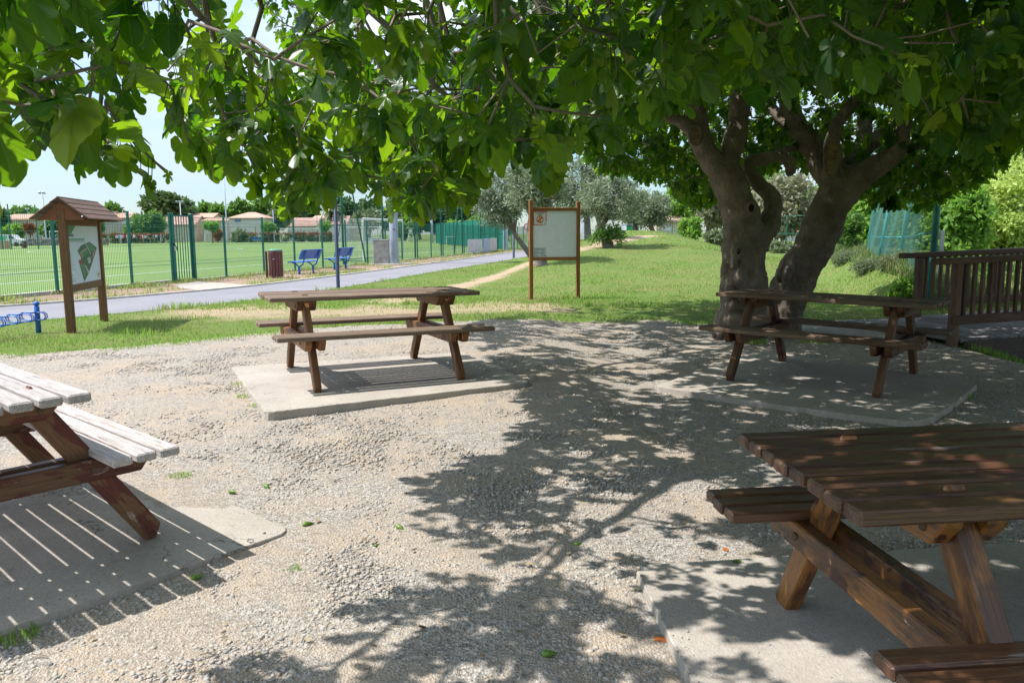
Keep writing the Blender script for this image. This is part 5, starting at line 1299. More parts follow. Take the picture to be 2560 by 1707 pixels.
# trim those whose tip would drop below the crown's edge
tip = base + yd * size[:, None] * 1.05
k = (tip[:, 2] > crown_floor(tip[:, 0], tip[:, 1], tip[:, 2]) - .10) & (np.linalg.norm(tip - np.array([0, 0, CAMZ]), axis=1) > 1.35)
LB, base, size, near_, xd, yd, zd = LB[k], base[k], size[k], near_[k], xd[k], yd[k], zd[k]; NLV = len(LB)
print('AT', len(AT)); print('fig nodes', nc, 'leaves', NLV)
kind = RNG.choice([0, 1, 2], NLV, p=[.52, .30, .18]); lrnd = RNG.random(NLV)
Vs, Fs, A1, A2 = [], [], [], []; b0 = 0
for kd in (0, 1, 2):
    for nr in (True, False):
        q = (kind == kd) & ((near_ < 3.8) == nr)
        if not q.any(): continue
        V, F, lv = leaf_template(kd, nr); nn_ = q.sum(); cup = (.3 + 2.6 * RNG.random(nn_) ** 1.4)[:, None]; tw = RNG.normal(size=nn_)[:, None] * .35
        s = size[q][:, None, None]; fold = V[None, :, 2] * cup + tw * (V[:, 0] * (V[:, 1] - .1))[None]
        W = (xd[q][:, None, :] * V[None, :, 0:1] * .98 + yd[q][:, None, :] * V[None, :, 1:2] + zd[q][:, None, :] * fold[:, :, None]) * s + base[q][:, None, :]
        Vs.append((W - np.array(O_)).reshape(-1, 3)); Fs.append((F[None] + (b0 + np.arange(nn_) * len(V))[:, None, None]).reshape(-1, 3)); b0 += nn_ * len(V)
        A1.append(np.repeat(lrnd[q], len(V))); A2.append(np.tile(lv, nn_))
# petioles as slim three sided stalks
m_ = NLV; a = LB[:, :3]; c_ = base + yd * size[:, None] * .02; t = c_ - a; u = np.cross(t, np.array([.3, .2, 1.0])); u /= np.linalg.norm(u, axis=1, keepdims=True) + 1e-9; w_ = np.cross(t, u); w_ /= np.linalg.norm(w_, axis=1, keepdims=True) + 1e-9
ring = [u, -.5 * u + .87 * w_, -.5 * u - .87 * w_]; W = np.stack([a + r_ * .0022 for r_ in ring] + [c_ + r_ * .0016 for r_ in ring], 1)
PV = (W - np.array(O_)).reshape(-1, 3); pf = np.array([(0, 1, 4), (0, 4, 3), (1, 2, 5), (1, 5, 4), (2, 0, 3), (2, 3, 5)])
Vs.append(PV); Fs.append((pf[None] + (b0 + np.arange(m_) * 6)[:, None, None]).reshape(-1, 3)); A1.append(np.repeat(lrnd, 6)); A2.append(np.zeros(m_ * 6))
m = N('fig_leaf'); r = m.attr('rnd'); lat = m.attr('lat')
face = m.n('ShaderNodeNewGeometry').outputs['Backfacing']
vein = m.ramp(lat, 0.008, 0.035, (1, 1, 1), (0, 0, 0)); nz = m.noise(m.pos(), 30, 3)
top_c = m.mix(r, (0.010, 0.046, 0.010), (0.028, 0.092, 0.016)); und = m.mix(r, (0.026, 0.082, 0.012), (0.055, 0.130, 0.022))
c = m.mix(face, top_c, und); c = m.mix(m.math('MULTIPLY', m.ramp(r, .90, .97), .8), c, (.20, .22, .035)); c = m.mix(m.math('MULTIPLY', vein, .5), c, (0.16, 0.25, 0.05)); c = m.mix(m.math('MULTIPLY', nz, .3), c, m.hsv(c, .5, 1, .6))
b = m.bsdf(c, m.math('MULTIPLY_ADD', face, .22, .37), .42, m.bump(m.math('ADD', lat, nz), .25, .004))
t = m.n('ShaderNodeBsdfTranslucent', {'Color': m.mix(m.math('MULTIPLY', vein, .4), m.mix(r, (0.09, 0.31, 0.002), (0.44, 0.72, 0.014)), (0.46, 0.55, 0.10))}).outputs[0]
x = m.n('ShaderNodeMixShader'); m.set(x.inputs[0], .42); m.set(x.inputs[1], b); m.set(x.inputs[2], t); M_FIG = m.done(x.outputs[0])
np_mesh('foliage', np.concatenate(Vs), np.concatenate(Fs), M_FIG, FIG, {'rnd': np.concatenate(A1), 'lat': np.concatenate(A2)}, True)
# figs on the tree and on the ground
M_FRUIT = paint('green_fig', (.10, .19, .03), .4, .45, .2, 30)
fm = MB(); fm.lathe([(.003, .062), (.005, .05), (.010, .038), (.017, .022), (.021, .005), (.020, -.010), (.014, -.021), (.004, -.025)], 12); fo = fm.build('fig', M_FRUIT, None, True); FME = fo.data; bpy.data.objects.remove(fo)
q = np.where((near_ < 6.5) & (base[:, 1] > 1.6))[0]; RNG.shuffle(q)
for i in q[:46]:
    o = bpy.data.objects.new('fig', FME); COL.objects.link(o); o.parent = FIG; o.location = Vector(LB[i, :3]) - O_ + Vector((0, 0, -.055)); o.rotation_euler = (random.uniform(-.6, .6), random.uniform(-.6, .6), 0); s = random.uniform(.7, 1.1); o.scale = (s, s, s)
falls = [((532, 1137), 'dark green fallen fig close to the right edge of the left slab'), ((612, 1124), 'bright green fallen fig up from the left slab, right one of two'), ((703, 1212), 'fallen fig lying off the right corner of the left slab'), ((917, 1219), 'fallen fig alone in the sunlit middle of the gravel'), ((1255, 1513), 'plump light green fallen fig at the bottom of the photo'), ((1325, 1259), 'small fallen fig in the tree shade left of the near right slab'), ((747, 947), 'fallen fig below the front edge of the central slab'), ((448, 1335), 'fallen fig in the shadow of the left slab front edge')]
M_FRUIT2 = paint('fallen_fig', (.13, .24, .03), .42, .45, .3, 40)
for px, lb in falls:
    p = hit(*DD(*px)); o = link('fallen_fig', FME.copy(), None); o.data.materials.clear(); o.data.materials.append(M_FRUIT2); s = .66; o.scale = (s, s, s)
    o.location = (p.x, p.y, p.z + .020); o.rotation_euler = (math.pi / 2 + random.uniform(-.2, .3), 0, random.uniform(.6, 2.4)); tag(o, lb, 'fig', 'figs fallen on the gravel')
def fallen_leaf(px, s, lb, mat, z=0.0):
    V, F, lv = leaf_template(2, True); p = hit(*DD(*px)); a = random.random() * 6.28; V = V * s; V[:, 2] = V[:, 2] * 1.2 + .012
    R2_ = np.array([[math.cos(a), -math.sin(a), 0], [math.sin(a), math.cos(a), 0], [0, 0, 1]])
    o = np_mesh('fallen_leaf', V @ R2_.T, F, mat, None, {'rnd': np.full(len(V), .8), 'lat': lv}); o.location = (p.x, p.y, p.z + z); tag(o, lb, 'leaf', 'leaves fallen under the fig tree')
M_LEAFO = paint('orange_leaf', (.42, .13, .03), .7, .2, .3, 30); M_LEAFG = paint('fresh_leaf', (.14, .26, .04), .5, .3, .2, 30)
for px, s, lb, mt, z in [((1685, 1314), .045, 'small green leaf on the near right slab', M_LEAFG, .035), ((1532, 1478), .05, 'orange leaf at the left edge of the near right slab', M_LEAFO, .01), ((1540, 1490), .04, 'green leaf beside the orange one at the slab edge', M_LEAFG, .01), ((1505, 1430), .045, 'pale green leaf in the gravel by the near right slab', M_LEAFG, .01), ((1120, 1540), .03, 'tiny bright green leaf at the bottom edge of the gravel', M_LEAFG, .01), ((865, 1262), .022, 'tiny green leaf fragment in the open gravel', M_LEAFG, .01), ((1665, 1268), .03, 'small orange leaf beyond the near right slab', M_LEAFO, .01)]:
    fallen_leaf(px, s, lb, mt, z)
# ================================================================== FOOTBRIDGE
W_BRI = woodmat('wood_bridge', [(0.19, 0.108, 0.078), ((0.255, 0.16, 0.12), .52, .18, 5, 6)], (.55, 1.05), .7, .25)
W_DECK = woodmat('wood_deck', [(0.30, 0.27, 0.26), ((0.22, 0.18, 0.165), .55, .18, 5, 6)], (.65, 1.05), .8, .2)
bdir = Vector((.975, .222, 0)); bn = Vector((-bdir.y, bdir.x, 0))
N0 = at(*DD(2196, 786)); N0.z = 0; WB = 2.15; BL_ = 6.2; rise = .028
BR = empty('footbridge', N0, math.atan2(bdir.y, bdir.x), 'brown wooden footbridge with baluster railings to the right of the fig tree', 'footbridge')
def bz(x): return .03 + rise * max(0, x)
m = MB(); n = 44
for i in range(n):
    x_ = .12 + i * .142; m.box((x_, WB / 2, bz(x_) - .02), (.132, WB + .02, .042), .006)
dk = m.build('deck', W_DECK, BR)
for yb_, nm in ((-.03, 'side_beam'), (WB + .03, 'side_beam')):
    m = MB(); M = Matrix.Translation((0, yb_, 0)) @ Matrix.Rotation(-math.atan(rise), 4, 'Y'); m.box((BL_ / 2 + .1, 0, -.14), (BL_, .09, .30), .008, M); m.build(nm, woodmat('wood_side_beam', [(.15, .115, .10)], (.7, 1.0), .8, .2) if 'wood_side_beam' not in bpy.data.materials else bpy.data.materials['wood_side_beam'], BR)
for yb_, x0 in ((.06, 0.0), (WB - .04, 1.2)):
    rl_ = tag(bpy.data.objects.new('railing', None)); COL.objects.link(rl_); rl_.parent = BR; rl_.location = (x0, yb_, 0)
    for k in range(4):
        x_ = k * 2.0; m = MB(); m.box(((.97 + .25) / 2, 0, 0), (1.22, .115, .085), .008); o = m.build('post', W_BRI, rl_); o.matrix_local = Matrix.Translation((x_, 0, bz(x_) - .28)) @ Matrix.Rotation(-math.pi / 2, 4, 'Y')
    for z_, sz, nm, e_ in ((.95, (.14, .075), 'top_rail', .22), (.24, (.05, .11), 'bottom_rail', .0)):
        m = MB(); M = Matrix.Translation((0, 0, z_ + .03)) @ Matrix.Rotation(-math.atan(rise), 4, 'Y'); m.box((3.1 - e_ / 2, 0 if nm == 'top_rail' else -.07, 0), (6.4 + e_, sz[0], sz[1]), .008, M); m.build(nm, W_BRI, rl_)
    for k in range(3):
        for j in range(1, 16):
            x_ = k * 2.0 + j * .125; m = MB(); m.box((.36, 0, 0), (.72, .042, .042), .004); o = m.build('baluster', W_BRI, rl_); o.matrix_local = Matrix.Translation((x_, 0, bz(x_) + .23)) @ Matrix.Rotation(-math.pi / 2, 4, 'Y')
# stone lump at the bridge foot
p = hit(*DD(2140, 783)); m = MB(); bm = bmesh.new(); bmesh.ops.create_icosphere(bm, subdivisions=3, radius=1)
for v_ in bm.verts:
    s = 1 + .22 * (float(vnoise(v_.co.x * 2 + v_.co.z, v_.co.y * 2 - v_.co.z, 1.5, 200)) - .5) * 2; v_.co = Vector((v_.co.x * .22 * s, v_.co.y * .16 * s, v_.co.z * .10 * s))
me = bpy.data.meshes.new('boulder'); bm.to_mesh(me); bm.free(); o = link('boulder', me, paint('boulder_stone', (.30, .27, .23), .9, .2, .25, 9)); o.location = (p.x, p.y, p.z + .02); tag(o, 'rough grey stone at the foot of the bridge post', 'stone')

# ================================================================== BALL CAGE ON THE BANK
M_CAGE = paint('cage_teal', (0.05, 0.27, 0.27), .4, .45, .15); M_CNET = leafmat('cage_net', (.045, .16, .13), (.12, .26, .215), (.08, .22, .17), .25, .7, .2)
CG = empty('net_cage', (6.95, 13.1, th(6.95, 13.1)), 0, 'teal netting cage with leaning steel poles on the grassy bank', 'cage')
o0 = Vector(CG.location)
def cp(px, py, d): return P(px, py, d) - o0
near_b = P(2320, 790, 13.0); near_t = near_b + (P(2347, 470, 13.2) - near_b) * 1.9
pole = [(near_b, near_t, .055)]
for (xb, yb_, xt, yt, d) in ((2248, 655, 2268, 539, 16.6), (2195, 661, 2220, 539, 18.2), (2166, 636, 2184, 535, 20.8)):
    b = P(xb, yb_ + 6, d); t = P(xt, yt, d + .15); pole.append((b, b + (t - b) * 2.3, .052))
for b, t, r_ in pole:
    m = MB(); m.tube([b - o0, t - o0], r_, 10); m.build('pole', M_CAGE, CG, True)
def onp(i, f): b, t, r_ = pole[i]; return b + (t - b) * f
zr_ = [onp(i, f) for i, f in ((0, .345), (1, .24), (2, .25), (3, .20))]
for a, b in zip(zr_[:-1], zr_[1:]):
    m = MB(); m.tube([a - o0, b - o0], .022, 7); m.build('rail', M_CAGE, CG, True)
for i in range(3):
    (b0_, t0_, _), (b1_, t1_, _) = pole[i], pole[i + 1]; m = MB(); nx_, nz_ = 46, 70
    def gp(u, v_):
        s0 = .16 if i == 0 else 0.0
        p = (b0_ + (t0_ - b0_) * (s0 + (1 - s0) * v_)) * (1 - u) + (b1_ + (t1_ - b1_) * v_) * u; sag = .09 + .03 * math.sin(math.pi * u) * math.sin(6 * v_ + i)
        return p - o0 + Vector((.015 * math.sin(9 * u + 5 * v_), sag, .012 * math.sin(20 * u + 11 * v_)))
    for k in range(nx_ + 1):
        q = [gp(k / nx_, j / 10) for j in range(11)]
        for a, b in zip(q[:-1], q[1:]): prism_wire(m, a, b, .003)
    for k in range(nz_ + 1):
        q = [gp(j / 8, k / nz_) + Vector((0, 0, random.uniform(-.012, .012))) for j in range(9)]
        for a, b in zip(q[:-1], q[1:]): prism_wire(m, a, b, .0045)
    m.build('netting', M_CNET, CG)
m = MB(); p = P(2352, 640, 14.0) - o0; m.box((p.x, p.y, p.z - .05), (.07, .04, 1.0), .004); m.build('sign_back', M_STEEL, CG)

# ================================================================== TREES
M_TRUNK = paint('tree_bark', (.13, .105, .085), .9, .15, .3, 14)
M_TRUNKY = None
m = N('olive_bark'); v = m.pos(); n1 = m.noise(v, 7, 5, .7)
c = m.mix(m.ramp(n1, .3, .7), (.10, .085, .075), (.25, .22, .20)); c = m.mix(m.ramp(m.noise(v, 5, 5, .7), .60, .66), c, (.45, .30, .03))
M_OBARK = m.done(m.bsdf(c, .9, .15, m.bump(n1, .8, .03)))
LM = {'olive': leafmat('olive_leaf', (.14, .18, .105), (.36, .41, .29), (.26, .34, .16), .34, .5, .3),
      'plane': leafmat('plane_leaf', (.065, .155, .032), (.16, .27, .07), (.22, .42, .06), .4),
      'dark': leafmat('dark_leaf', (.035, .085, .034), (.09, .155, .06), (.10, .22, .05), .3),
      'pine': leafmat('pine_needles', (.05, .095, .03), (.135, .18, .06), (.12, .2, .05), .25),
      'yellow': leafmat('yellow_green_leaf', (.32, .44, .09), (.58, .66, .20), (.60, .75, .18), .45),
      'bright': leafmat('bright_leaf', (.095, .22, .03), (.24, .38, .07), (.32, .58, .07), .45),
      'grey': leafmat('grey_green_leaf', (.12, .165, .085), (.25, .29, .16), (.22, .30, .12), .32),
      'red': leafmat('red_leaf', (.16, .055, .022), (.34, .11, .035), (.35, .10, .03), .25),
      'purple': leafmat('purple_leaf', (.17, .19, .11), (.36, .34, .24), (.36, .36, .18), .4),
      'palm': leafmat('palm_leaf', (.12, .15, .07), (.26, .27, .14), (.2, .25, .08), .25),
      'hedge': leafmat('hedge_leaf', (.08, .11, .04), (.20, .21, .09), (.2, .25, .07), .3)}
def leaf_cloud(name, C, n_per, spread, size, mat, parent, asp=.5, seed=0, sizevar=.4, dirb=None):
    """leaf cards round clump centres C (k,3); spread (k,) radii"""
    g = np.random.default_rng(seed); k = len(C); idx = np.repeat(np.arange(k), n_per); n = len(idx)
    d = g.normal(size=(n, 3)); d /= np.linalg.norm(d, axis=1, keepdims=True); rr = g.random(n) ** .45
    p = C[idx] + d * (rr * spread[idx])[:, None]
    a = g.normal(size=(n, 3)); a[:, 2] -= .25; a /= np.linalg.norm(a, axis=1, keepdims=True); b = np.cross(a, g.normal(size=(n, 3))); b /= np.linalg.norm(b, axis=1, keepdims=True) + 1e-9
    s = size * (1 - sizevar + 2 * sizevar * g.random(n)); c_ = np.cross(a, b)
    q = np.stack([p, p + a * (s * .5)[:, None] + b * (s * asp * .5)[:, None] + c_ * (s * .06)[:, None], p + a * s[:, None], p + a * (s * .5)[:, None] - b * (s * asp * .5)[:, None] + c_ * (s * .06)[:, None]], 1)
    F = (np.arange(n)[:, None] * 4 + np.array([0, 1, 2, 0, 2, 3])[None]).reshape(-1, 3)
    r = np.clip(.25 * g.random(k)[idx] * 2 + .5 * g.random(n), 0, 1)
    return np_mesh(name, q.reshape(-1, 3), F, mat, parent, {'rnd': np.repeat(r, 4)})
SEED = [0]
def clumps(rx_, ry_, rz_, k, g, flat=0.0, gap=.0):
    d = g.normal(size=(k, 3)); d /= np.linalg.norm(d, axis=1, keepdims=True); rr = .35 + .65 * g.random(k) ** .5
    c_ = d * rr[:, None] * (1 - .18 + .36 * g.random(k))[:, None]; c_[:, 2] = np.where(c_[:, 2] < 0, c_[:, 2] * (1 - flat), c_[:, 2])
    return c_ * np.array([rx_, ry_, rz_])
def tree(base, crown_c, rx_, rz_, mat, label, cat='tree', group=None, n=2600, size=.3, k=26, tr=.14, asp=.5, name='tree', bark=None, fork=3, flat=.15, spreadf=.42, lean=None, ry_=None):
    """base and crown centre are points in the place; the crown is an uneven cloud of leaf clumps"""
    SEED[0] += 1; g = np.random.default_rng(500 + SEED[0]); base = Vector(base); cc = Vector(crown_c) - base; ry_ = ry_ or rx_
    o = empty(name, base, 0, label, cat, group)
    C = clumps(rx_ * .8, ry_ * .8, rz_ * .8, k, g, flat) + np.array(cc)
    sp = np.clip(g.normal(spreadf, .12, k), .2, .7) * min(rx_, rz_) 
    m = MB(); top = cc + Vector((0, 0, -rz_ * .25)); mid_ = top * .5 + Vector((g.normal() * tr, g.normal() * tr, 0)) + (Vector(lean) if lean else Vector())
    m.tube([Vector((0, 0, -.15)), Vector((0, 0, .1)), mid_, top], [tr * 1.35, tr * 1.05, tr * .85, tr * .5], 9)
    for j in g.permutation(k)[:fork * 2 + 2]:
        t0 = mid_.lerp(top, .3 * g.random() + .2 * (j % 3)); e_ = Vector(C[j]); q = t0.lerp(e_, .5) + Vector((g.normal() * tr, g.normal() * tr, abs(g.normal()) * tr * .6))
        m.tube([t0, q, e_], [tr * .48, tr * .3, tr * .09], 6)
    m.build('trunk', bark or M_TRUNK, o, True)
    leaf_cloud('crown', C, max(4, n // k), sp, size, mat, o, asp, 900 + SEED[0]); return o
def ptree(px, ytop, ybot, hw, d, mat, label, zb=None, **kw):
    """crown given by the picture column, top, bottom and half width (photo pixels) at distance d"""
    c_ = P(px, (ytop + ybot) / 2, d); rz_ = (ybot - ytop) / 2 * d / FPX; rx_ = hw * d / FPX
    zb = (th(c_.x, c_.y) if zb is None else zb); bx_ = kw.pop('bx', px); b = P(bx_, 600, d); return tree((b.x, b.y, zb), c_, rx_, rz_, mat, label, **kw)
OG = 'silvery olive trees on the mound'
OL = dict(cat='olive tree', group=OG, name='olive_tree', bark=M_OBARK, asp=.26, k=70, spreadf=.27, flat=.1, fork=7)
ptree(1246, 420, 585, 74, 37, LM['olive'], 'olive tree with a leaning yellow lichened trunk left of the notice board', n=8500, size=.20, tr=.13, bx=1334, **OL)
ptree(1340, 370, 545, 92, 24.3, LM['olive'], 'olive tree whose short trunk shows under the notice board', n=9500, size=.14, tr=.20, bx=1352, **OL)
ptree(1452, 385, 560, 72, 33, LM['olive'], 'tall olive crown just right of the notice board', n=7500, size=.17, tr=.15, bx=1470, **OL)
ptree(1535, 432, 566, 84, 28.6, LM['olive'], 'olive tree with low forked trunk on the slope right of the notice board', n=7500, size=.15, tr=.20, bx=1520, **OL)
ptree(1632, 470, 578, 56, 50, LM['olive'], 'farther olive tree at the top of the mound beside the recycling boxes', n=6500, size=.24, tr=.16, **OL)
ptree(1590, 475, 575, 46, 56, LM['olive'], 'olive tree behind the recycling boxes', n=5500, size=.26, tr=.16, **OL)
c_ = P(1522, 612, 28.4); tag(leaf_cloud('olive_suckers', np.array([tuple(P(1520 + q, 590 + abs(q) * .2 - 8 * (i % 3), 28.3)) for i, q in enumerate((-34, -22, -10, 0, 10, 22, 32, -16, 16))]), 160, np.full(9, .26), .13, LM['plane'], None, .3, 77), 'dense green suckers sprouting low around the forked olive trunk', 'shrub')
# right side
G2 = 'sunlit trees beyond the footbridge'
ptree(2522, 372, 690, 112, 30, LM['yellow'], 'pale yellow green feathery tree at the right border', cat='tree', group=G2, n=19000, size=.22, k=110, spreadf=.26, asp=.4, tr=.14)
ptree(2640, 350, 700, 90, 33, LM['yellow'], 'yellow green tree cut by the right border behind the feathery one', cat='tree', group=G2, n=9000, size=.26, k=70, spreadf=.26, asp=.4, tr=.14)
ptree(2398, 455, 665, 74, 25, LM['bright'], 'fresh green tree just right of the net cage', cat='tree', group=G2, n=14000, size=.2, k=70, spreadf=.3, tr=.1)
ptree(2450, 520, 690, 90, 36, LM['plane'], 'darker green tree low behind the bridge railing', cat='tree', group=G2, n=9000, size=.34, k=60, spreadf=.3, tr=.14)
ptree(2330, 470, 640, 90, 48, LM['plane'], 'green tree behind the net cage', cat='tree', group=G2, n=8000, size=.42, k=50, tr=.2)
ptree(2190, 430, 640, 90, 55, LM['bright'], 'tree seen through the netting of the cage', cat='tree', group=G2, n=8000, size=.5, k=50, tr=.2)
ptree(2560, 300, 520, 130, 60, LM['plane'], 'tall green tree far behind at the right border', cat='tree', group=G2, n=8000, size=.6, k=60, tr=.3)
for px, yt, yb, hw, d, mt, lb, cat in ((2128, 520, 640, 32, 21.5, 'plane', 'dark green bush left of the leaning cage poles', 'bush'), (2275, 690, 800, 46, 13.6, 'bright', 'leafy bush between the bank and the bridge railing', 'bush'), (2380, 620, 760, 50, 15.5, 'bright', 'green bush behind the far bridge railing', 'bush'), (2470, 690, 770, 40, 17, 'bright', 'leafy plants showing between the balusters', 'bush'), (2120, 640, 735, 44, 20, 'grey', 'greyish lavender mound at the foot of the bank', 'bush'), (2180, 660, 770, 46, 17, 'grey', 'grey green herb cushion behind the table end', 'bush'), (2240, 620, 740, 42, 16.0, 'grey', 'greyish herb bush below the cage poles', 'bush')):
    p = P(px, (yt + yb) / 2, d); rz_ = (yb - yt) / 2 * d / FPX; rx_ = hw * d / FPX
    SEED[0] += 1; g = np.random.default_rng(SEED[0]); C = clumps(rx_ * .8, rx_ * .8, rz_ * .8, 26, g) + np.array(p); C[:, 2] = np.maximum(C[:, 2], th(p.x, p.y) + .05)
    tag(leaf_cloud('bush', C, 150 if mt != 'grey' else 240, np.full(26, .42 * min(rx_, rz_)), .10 if mt != 'grey' else .09, LM[mt], None, .45 if mt != 'grey' else .16, SEED[0]), lb, cat, 'bushes along the bank and the bridge')
G3 = 'trees behind the mound'
ptree(1800, 455, 570, 70, 46, LM['purple'], 'thin tree with a dark forked trunk behind the left fig trunk', cat='tree', group=G3, n=5000, size=.3, k=40, tr=.20, bx=1770)
ptree(1960, 430, 600, 90, 62, LM['purple'], 'light faintly purple tree seen between the two fig trunks', cat='tree', group=G3, n=5000, size=.45, k=40, tr=.2)
ptree(1728, 535, 605, 26, 44, LM['bright'], 'green bush right of the mound top', cat='bush', group=G3, n=2600, size=.22, k=24, tr=.06)
ptree(1880, 420, 590, 100, 78, LM['plane'], 'green tree far behind the left fig trunk', cat='tree', group=G3, n=5000, size=.6, k=40, tr=.25)
ptree(1700, 470, 570, 70, 95, LM['bright'], 'light green tree beside the orange roofed house', cat='tree', group=G3, n=4000, size=.6, k=40, tr=.25)
ptree(2070, 450, 620, 80, 70, LM['bright'], 'light green tree behind the right fig trunk', cat='tree', group=G3, n=5000, size=.55, k=40, tr=.25)
ptree(1790, 575, 618, 40, 40, LM['grey'], 'grey green shrub at the foot of the mound', cat='bush', group=G3, n=2600, size=.2, k=24, tr=.05)
ptree(1955, 605, 640, 40, 42, LM['grey'], 'low shrub between the fig trunks at the mound foot', cat='bush', group=G3, n=2600, size=.2, k=24, tr=.05)
# far side of the pitch
G4 = 'trees beyond the football pitch'
ftr = [(405, 478, 545, 52, 185, 'pine', 'broad umbrella pine above the gate', 5000, 1.3), (462, 500, 548, 28, 200, 'dark', 'dark cedar right of the umbrella pine', 2500, 1.2), (376, 534, 585, 40, 165, 'plane', 'round bright green tree left of the gate', 4200, .9),
       (520, 512, 545, 24, 215, 'plane', 'small plane tree over the long low roof', 2400, 1.2), (548, 514, 548, 18, 212, 'plane', 'plane tree beside the long low roof, right one', 2000, 1.2), (598, 501, 548, 30, 215, 'plane', 'plane tree behind the big white house', 2800, 1.3), (655, 500, 545, 24, 220, 'plane', 'plane tree right of the big white house', 2400, 1.3), (684, 502, 550, 26, 225, 'plane', 'plane tree behind the yellowish bush', 2400, 1.3),
       (692, 528, 572, 26, 178, 'grey', 'olive yellow bushy tree right of the big white house', 3000, .9), (735, 512, 555, 30, 225, 'dark', 'dark tree under the fig leaves', 2400, 1.3), (770, 505, 560, 30, 220, 'dark', 'dark tree left of the palm', 2400, 1.3), (850, 494, 560, 34, 225, 'dark', 'dark tree behind the palm', 3200, 1.3), (885, 497, 560, 34, 228, 'dark', 'dark tree right of the palm', 3200, 1.3), (925, 505, 565, 34, 226, 'dark', 'dark tree over the side goal', 3000, 1.3), (920, 520, 572, 30, 180, 'grey', 'grey green tree over the side goal', 3000, .9),
       (980, 520, 572, 34, 190, 'grey', 'grey green tree behind the thick mast', 3000, 1.0), (1050, 508, 580, 40, 190, 'dark', 'dark tree behind the ball stop net', 3600, 1.2), (1105, 500, 585, 42, 195, 'dark', 'big dark tree behind the ball stop net', 4000, 1.2), (1155, 505, 580, 40, 190, 'dark', 'dark tree at the end of the ball stop net', 3600, 1.2), (1195, 535, 590, 36, 150, 'plane', 'green tree beyond the tennis screen', 3000, .9), (1240, 545, 600, 36, 120, 'bright', 'light green tree left of the pale mast', 3000, .8), (1010, 545, 590, 36, 170, 'plane', 'rounded tree beyond the cabinet', 3000, .9),
       (58, 521, 550, 26, 205, 'plane', 'rounded tree behind the left house roof', 2600, 1.1), (103, 526, 550, 22, 205, 'plane', 'rounded tree touching the map sign roof', 2200, 1.1), (282, 512, 548, 24, 205, 'plane', 'tree behind the map sign roof end', 2400, 1.1), (6, 515, 600, 14, 140, 'dark', 'dark cypress at the left border', 2400, .8), (20, 560, 600, 14, 135, 'bright', 'green bush at the left border', 1800, .6), (46, 560, 595, 13, 132, 'bright', 'yellowish green bush before the left house', 1800, .6), (126, 548, 590, 22, 138, 'plane', 'green tree behind the sagging net', 2600, .7), (240, 540, 590, 16, 170, 'plane', 'green tree hidden behind the map panel', 2000, .8),
       (1700, 520, 585, 50, 110, 'grey', 'grey green tree beyond the mound', 3000, .7), (340, 560, 590, 26, 168, 'plane', 'green shrubbery right of the white house', 2000, .8), (601, 575, 606, 19, 150, 'grey', 'round grey green bush beside the hedge', 2600, .55)]
for px, yt, yb, hw, d, mt, lb, n, s in ftr:
    ptree(px, yt, yb, hw, d, LM[mt], lb, zb=0, cat='tree', group=G4, n=n, size=s, k=34 if mt != 'pine' else 46, tr=.35 if d > 160 else .18, flat=.45 if mt == 'pine' else .1, spreadf=.4)
p = P(73, 568, 130); SEED[0] += 1; ptree(73, 560, 582, 14, 130, LM['red'], 'red flowering bush before the left house', zb=0, cat='bush', group=G4, n=1500, size=.5, k=20, tr=.1)
ptree(545, 570, 604, 10, 145, LM['red'], 'reddish shrub beside the umpire chair', zb=0, cat='bush', group=G4, n=900, size=.5, k=16, tr=.1)
ptree(205, 572, 606, 18, 140, LM['hedge'], 'shrub behind the map panel', zb=0, cat='bush', group=G4, n=1200, size=.5, k=16, tr=.1)
for px, yt, yb, hw, d in ((532, 553, 576, 21, 138), (672, 555, 577, 17, 138), (815, 556, 578, 18, 138), (1132, 556, 578, 18, 104)):
    lb = {532: 'pollarded young mulberry beside the umpire chair', 672: 'pollarded mulberry left of the spare goal', 815: 'pollarded mulberry left of the main far goal', 1132: 'pollarded mulberry before the green tennis screen'}[px]
    ptree(px, yt, yb, hw, d, LM['bright'], lb, zb=0, cat='tree', group='pollarded mulberry trees by the courts', n=1300, size=.5, k=18, tr=.10, spreadf=.5)
# palm
p = P(830, 600, 175); PL = empty('palm_tree', (p.x, p.y, 0), 0, 'dusty palm with drooping fronds left of the dark trees', 'palm tree'); zc = P(830, 524, 175).z
m = MB(); m.tube([(0, 0, -.1), (.1, 0, zc * .5), (0, 0, zc)], [.35, .28, .3], 8); m.build('trunk', M_TRUNK, PL, True)
V = []; F = []; g = np.random.default_rng(3)
for k in range(46):
    a = g.random() * 6.283; el = g.uniform(-.5, 1.2); prev = None
    for j in range(7):
        t = j / 6; r_ = 3.0 * t * math.cos(el * (1 - .4 * t)); z_ = zc + 3.0 * (t * math.sin(el) - .75 * t * t) + .2; w_ = .42 * math.sin(math.pi * min(1, t * .9 + .1))
        q = Vector((math.cos(a) * r_, math.sin(a) * r_, z_)); sd_ = Vector((-math.sin(a), math.cos(a), -.3)) * w_
        V += [tuple(q + sd_), tuple(q), tuple(q - Vector((sd_.x, sd_.y, -sd_.z)))]; o3 = len(V)
        if j: F += [(o3 - 6, o3 - 5, o3 - 2, o3 - 3), (o3 - 5, o3 - 4, o3 - 1, o3 - 2)]
np_mesh('fronds', np.array(V), np.array(F), LM['palm'], PL, {'rnd': g.random(len(V))})
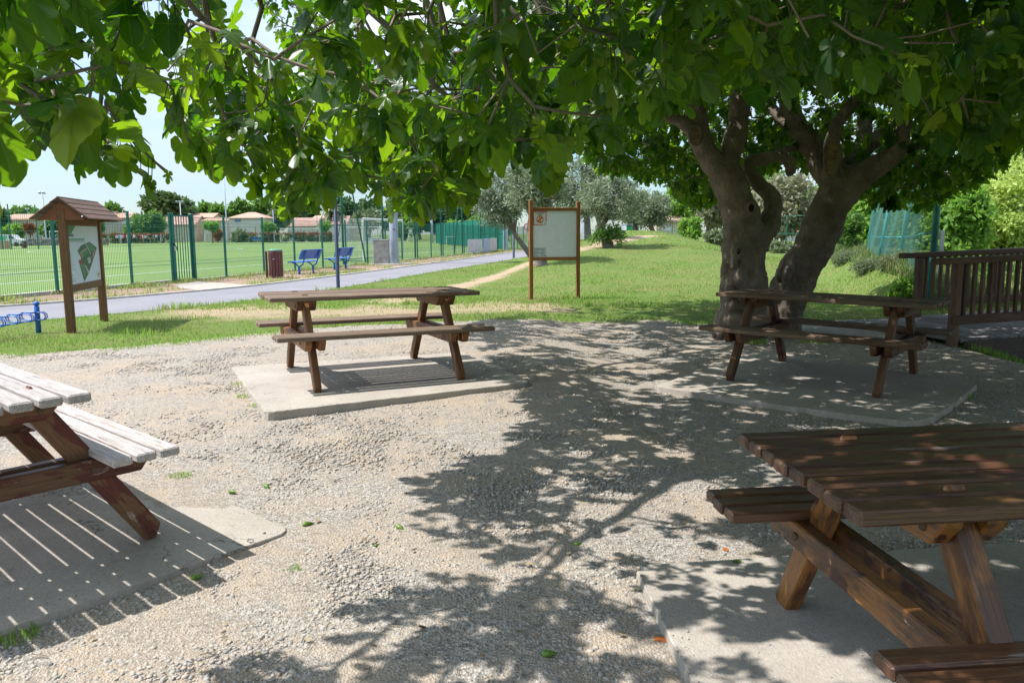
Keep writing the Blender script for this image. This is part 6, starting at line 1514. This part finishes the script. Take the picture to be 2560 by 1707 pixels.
# hedges with red tips
def hedge(px0, px1, d, h, label):
    a, b = P(px0, 600, d), P(px1, 600, d); o = empty('hedge', (a.x, a.y, 0), 0, label, 'hedge', 'red tipped hedges behind the pitch'); n = max(8, int((b - a).length / .5)); g = np.random.default_rng(int(px0))
    C = np.array([((b - a) * t).to_tuple()[:2] + (0,) for t in g.random(n * 3)]); C[:, 2] = g.uniform(.1, h - .35, len(C)); C[:, 1] += g.normal(size=len(C)) * .25
    leaf_cloud('foliage', C, 60, np.full(len(C), .5), .32, LM['hedge'], o, .5, int(px0)); C2 = C.copy(); C2[:, 2] = h - .2; leaf_cloud('red_tips', C2, 22, np.full(len(C), .32), .28, LM['red'], o, .5, int(px0) + 1)
hedge(255, 432, 146, 1.75, 'red tipped hedge behind the group of people'); hedge(618, 702, 146, 1.75, 'red tipped hedge with the blue bench'); hedge(704, 832, 147, 1.75, 'red tipped hedge behind the spare goal')
# ================================================================== HOUSES
m = N('roof_tiles'); v = m.obj(); wv = m.n('ShaderNodeTexWave', {'Vector': v, 'Scale': 1.3, 'Distortion': .6}, bands_direction='X').outputs['Fac']; n1 = m.noise(v, 1.2, 5, .7)
c = m.mix(m.ramp(n1, .3, .7), (.42, .26, .19), (.58, .40, .31)); c = m.mix(m.math('MULTIPLY', wv, .35), c, m.hsv(c, .5, 1, .6)); M_TILE = m.done(m.bsdf(c, .9, .15, m.bump(wv, .6, .05)))
M_TILEO = paint('roof_orange', (.52, .34, .25), .9, .15, .18, 2); M_TILER = paint('roof_red', (.42, .27, .22), .9, .15, .2, 2)
M_WALLW = paint('render_white', (.66, .64, .62), .9, .15, .06, .6); M_WALLC = paint('render_cream', (.60, .52, .42), .9, .15, .06, .6); M_WALLG = paint('render_grey', (.46, .42, .38), .9, .15, .08, .6)
M_GLASS = paint('dark_glass', (.05, .07, .09), .15, .6, .02); M_SHUT = paint('blue_shutter', (.12, .22, .42), .6, .3, .05); M_SHW = paint('white_shutter', (.6, .64, .7), .6, .3, .05)
def house(px0, px1, d, y_eave, y_ridge, y_base, wall, roof, label, hip=False, wins=(), chim=None, gable_front=False):
    a, b = P(px0, 600, d), P(px1, 600, d); Wd = b.x - a.x; Dp = max(7, Wd * .6); ze_ = P(px0, y_eave, d).z; zr2 = P(px0, y_ridge, d).z if not gable_front else P(px0, y_ridge, d).z; z0 = -.3
    o = empty('house', ((a.x + b.x) / 2, d, 0), 0, label, 'house', 'houses beyond the pitch'); m = MB(); m.box((0, Dp / 2, (ze_ + z0) / 2), (Wd, Dp, ze_ - z0))
    if not hip:
        if gable_front: m.prism([(-Wd / 2, .01, ze_), (Wd / 2, .01, ze_), (0, .01, zr2 - .15)], (0, Dp - .02, 0))
        else: m.prism([(-Wd / 2 + .01, 0, ze_), (-Wd / 2 + .01, Dp, ze_), (-Wd / 2 + .01, Dp / 2, zr2 - .15)], (Wd - .02, 0, 0))
    m.build('wall', wall, o); m = MB(); e = .35; t = .18
    if hip:
        i_ = min(Wd / 2, Dp / 2) * .85; B4 = [(-Wd / 2 - e, -e, ze_), (Wd / 2 + e, -e, ze_), (Wd / 2 + e, Dp + e, ze_), (-Wd / 2 - e, Dp + e, ze_)]; T2 = [(-Wd / 2 + i_, Dp / 2, zr2), (Wd / 2 - i_, Dp / 2, zr2)]
        m.add(B4 + T2 + [(x_, y_, z_ - t) for x_, y_, z_ in B4], [(0, 1, 5, 4), (1, 2, 5), (2, 3, 4, 5), (3, 0, 4), (0, 6, 7, 1), (1, 7, 8, 2), (2, 8, 9, 3), (3, 9, 6, 0), (6, 9, 8, 7)])
    elif gable_front:
        for sg in (-1, 1): m.prism([(0, -e, zr2), (sg * (Wd / 2 + e), -e, ze_ - .1), (sg * (Wd / 2 + e), -e, ze_ + .1), (0, -e, zr2 + t)], (0, Dp + 2 * e, 0))
    else:
        for sg in (-1, 1):
            ye = -e if sg < 0 else Dp + e; m.prism([(-Wd / 2 - e, Dp / 2, zr2), (-Wd / 2 - e, ye, ze_ - .1), (-Wd / 2 - e, ye, ze_ + .1), (-Wd / 2 - e, Dp / 2, zr2 + t)], (Wd + 2 * e, 0, 0))
    rf = m.build('roof', roof, o); bm = bmesh.new(); bm.from_mesh(rf.data); bmesh.ops.recalc_face_normals(bm, faces=bm.faces[:]); bm.to_mesh(rf.data); bm.free()
    for (wx0, wx1, wy0, wy1, mt) in wins:
        q0, q1 = P(wx0, wy0, d), P(wx1, wy1, d); cx_ = (q0.x + q1.x) / 2 - o.location.x; cz_ = (q0.z + q1.z) / 2; ww_ = q1.x - q0.x; hh_ = q0.z - q1.z
        m = MB(); m.box((cx_, -.02, cz_), (ww_ + .25, .1, hh_ + .25)); f = m.build('window', M_WALLW, o); m = MB(); m.box((cx_, -.06, cz_), (ww_, .06, hh_)); m.build('shutter' if mt in (M_SHUT, M_SHW) else 'pane', mt, f)
    if chim:
        q = P(chim[0], chim[1], d + Dp / 2); m = MB(); m.box((q.x - o.location.x, Dp / 2, (q.z + ze_) / 2), (.8, .8, q.z - ze_)); m.box((q.x - o.location.x, Dp / 2, q.z + .06), (1.0, 1.0, .12)); m.build('chimney', wall, rf)
    return o
house(18, 118, 172, 550, 536.5, 590, M_WALLG, M_TILE, 'low grey house with pink tiled roof left of the map sign', wins=[(22, 25, 560, 566, M_GLASS)])
house(256, 326, 178, 546, 534, 590, M_WALLG, M_TILEO, 'grey rendered house with a chimney right of the map sign', wins=[(306, 314, 552, 559, M_SHW)], chim=(289, 530))
house(408, 490, 176, 563, 541, 592, M_WALLC, M_TILER, 'house with wide red roof behind the gate', chim=(421, 541))
house(480, 534, 196, 545, 534, 592, M_WALLC, M_TILEO, 'house with orange roof behind the gate, set farther back')
house(511, 570, 174, 553, 546, 592, M_WALLC, M_TILEO, 'long low cream house with a pale blue window', wins=[(554, 562, 557, 566, M_SHW)])
house(576, 664, 170, 545, 530, 600, M_WALLW, M_TILE, 'big white house with hipped tile roof and blue shutters', hip=True, wins=[(587, 602, 549, 555, M_SHUT), (641, 651, 550, 558, M_SHW)])
house(722, 792, 176, 567, 546, 596, M_WALLW, M_TILER, 'house with broad red roof right of the yellowish bush')
house(786, 830, 186, 547, 540, 592, M_WALLC, M_TILEO, 'cream upper storey house with small dark windows', wins=[(805, 813, 545, 548, M_GLASS), (822, 828, 545, 548, M_GLASS)])
house(815, 866, 172, 562, 541, 596, M_WALLW, M_TILER, 'red roofed house with pale gable behind the lamp post', gable_front=False, wins=[(832, 839, 545, 549, M_GLASS)])
house(868, 902, 184, 552, 541, 592, M_WALLC, M_TILEO, 'small cream gabled house behind the ball stop net', gable_front=True)
house(1640, 1725, 92, 553, 526, 590, M_WALLC, M_TILEO, 'peach house with orange roof beyond the mound', wins=[(1664, 1674, 562, 576, M_SHW)])
house(1950, 2030, 105, 583, 570, 600, M_WALLW, M_TILEO, 'low white building with orange roof seen between the fig trunks')
# stone wall and odds at the far left
a, b = P(30, 600, 118), P(260, 600, 118); o = empty('stone_wall', ((a.x + b.x) / 2, 118, 0), 0, 'low grey stone wall behind the far left goal', 'wall')
m = MB()
for r_ in range(4):
    x_ = -(b.x - a.x) / 2
    while x_ < (b.x - a.x) / 2: w_ = random.uniform(.3, .7); m.box((x_ + w_ / 2, random.uniform(-.04, .04), .14 + r_ * .26), (w_ - .02, .4, .25), .03); x_ += w_
m.build('masonry', paint('stone_blocks', (.33, .31, .30), .95, .15, .35, 2), o)
pv = P(28, 604, 112); o = empty('van', (pv.x, pv.y, 0), .1, 'small white and green delivery van with a yellow end at the left border', 'van')
m = MB(); m.prism([(-1.7, -.8, .3), (1.5, -.8, .3), (1.7, -.8, .6), (1.6, -.8, .95), (1.0, -.8, 1.05), (.55, -.8, 1.62), (-1.6, -.8, 1.66), (-1.75, -.8, 1.4)], (0, 1.6, 0)); m.build('body', M_WHITE, o)
m = MB(); m.prism([(-1.5, -.81, .5), (-.4, -.81, .5), (-.1, -.81, 1.5), (-1.5, -.81, 1.5)], (0, .01, 0)); m.build('side_graphic', pc('van_green', (.12, .5, .3)), o)
m = MB(); m.prism([(.1, -.81, 1.1), (.85, -.81, 1.08), (.5, -.81, 1.5), (.1, -.81, 1.52)], (0, .01, 0)); m.build('side_window', M_GLASS, o)
m = MB(); m.box((1.56, 0, .75), (.12, 1.5, .3), .02); m.build('nose', pc('van_yellow', (.6, .5, .06)), o)
for x_ in (-1.1, 1.05):
    for y_ in (-.76, .76): m = MB(); m.tube([(x_, y_ - .09, .3), (x_, y_ + .09, .3)], .3, 12); m.build('wheel', M_DARK, o)
litter_bin((P(61, 606, 92).x, 92, 0), 'dark bin at the far left edge of the pitch', mat=W_BIN)
pk = P(8, 608, 90); o = empty('planter', (pk.x, pk.y, 0), 0, 'square pale orange planter at the left border of the pitch', 'planter'); m = MB(); m.box((0, 0, .42), (.9, .9, .84), .03); m.build('tub', paint('planter_clay', (.55, .36, .22), .8, .2), o); m = MB(); m.box((0, 0, .86), (1.0, 1.0, .06), .01); m.build('rim', M_CONC, o)
# ================================================================== TENNIS COURTS
M_SCR = leafmat('windscreen_cloth', (.015, .19, .145), (.03, .26, .2), (.02, .25, .18), .15, .8, .15)
def screen_fence(px0, d0, px1, d1, h, label, cloth=(0, 1), npost=None, z0=0.0):
    a, b = P(px0, 600, d0), P(px1, 600, d1); a.z = b.z = z0; L_ = (b - a).length; o = empty('court_fence', a, math.atan2(b.y - a.y, b.x - a.x), label, 'fence', 'green fences of the tennis courts'); n = npost or max(2, int(L_ / 3))
    for i in range(n + 1): m = MB(); m.tube([(L_ * i / n, 0, -.1), (L_ * i / n, 0, h)], .035, 6); m.build('post', M_GRE, o)
    m = MB()
    for z_ in (.1, h / 2, h): m.tube([(0, 0, z_), (L_, 0, z_)], .02, 5)
    for i in range(int(L_ / .25)): prism_wire(m, (i * .25, 0, .1), (i * .25, 0, h), .006)
    m.build('fence_panel', M_WIRE, o)
    if cloth: m = MB(); m.box((L_ * (cloth[0] + cloth[1]) / 2, .04, h / 2), (L_ * (cloth[1] - cloth[0]), .02, h * .94)); q = m.build('windscreen', M_SCR, o)
screen_fence(1090, 108, 1265, 66, 2.7, 'tall solid green tennis screen left of the pale mast', (.0, 1.0))
screen_fence(262, 150, 430, 152, 3.0, 'green court fence behind the group of people', None)
screen_fence(440, 155, 720, 155, 3.0, 'green court fence behind the umpire chair', None)
screen_fence(722, 156, 1085, 140, 3.0, 'green court fence behind the far goals', None)
screen_fence(1600, 70, 1770, 62, 1.9, 'green mesh fence on the right side of the mound', None, z0=.5)
screen_fence(1885, 60, 2060, 52, 2.4, 'green mesh fence seen between the fig trunks', None)
screen_fence(0, 128, 145, 125, 2.2, 'green mesh fence before the left house', None)
for px, d, lb in ((518, 148, 'white umpire chair right of the gate'), (1027, 135, 'white umpire chair behind the ball stop net')):
    p = P(px, 604, d); o = empty('umpire_chair', (p.x, p.y, 0), .2, lb, 'umpire chair', 'white umpire chairs by the tennis courts'); zz = P(px, 583, d).z
    m = MB(); [m.tube([(sx * .55, sy * .5, 0), (sx * .25, sy * .25, zz)], .04, 5) for sx in (-1, 1) for sy in (-1, 1)]; [m.tube([(-.5 + .07 * k, -.45 + .05 * k, .4 + .5 * k), (.5 - .07 * k, -.45 + .05 * k, .4 + .5 * k)], .03, 5) for k in range(4)]; m.build('ladder_frame', M_WHITE, o)
    m = MB(); m.box((0, 0, zz + .05), (.6, .55, .08)); m.box((0, .25, zz + .45), (.6, .06, .6)); m.box((0, 0, zz + .85), (1.3, .5, .06)); m.build('seat', M_WHITE, o)
for px0, px1, d, lb in ((533, 584, 150, 'tennis net right of the umpire chair'), (1116, 1212, 92, 'tennis net with a white band before the green screen')):
    a, b = P(px0, 604, d), P(px1, 604, d); o = empty('tennis_net', (a.x, a.y, 0), 0, lb, 'tennis net', 'tennis nets'); L_ = b.x - a.x
    m = MB(); [m.tube([(x_, 0, 0), (x_, 0, 1.1)], .05, 6) for x_ in (0, L_)]; m.build('post', M_WHITE, o); m = MB(); m.box((L_ / 2, 0, 1.0), (L_, .03, .10)); m.build('band', M_WHITE, o); m = MB()
    for k in range(40): prism_wire(m, (L_ * k / 40, 0, .05), (L_ * k / 40, 0, 1.0), .008)
    m.build('net', M_DARK, o)
pbn = P(641, 604, 143); blue_bench((pbn.x, pbn.y, 0), math.pi + .1, 'distant blue bench before the hedge', scale=1.15)
p = P(930, 603, 118); o = empty('advertising_board', (p.x, p.y, 0), 0, 'white advertising board with blue lettering behind the side goal', 'board'); hw_ = 28 * 118 / FPX
m = MB(); m.box((0, 0, .42), (hw_ * 2, .05, .78), .01); m.build('board_panel', M_WHITE, o)
for s_, x_, z_ in (('ARENES', -hw_ * .9, .48), ('TENNIS', -hw_ * .02, .50), ('CLUB', hw_ * .06, .14)): text(s_, .34, M_BLUP, o, (x_, -.03, z_), (math.pi / 2, 0, 0), bold=.01)
for k, (px, yy_) in enumerate(((679, 605.5), (704, 605.8))):
    p = at(px, yy_); m = MB(); m.lathe([(.002, 0)] + [(.13 * math.sin(t), .13 - .13 * math.cos(t)) for t in np.linspace(.2, 3.0, 9)] + [(.002, .26)], 14, (p.x, p.y, .01)); tag(m.build('football', M_WHITE, None, True), ['white football left of the spare goal', 'white football at the foot of the spare goal'][k], 'football', 'footballs on the pitch')
# recycling boxes and green posts on the mound
G5 = 'recycling containers on top of the mound'
for px0, px1, yt, yb, d, cf, lb in ((1566, 1582, 568, 582, 52, (.05, .42, .14), 'green and blue recycling container, front one on the mound'), (1576, 1590, 566.5, 580, 58, (.06, .36, .30), 'teal recycling container, middle one on the mound'), (1592, 1598, 569, 580, 63, (.10, .20, .45), 'bluish recycling container, rear one on the mound')):
    a, b = P(px0, yb, d), P(px1, yb, d); z0 = th(a.x, d); o = empty('recycling_container', ((a.x + b.x) / 2, d, z0), .25, lb, 'container', G5); w_ = b.x - a.x; hz = max(.4, P(px0, yt, d).z - z0)
    m = MB(); m.box((0, .45, hz / 2), (w_, .9, hz), .05); m.build('body', paint('container_grey', (.42, .45, .5), .5, .35), o); m = MB(); m.box((-.05, -.005, hz * .48), (w_ * .86, .02, hz * .82), .004); fp = m.build('front_panel', pc('container_front', cf), o)
    m = MB(); m.prism([(-w_ * .42, -.02, hz * .85), (w_ * .3, -.02, hz * .85), (-.1, -.02, hz * .5)], (0, .004, 0)); m.build('blue_print', M_BLUP, fp); m = MB(); m.box((0, .45, hz + .02), (w_ + .06, .96, .06), .01); m.build('lid', M_GALV, o)
for px, yt, yb, d, lb in ((1497, 565, 601, 33, 'green wooden post left of the forked olive trunk, thickest'), (1506, 575, 597, 36, 'short green post just left of the forked olive trunk'), (1539, 575, 597, 36, 'short green post right of the forked olive trunk'), (1546.5, 571, 596, 35, 'tall green post right of the forked olive trunk')):
    p = P(px, yb, d); z0 = th(p.x, p.y); m = MB(); hz = P(px, yt, d).z - z0; m.box((p.x, p.y, z0 + hz / 2), (.09, .09, hz + .1), .01); tag(m.build('bollard', M_GRE), lb, 'post', 'green posts on the mound')
# ================================================================== PEOPLE
M_SKIN = paint('skin', (.45, .27, .18), .6, .3, .05)
def person_mesh(pose):
    """skeleton with a radius per joint, grown into one body"""
    J = {'hip': (0, 0, .92), 'waist': (0, .0, 1.08), 'chest': (0, .0, 1.30), 'neck': (0, 0, 1.48), 'head': (0, -.01, 1.60), 'crown': (0, 0, 1.72)}
    R2 = {'hip': .135, 'waist': .125, 'chest': .155, 'neck': .058, 'head': .095, 'crown': .07}
    st_ = {'stand': (0, 0), 'step': (.25, -.2), 'arms': (.05, -.05)}[pose]
    for i, s in enumerate((-1, 1)):
        f = st_[i]; J.update({f'th{s}': (s * .09, 0, .88), f'kn{s}': (s * .10, -f * .5 - .02, .50), f'an{s}': (s * .10, -f, .10), f'to{s}': (s * .11, -f - .14, .04)}); R2.update({f'th{s}': .095, f'kn{s}': .062, f'an{s}': .045, f'to{s}': .04})
        if pose == 'arms': J.update({f'sh{s}': (s * .19, 0, 1.40), f'el{s}': (s * .27, -.05, 1.14), f'wr{s}': (s * .12, -.28, 1.15), f'ha{s}': (s * .08, -.36, 1.17)})
        else: J.update({f'sh{s}': (s * .19, 0, 1.40), f'el{s}': (s * .25, .02 + s * st_[0] * .3, 1.12), f'wr{s}': (s * .25, -.06 + s * st_[0] * .5, .88), f'ha{s}': (s * .25, -.08 + s * st_[0] * .55, .79)})
        R2.update({f'sh{s}': .062, f'el{s}': .045, f'wr{s}': .034, f'ha{s}': .036})
    E_ = [('hip', 'waist'), ('waist', 'chest'), ('chest', 'neck'), ('neck', 'head'), ('head', 'crown')]
    for s in (-1, 1): E_ += [('hip', f'th{s}'), (f'th{s}', f'kn{s}'), (f'kn{s}', f'an{s}'), (f'an{s}', f'to{s}'), ('chest', f'sh{s}'), (f'sh{s}', f'el{s}'), (f'el{s}', f'wr{s}'), (f'wr{s}', f'ha{s}')]
    ks = list(J); me = bpy.data.meshes.new('person'); me.from_pydata([J[k_] for k_ in ks], [(ks.index(a), ks.index(b)) for a, b in E_], []); o = link('person', me)
    md = o.modifiers.new('s', 'SKIN'); md.use_smooth_shade = True
    for i, k_ in enumerate(ks): me.skin_vertices[0].data[i].radius = (R2[k_] * (1.25 if k_ in ('chest', 'hip', 'waist') else 1), R2[k_]); me.skin_vertices[0].data[i].use_root = k_ == 'hip'
    md = o.modifiers.new('b', 'SUBSURF'); md.levels = 1; md.render_levels = 1
    dg = bpy.context.evaluated_depsgraph_get(); r_ = bpy.data.meshes.new_from_object(o.evaluated_get(dg)); bpy.data.objects.remove(o)
    r_.materials.clear()
    for f in r_.polygons:
        c_ = f.center; f.material_index = 0 if (c_.z > 1.44 or (abs(c_.x) > .2 and c_.z < 1.1 and c_.z > .7) or (pose == 'arms' and c_.y < -.12 and c_.z > 1)) else (1 if c_.z > .95 else 2)
        if c_.z < .09: f.material_index = 3
    return r_
PMS = [person_mesh(q) for q in ('stand', 'step', 'arms')]
def cl(c_): 
    k = 'cloth_%d_%d_%d' % tuple(int(v_ * 99) for v_ in c_); return bpy.data.materials.get(k) or paint(k, c_, .8, .15, .08)
WHT, RED_, NVY, BLK, LBL, KHA = (.66, .66, .68), (.55, .05, .05), (.03, .04, .10), (.025, .025, .028), (.30, .42, .62), (.3, .25, .18)
ppl = [(293.5, 2, WHT, NVY, 'person in white shirt and dark trousers at the left end of the group'), (297, 0, LBL, KHA, 'person in pale blue shirt second in the group'), (302.5, 1, WHT, WHT, 'person all in white third from the left of the group'), (307, 0, LBL, BLK, 'person in light blue shirt with dark shorts left of the fence post'), (311, 2, RED_, BLK, 'person in red shirt left of the white pair'), (319, 0, WHT, WHT, 'person in white with light trousers just left of the fence post'), (324, 2, WHT, NVY, 'person in white behind the nearer fence post'), (337, 1, WHT, NVY, 'person in white top and navy trousers right of the fence post'), (347.5, 0, BLK, BLK, 'person dressed in black left of the one in red'), (353, 1, RED_, BLK, 'person in bright red shirt and black shorts'), (358, 2, WHT, KHA, 'person in white right of the one in bright red'), (364, 0, WHT, NVY, 'person in white shirt and navy shorts fourth from the right end'), (376, 1, BLK, KHA, 'person in black shirt standing apart third from the right'), (392, 2, LBL, NVY, 'person in grey blue shirt and navy trousers second from the right'), (402.5, 0, LBL, WHT, 'person in pale lilac shirt at the right end of the group')]
for i, (px, pz_, s_, t_, lb) in enumerate(ppl):
    p = P(px, 606, 141 + (i % 3) * .8); o = bpy.data.objects.new('person', PMS[pz_].copy()); COL.objects.link(o); o.location = (p.x, p.y, .01); o.rotation_euler = (0, 0, random.uniform(0, 6.28)); o.scale = (1, 1, random.uniform(.94, 1.04))
    for mt in (M_SKIN, cl(s_), cl(t_), M_DARK): o.data.materials.append(mt)
    tag(o, lb, 'person', 'people gathered beyond the pitch')
    h_ = MB(); bm = bmesh.new(); bmesh.ops.create_uvsphere(bm, u_segments=10, v_segments=6, radius=.108); h_.add([(v_.co.x, v_.co.y + .015, max(v_.co.z, -.02) + 1.655) for v_ in bm.verts], [[v_.index for v_ in f.verts] for f in bm.faces]); bm.free(); h_.build('hair', M_DARK if i % 3 else cl((.2, .12, .06)), o, True)
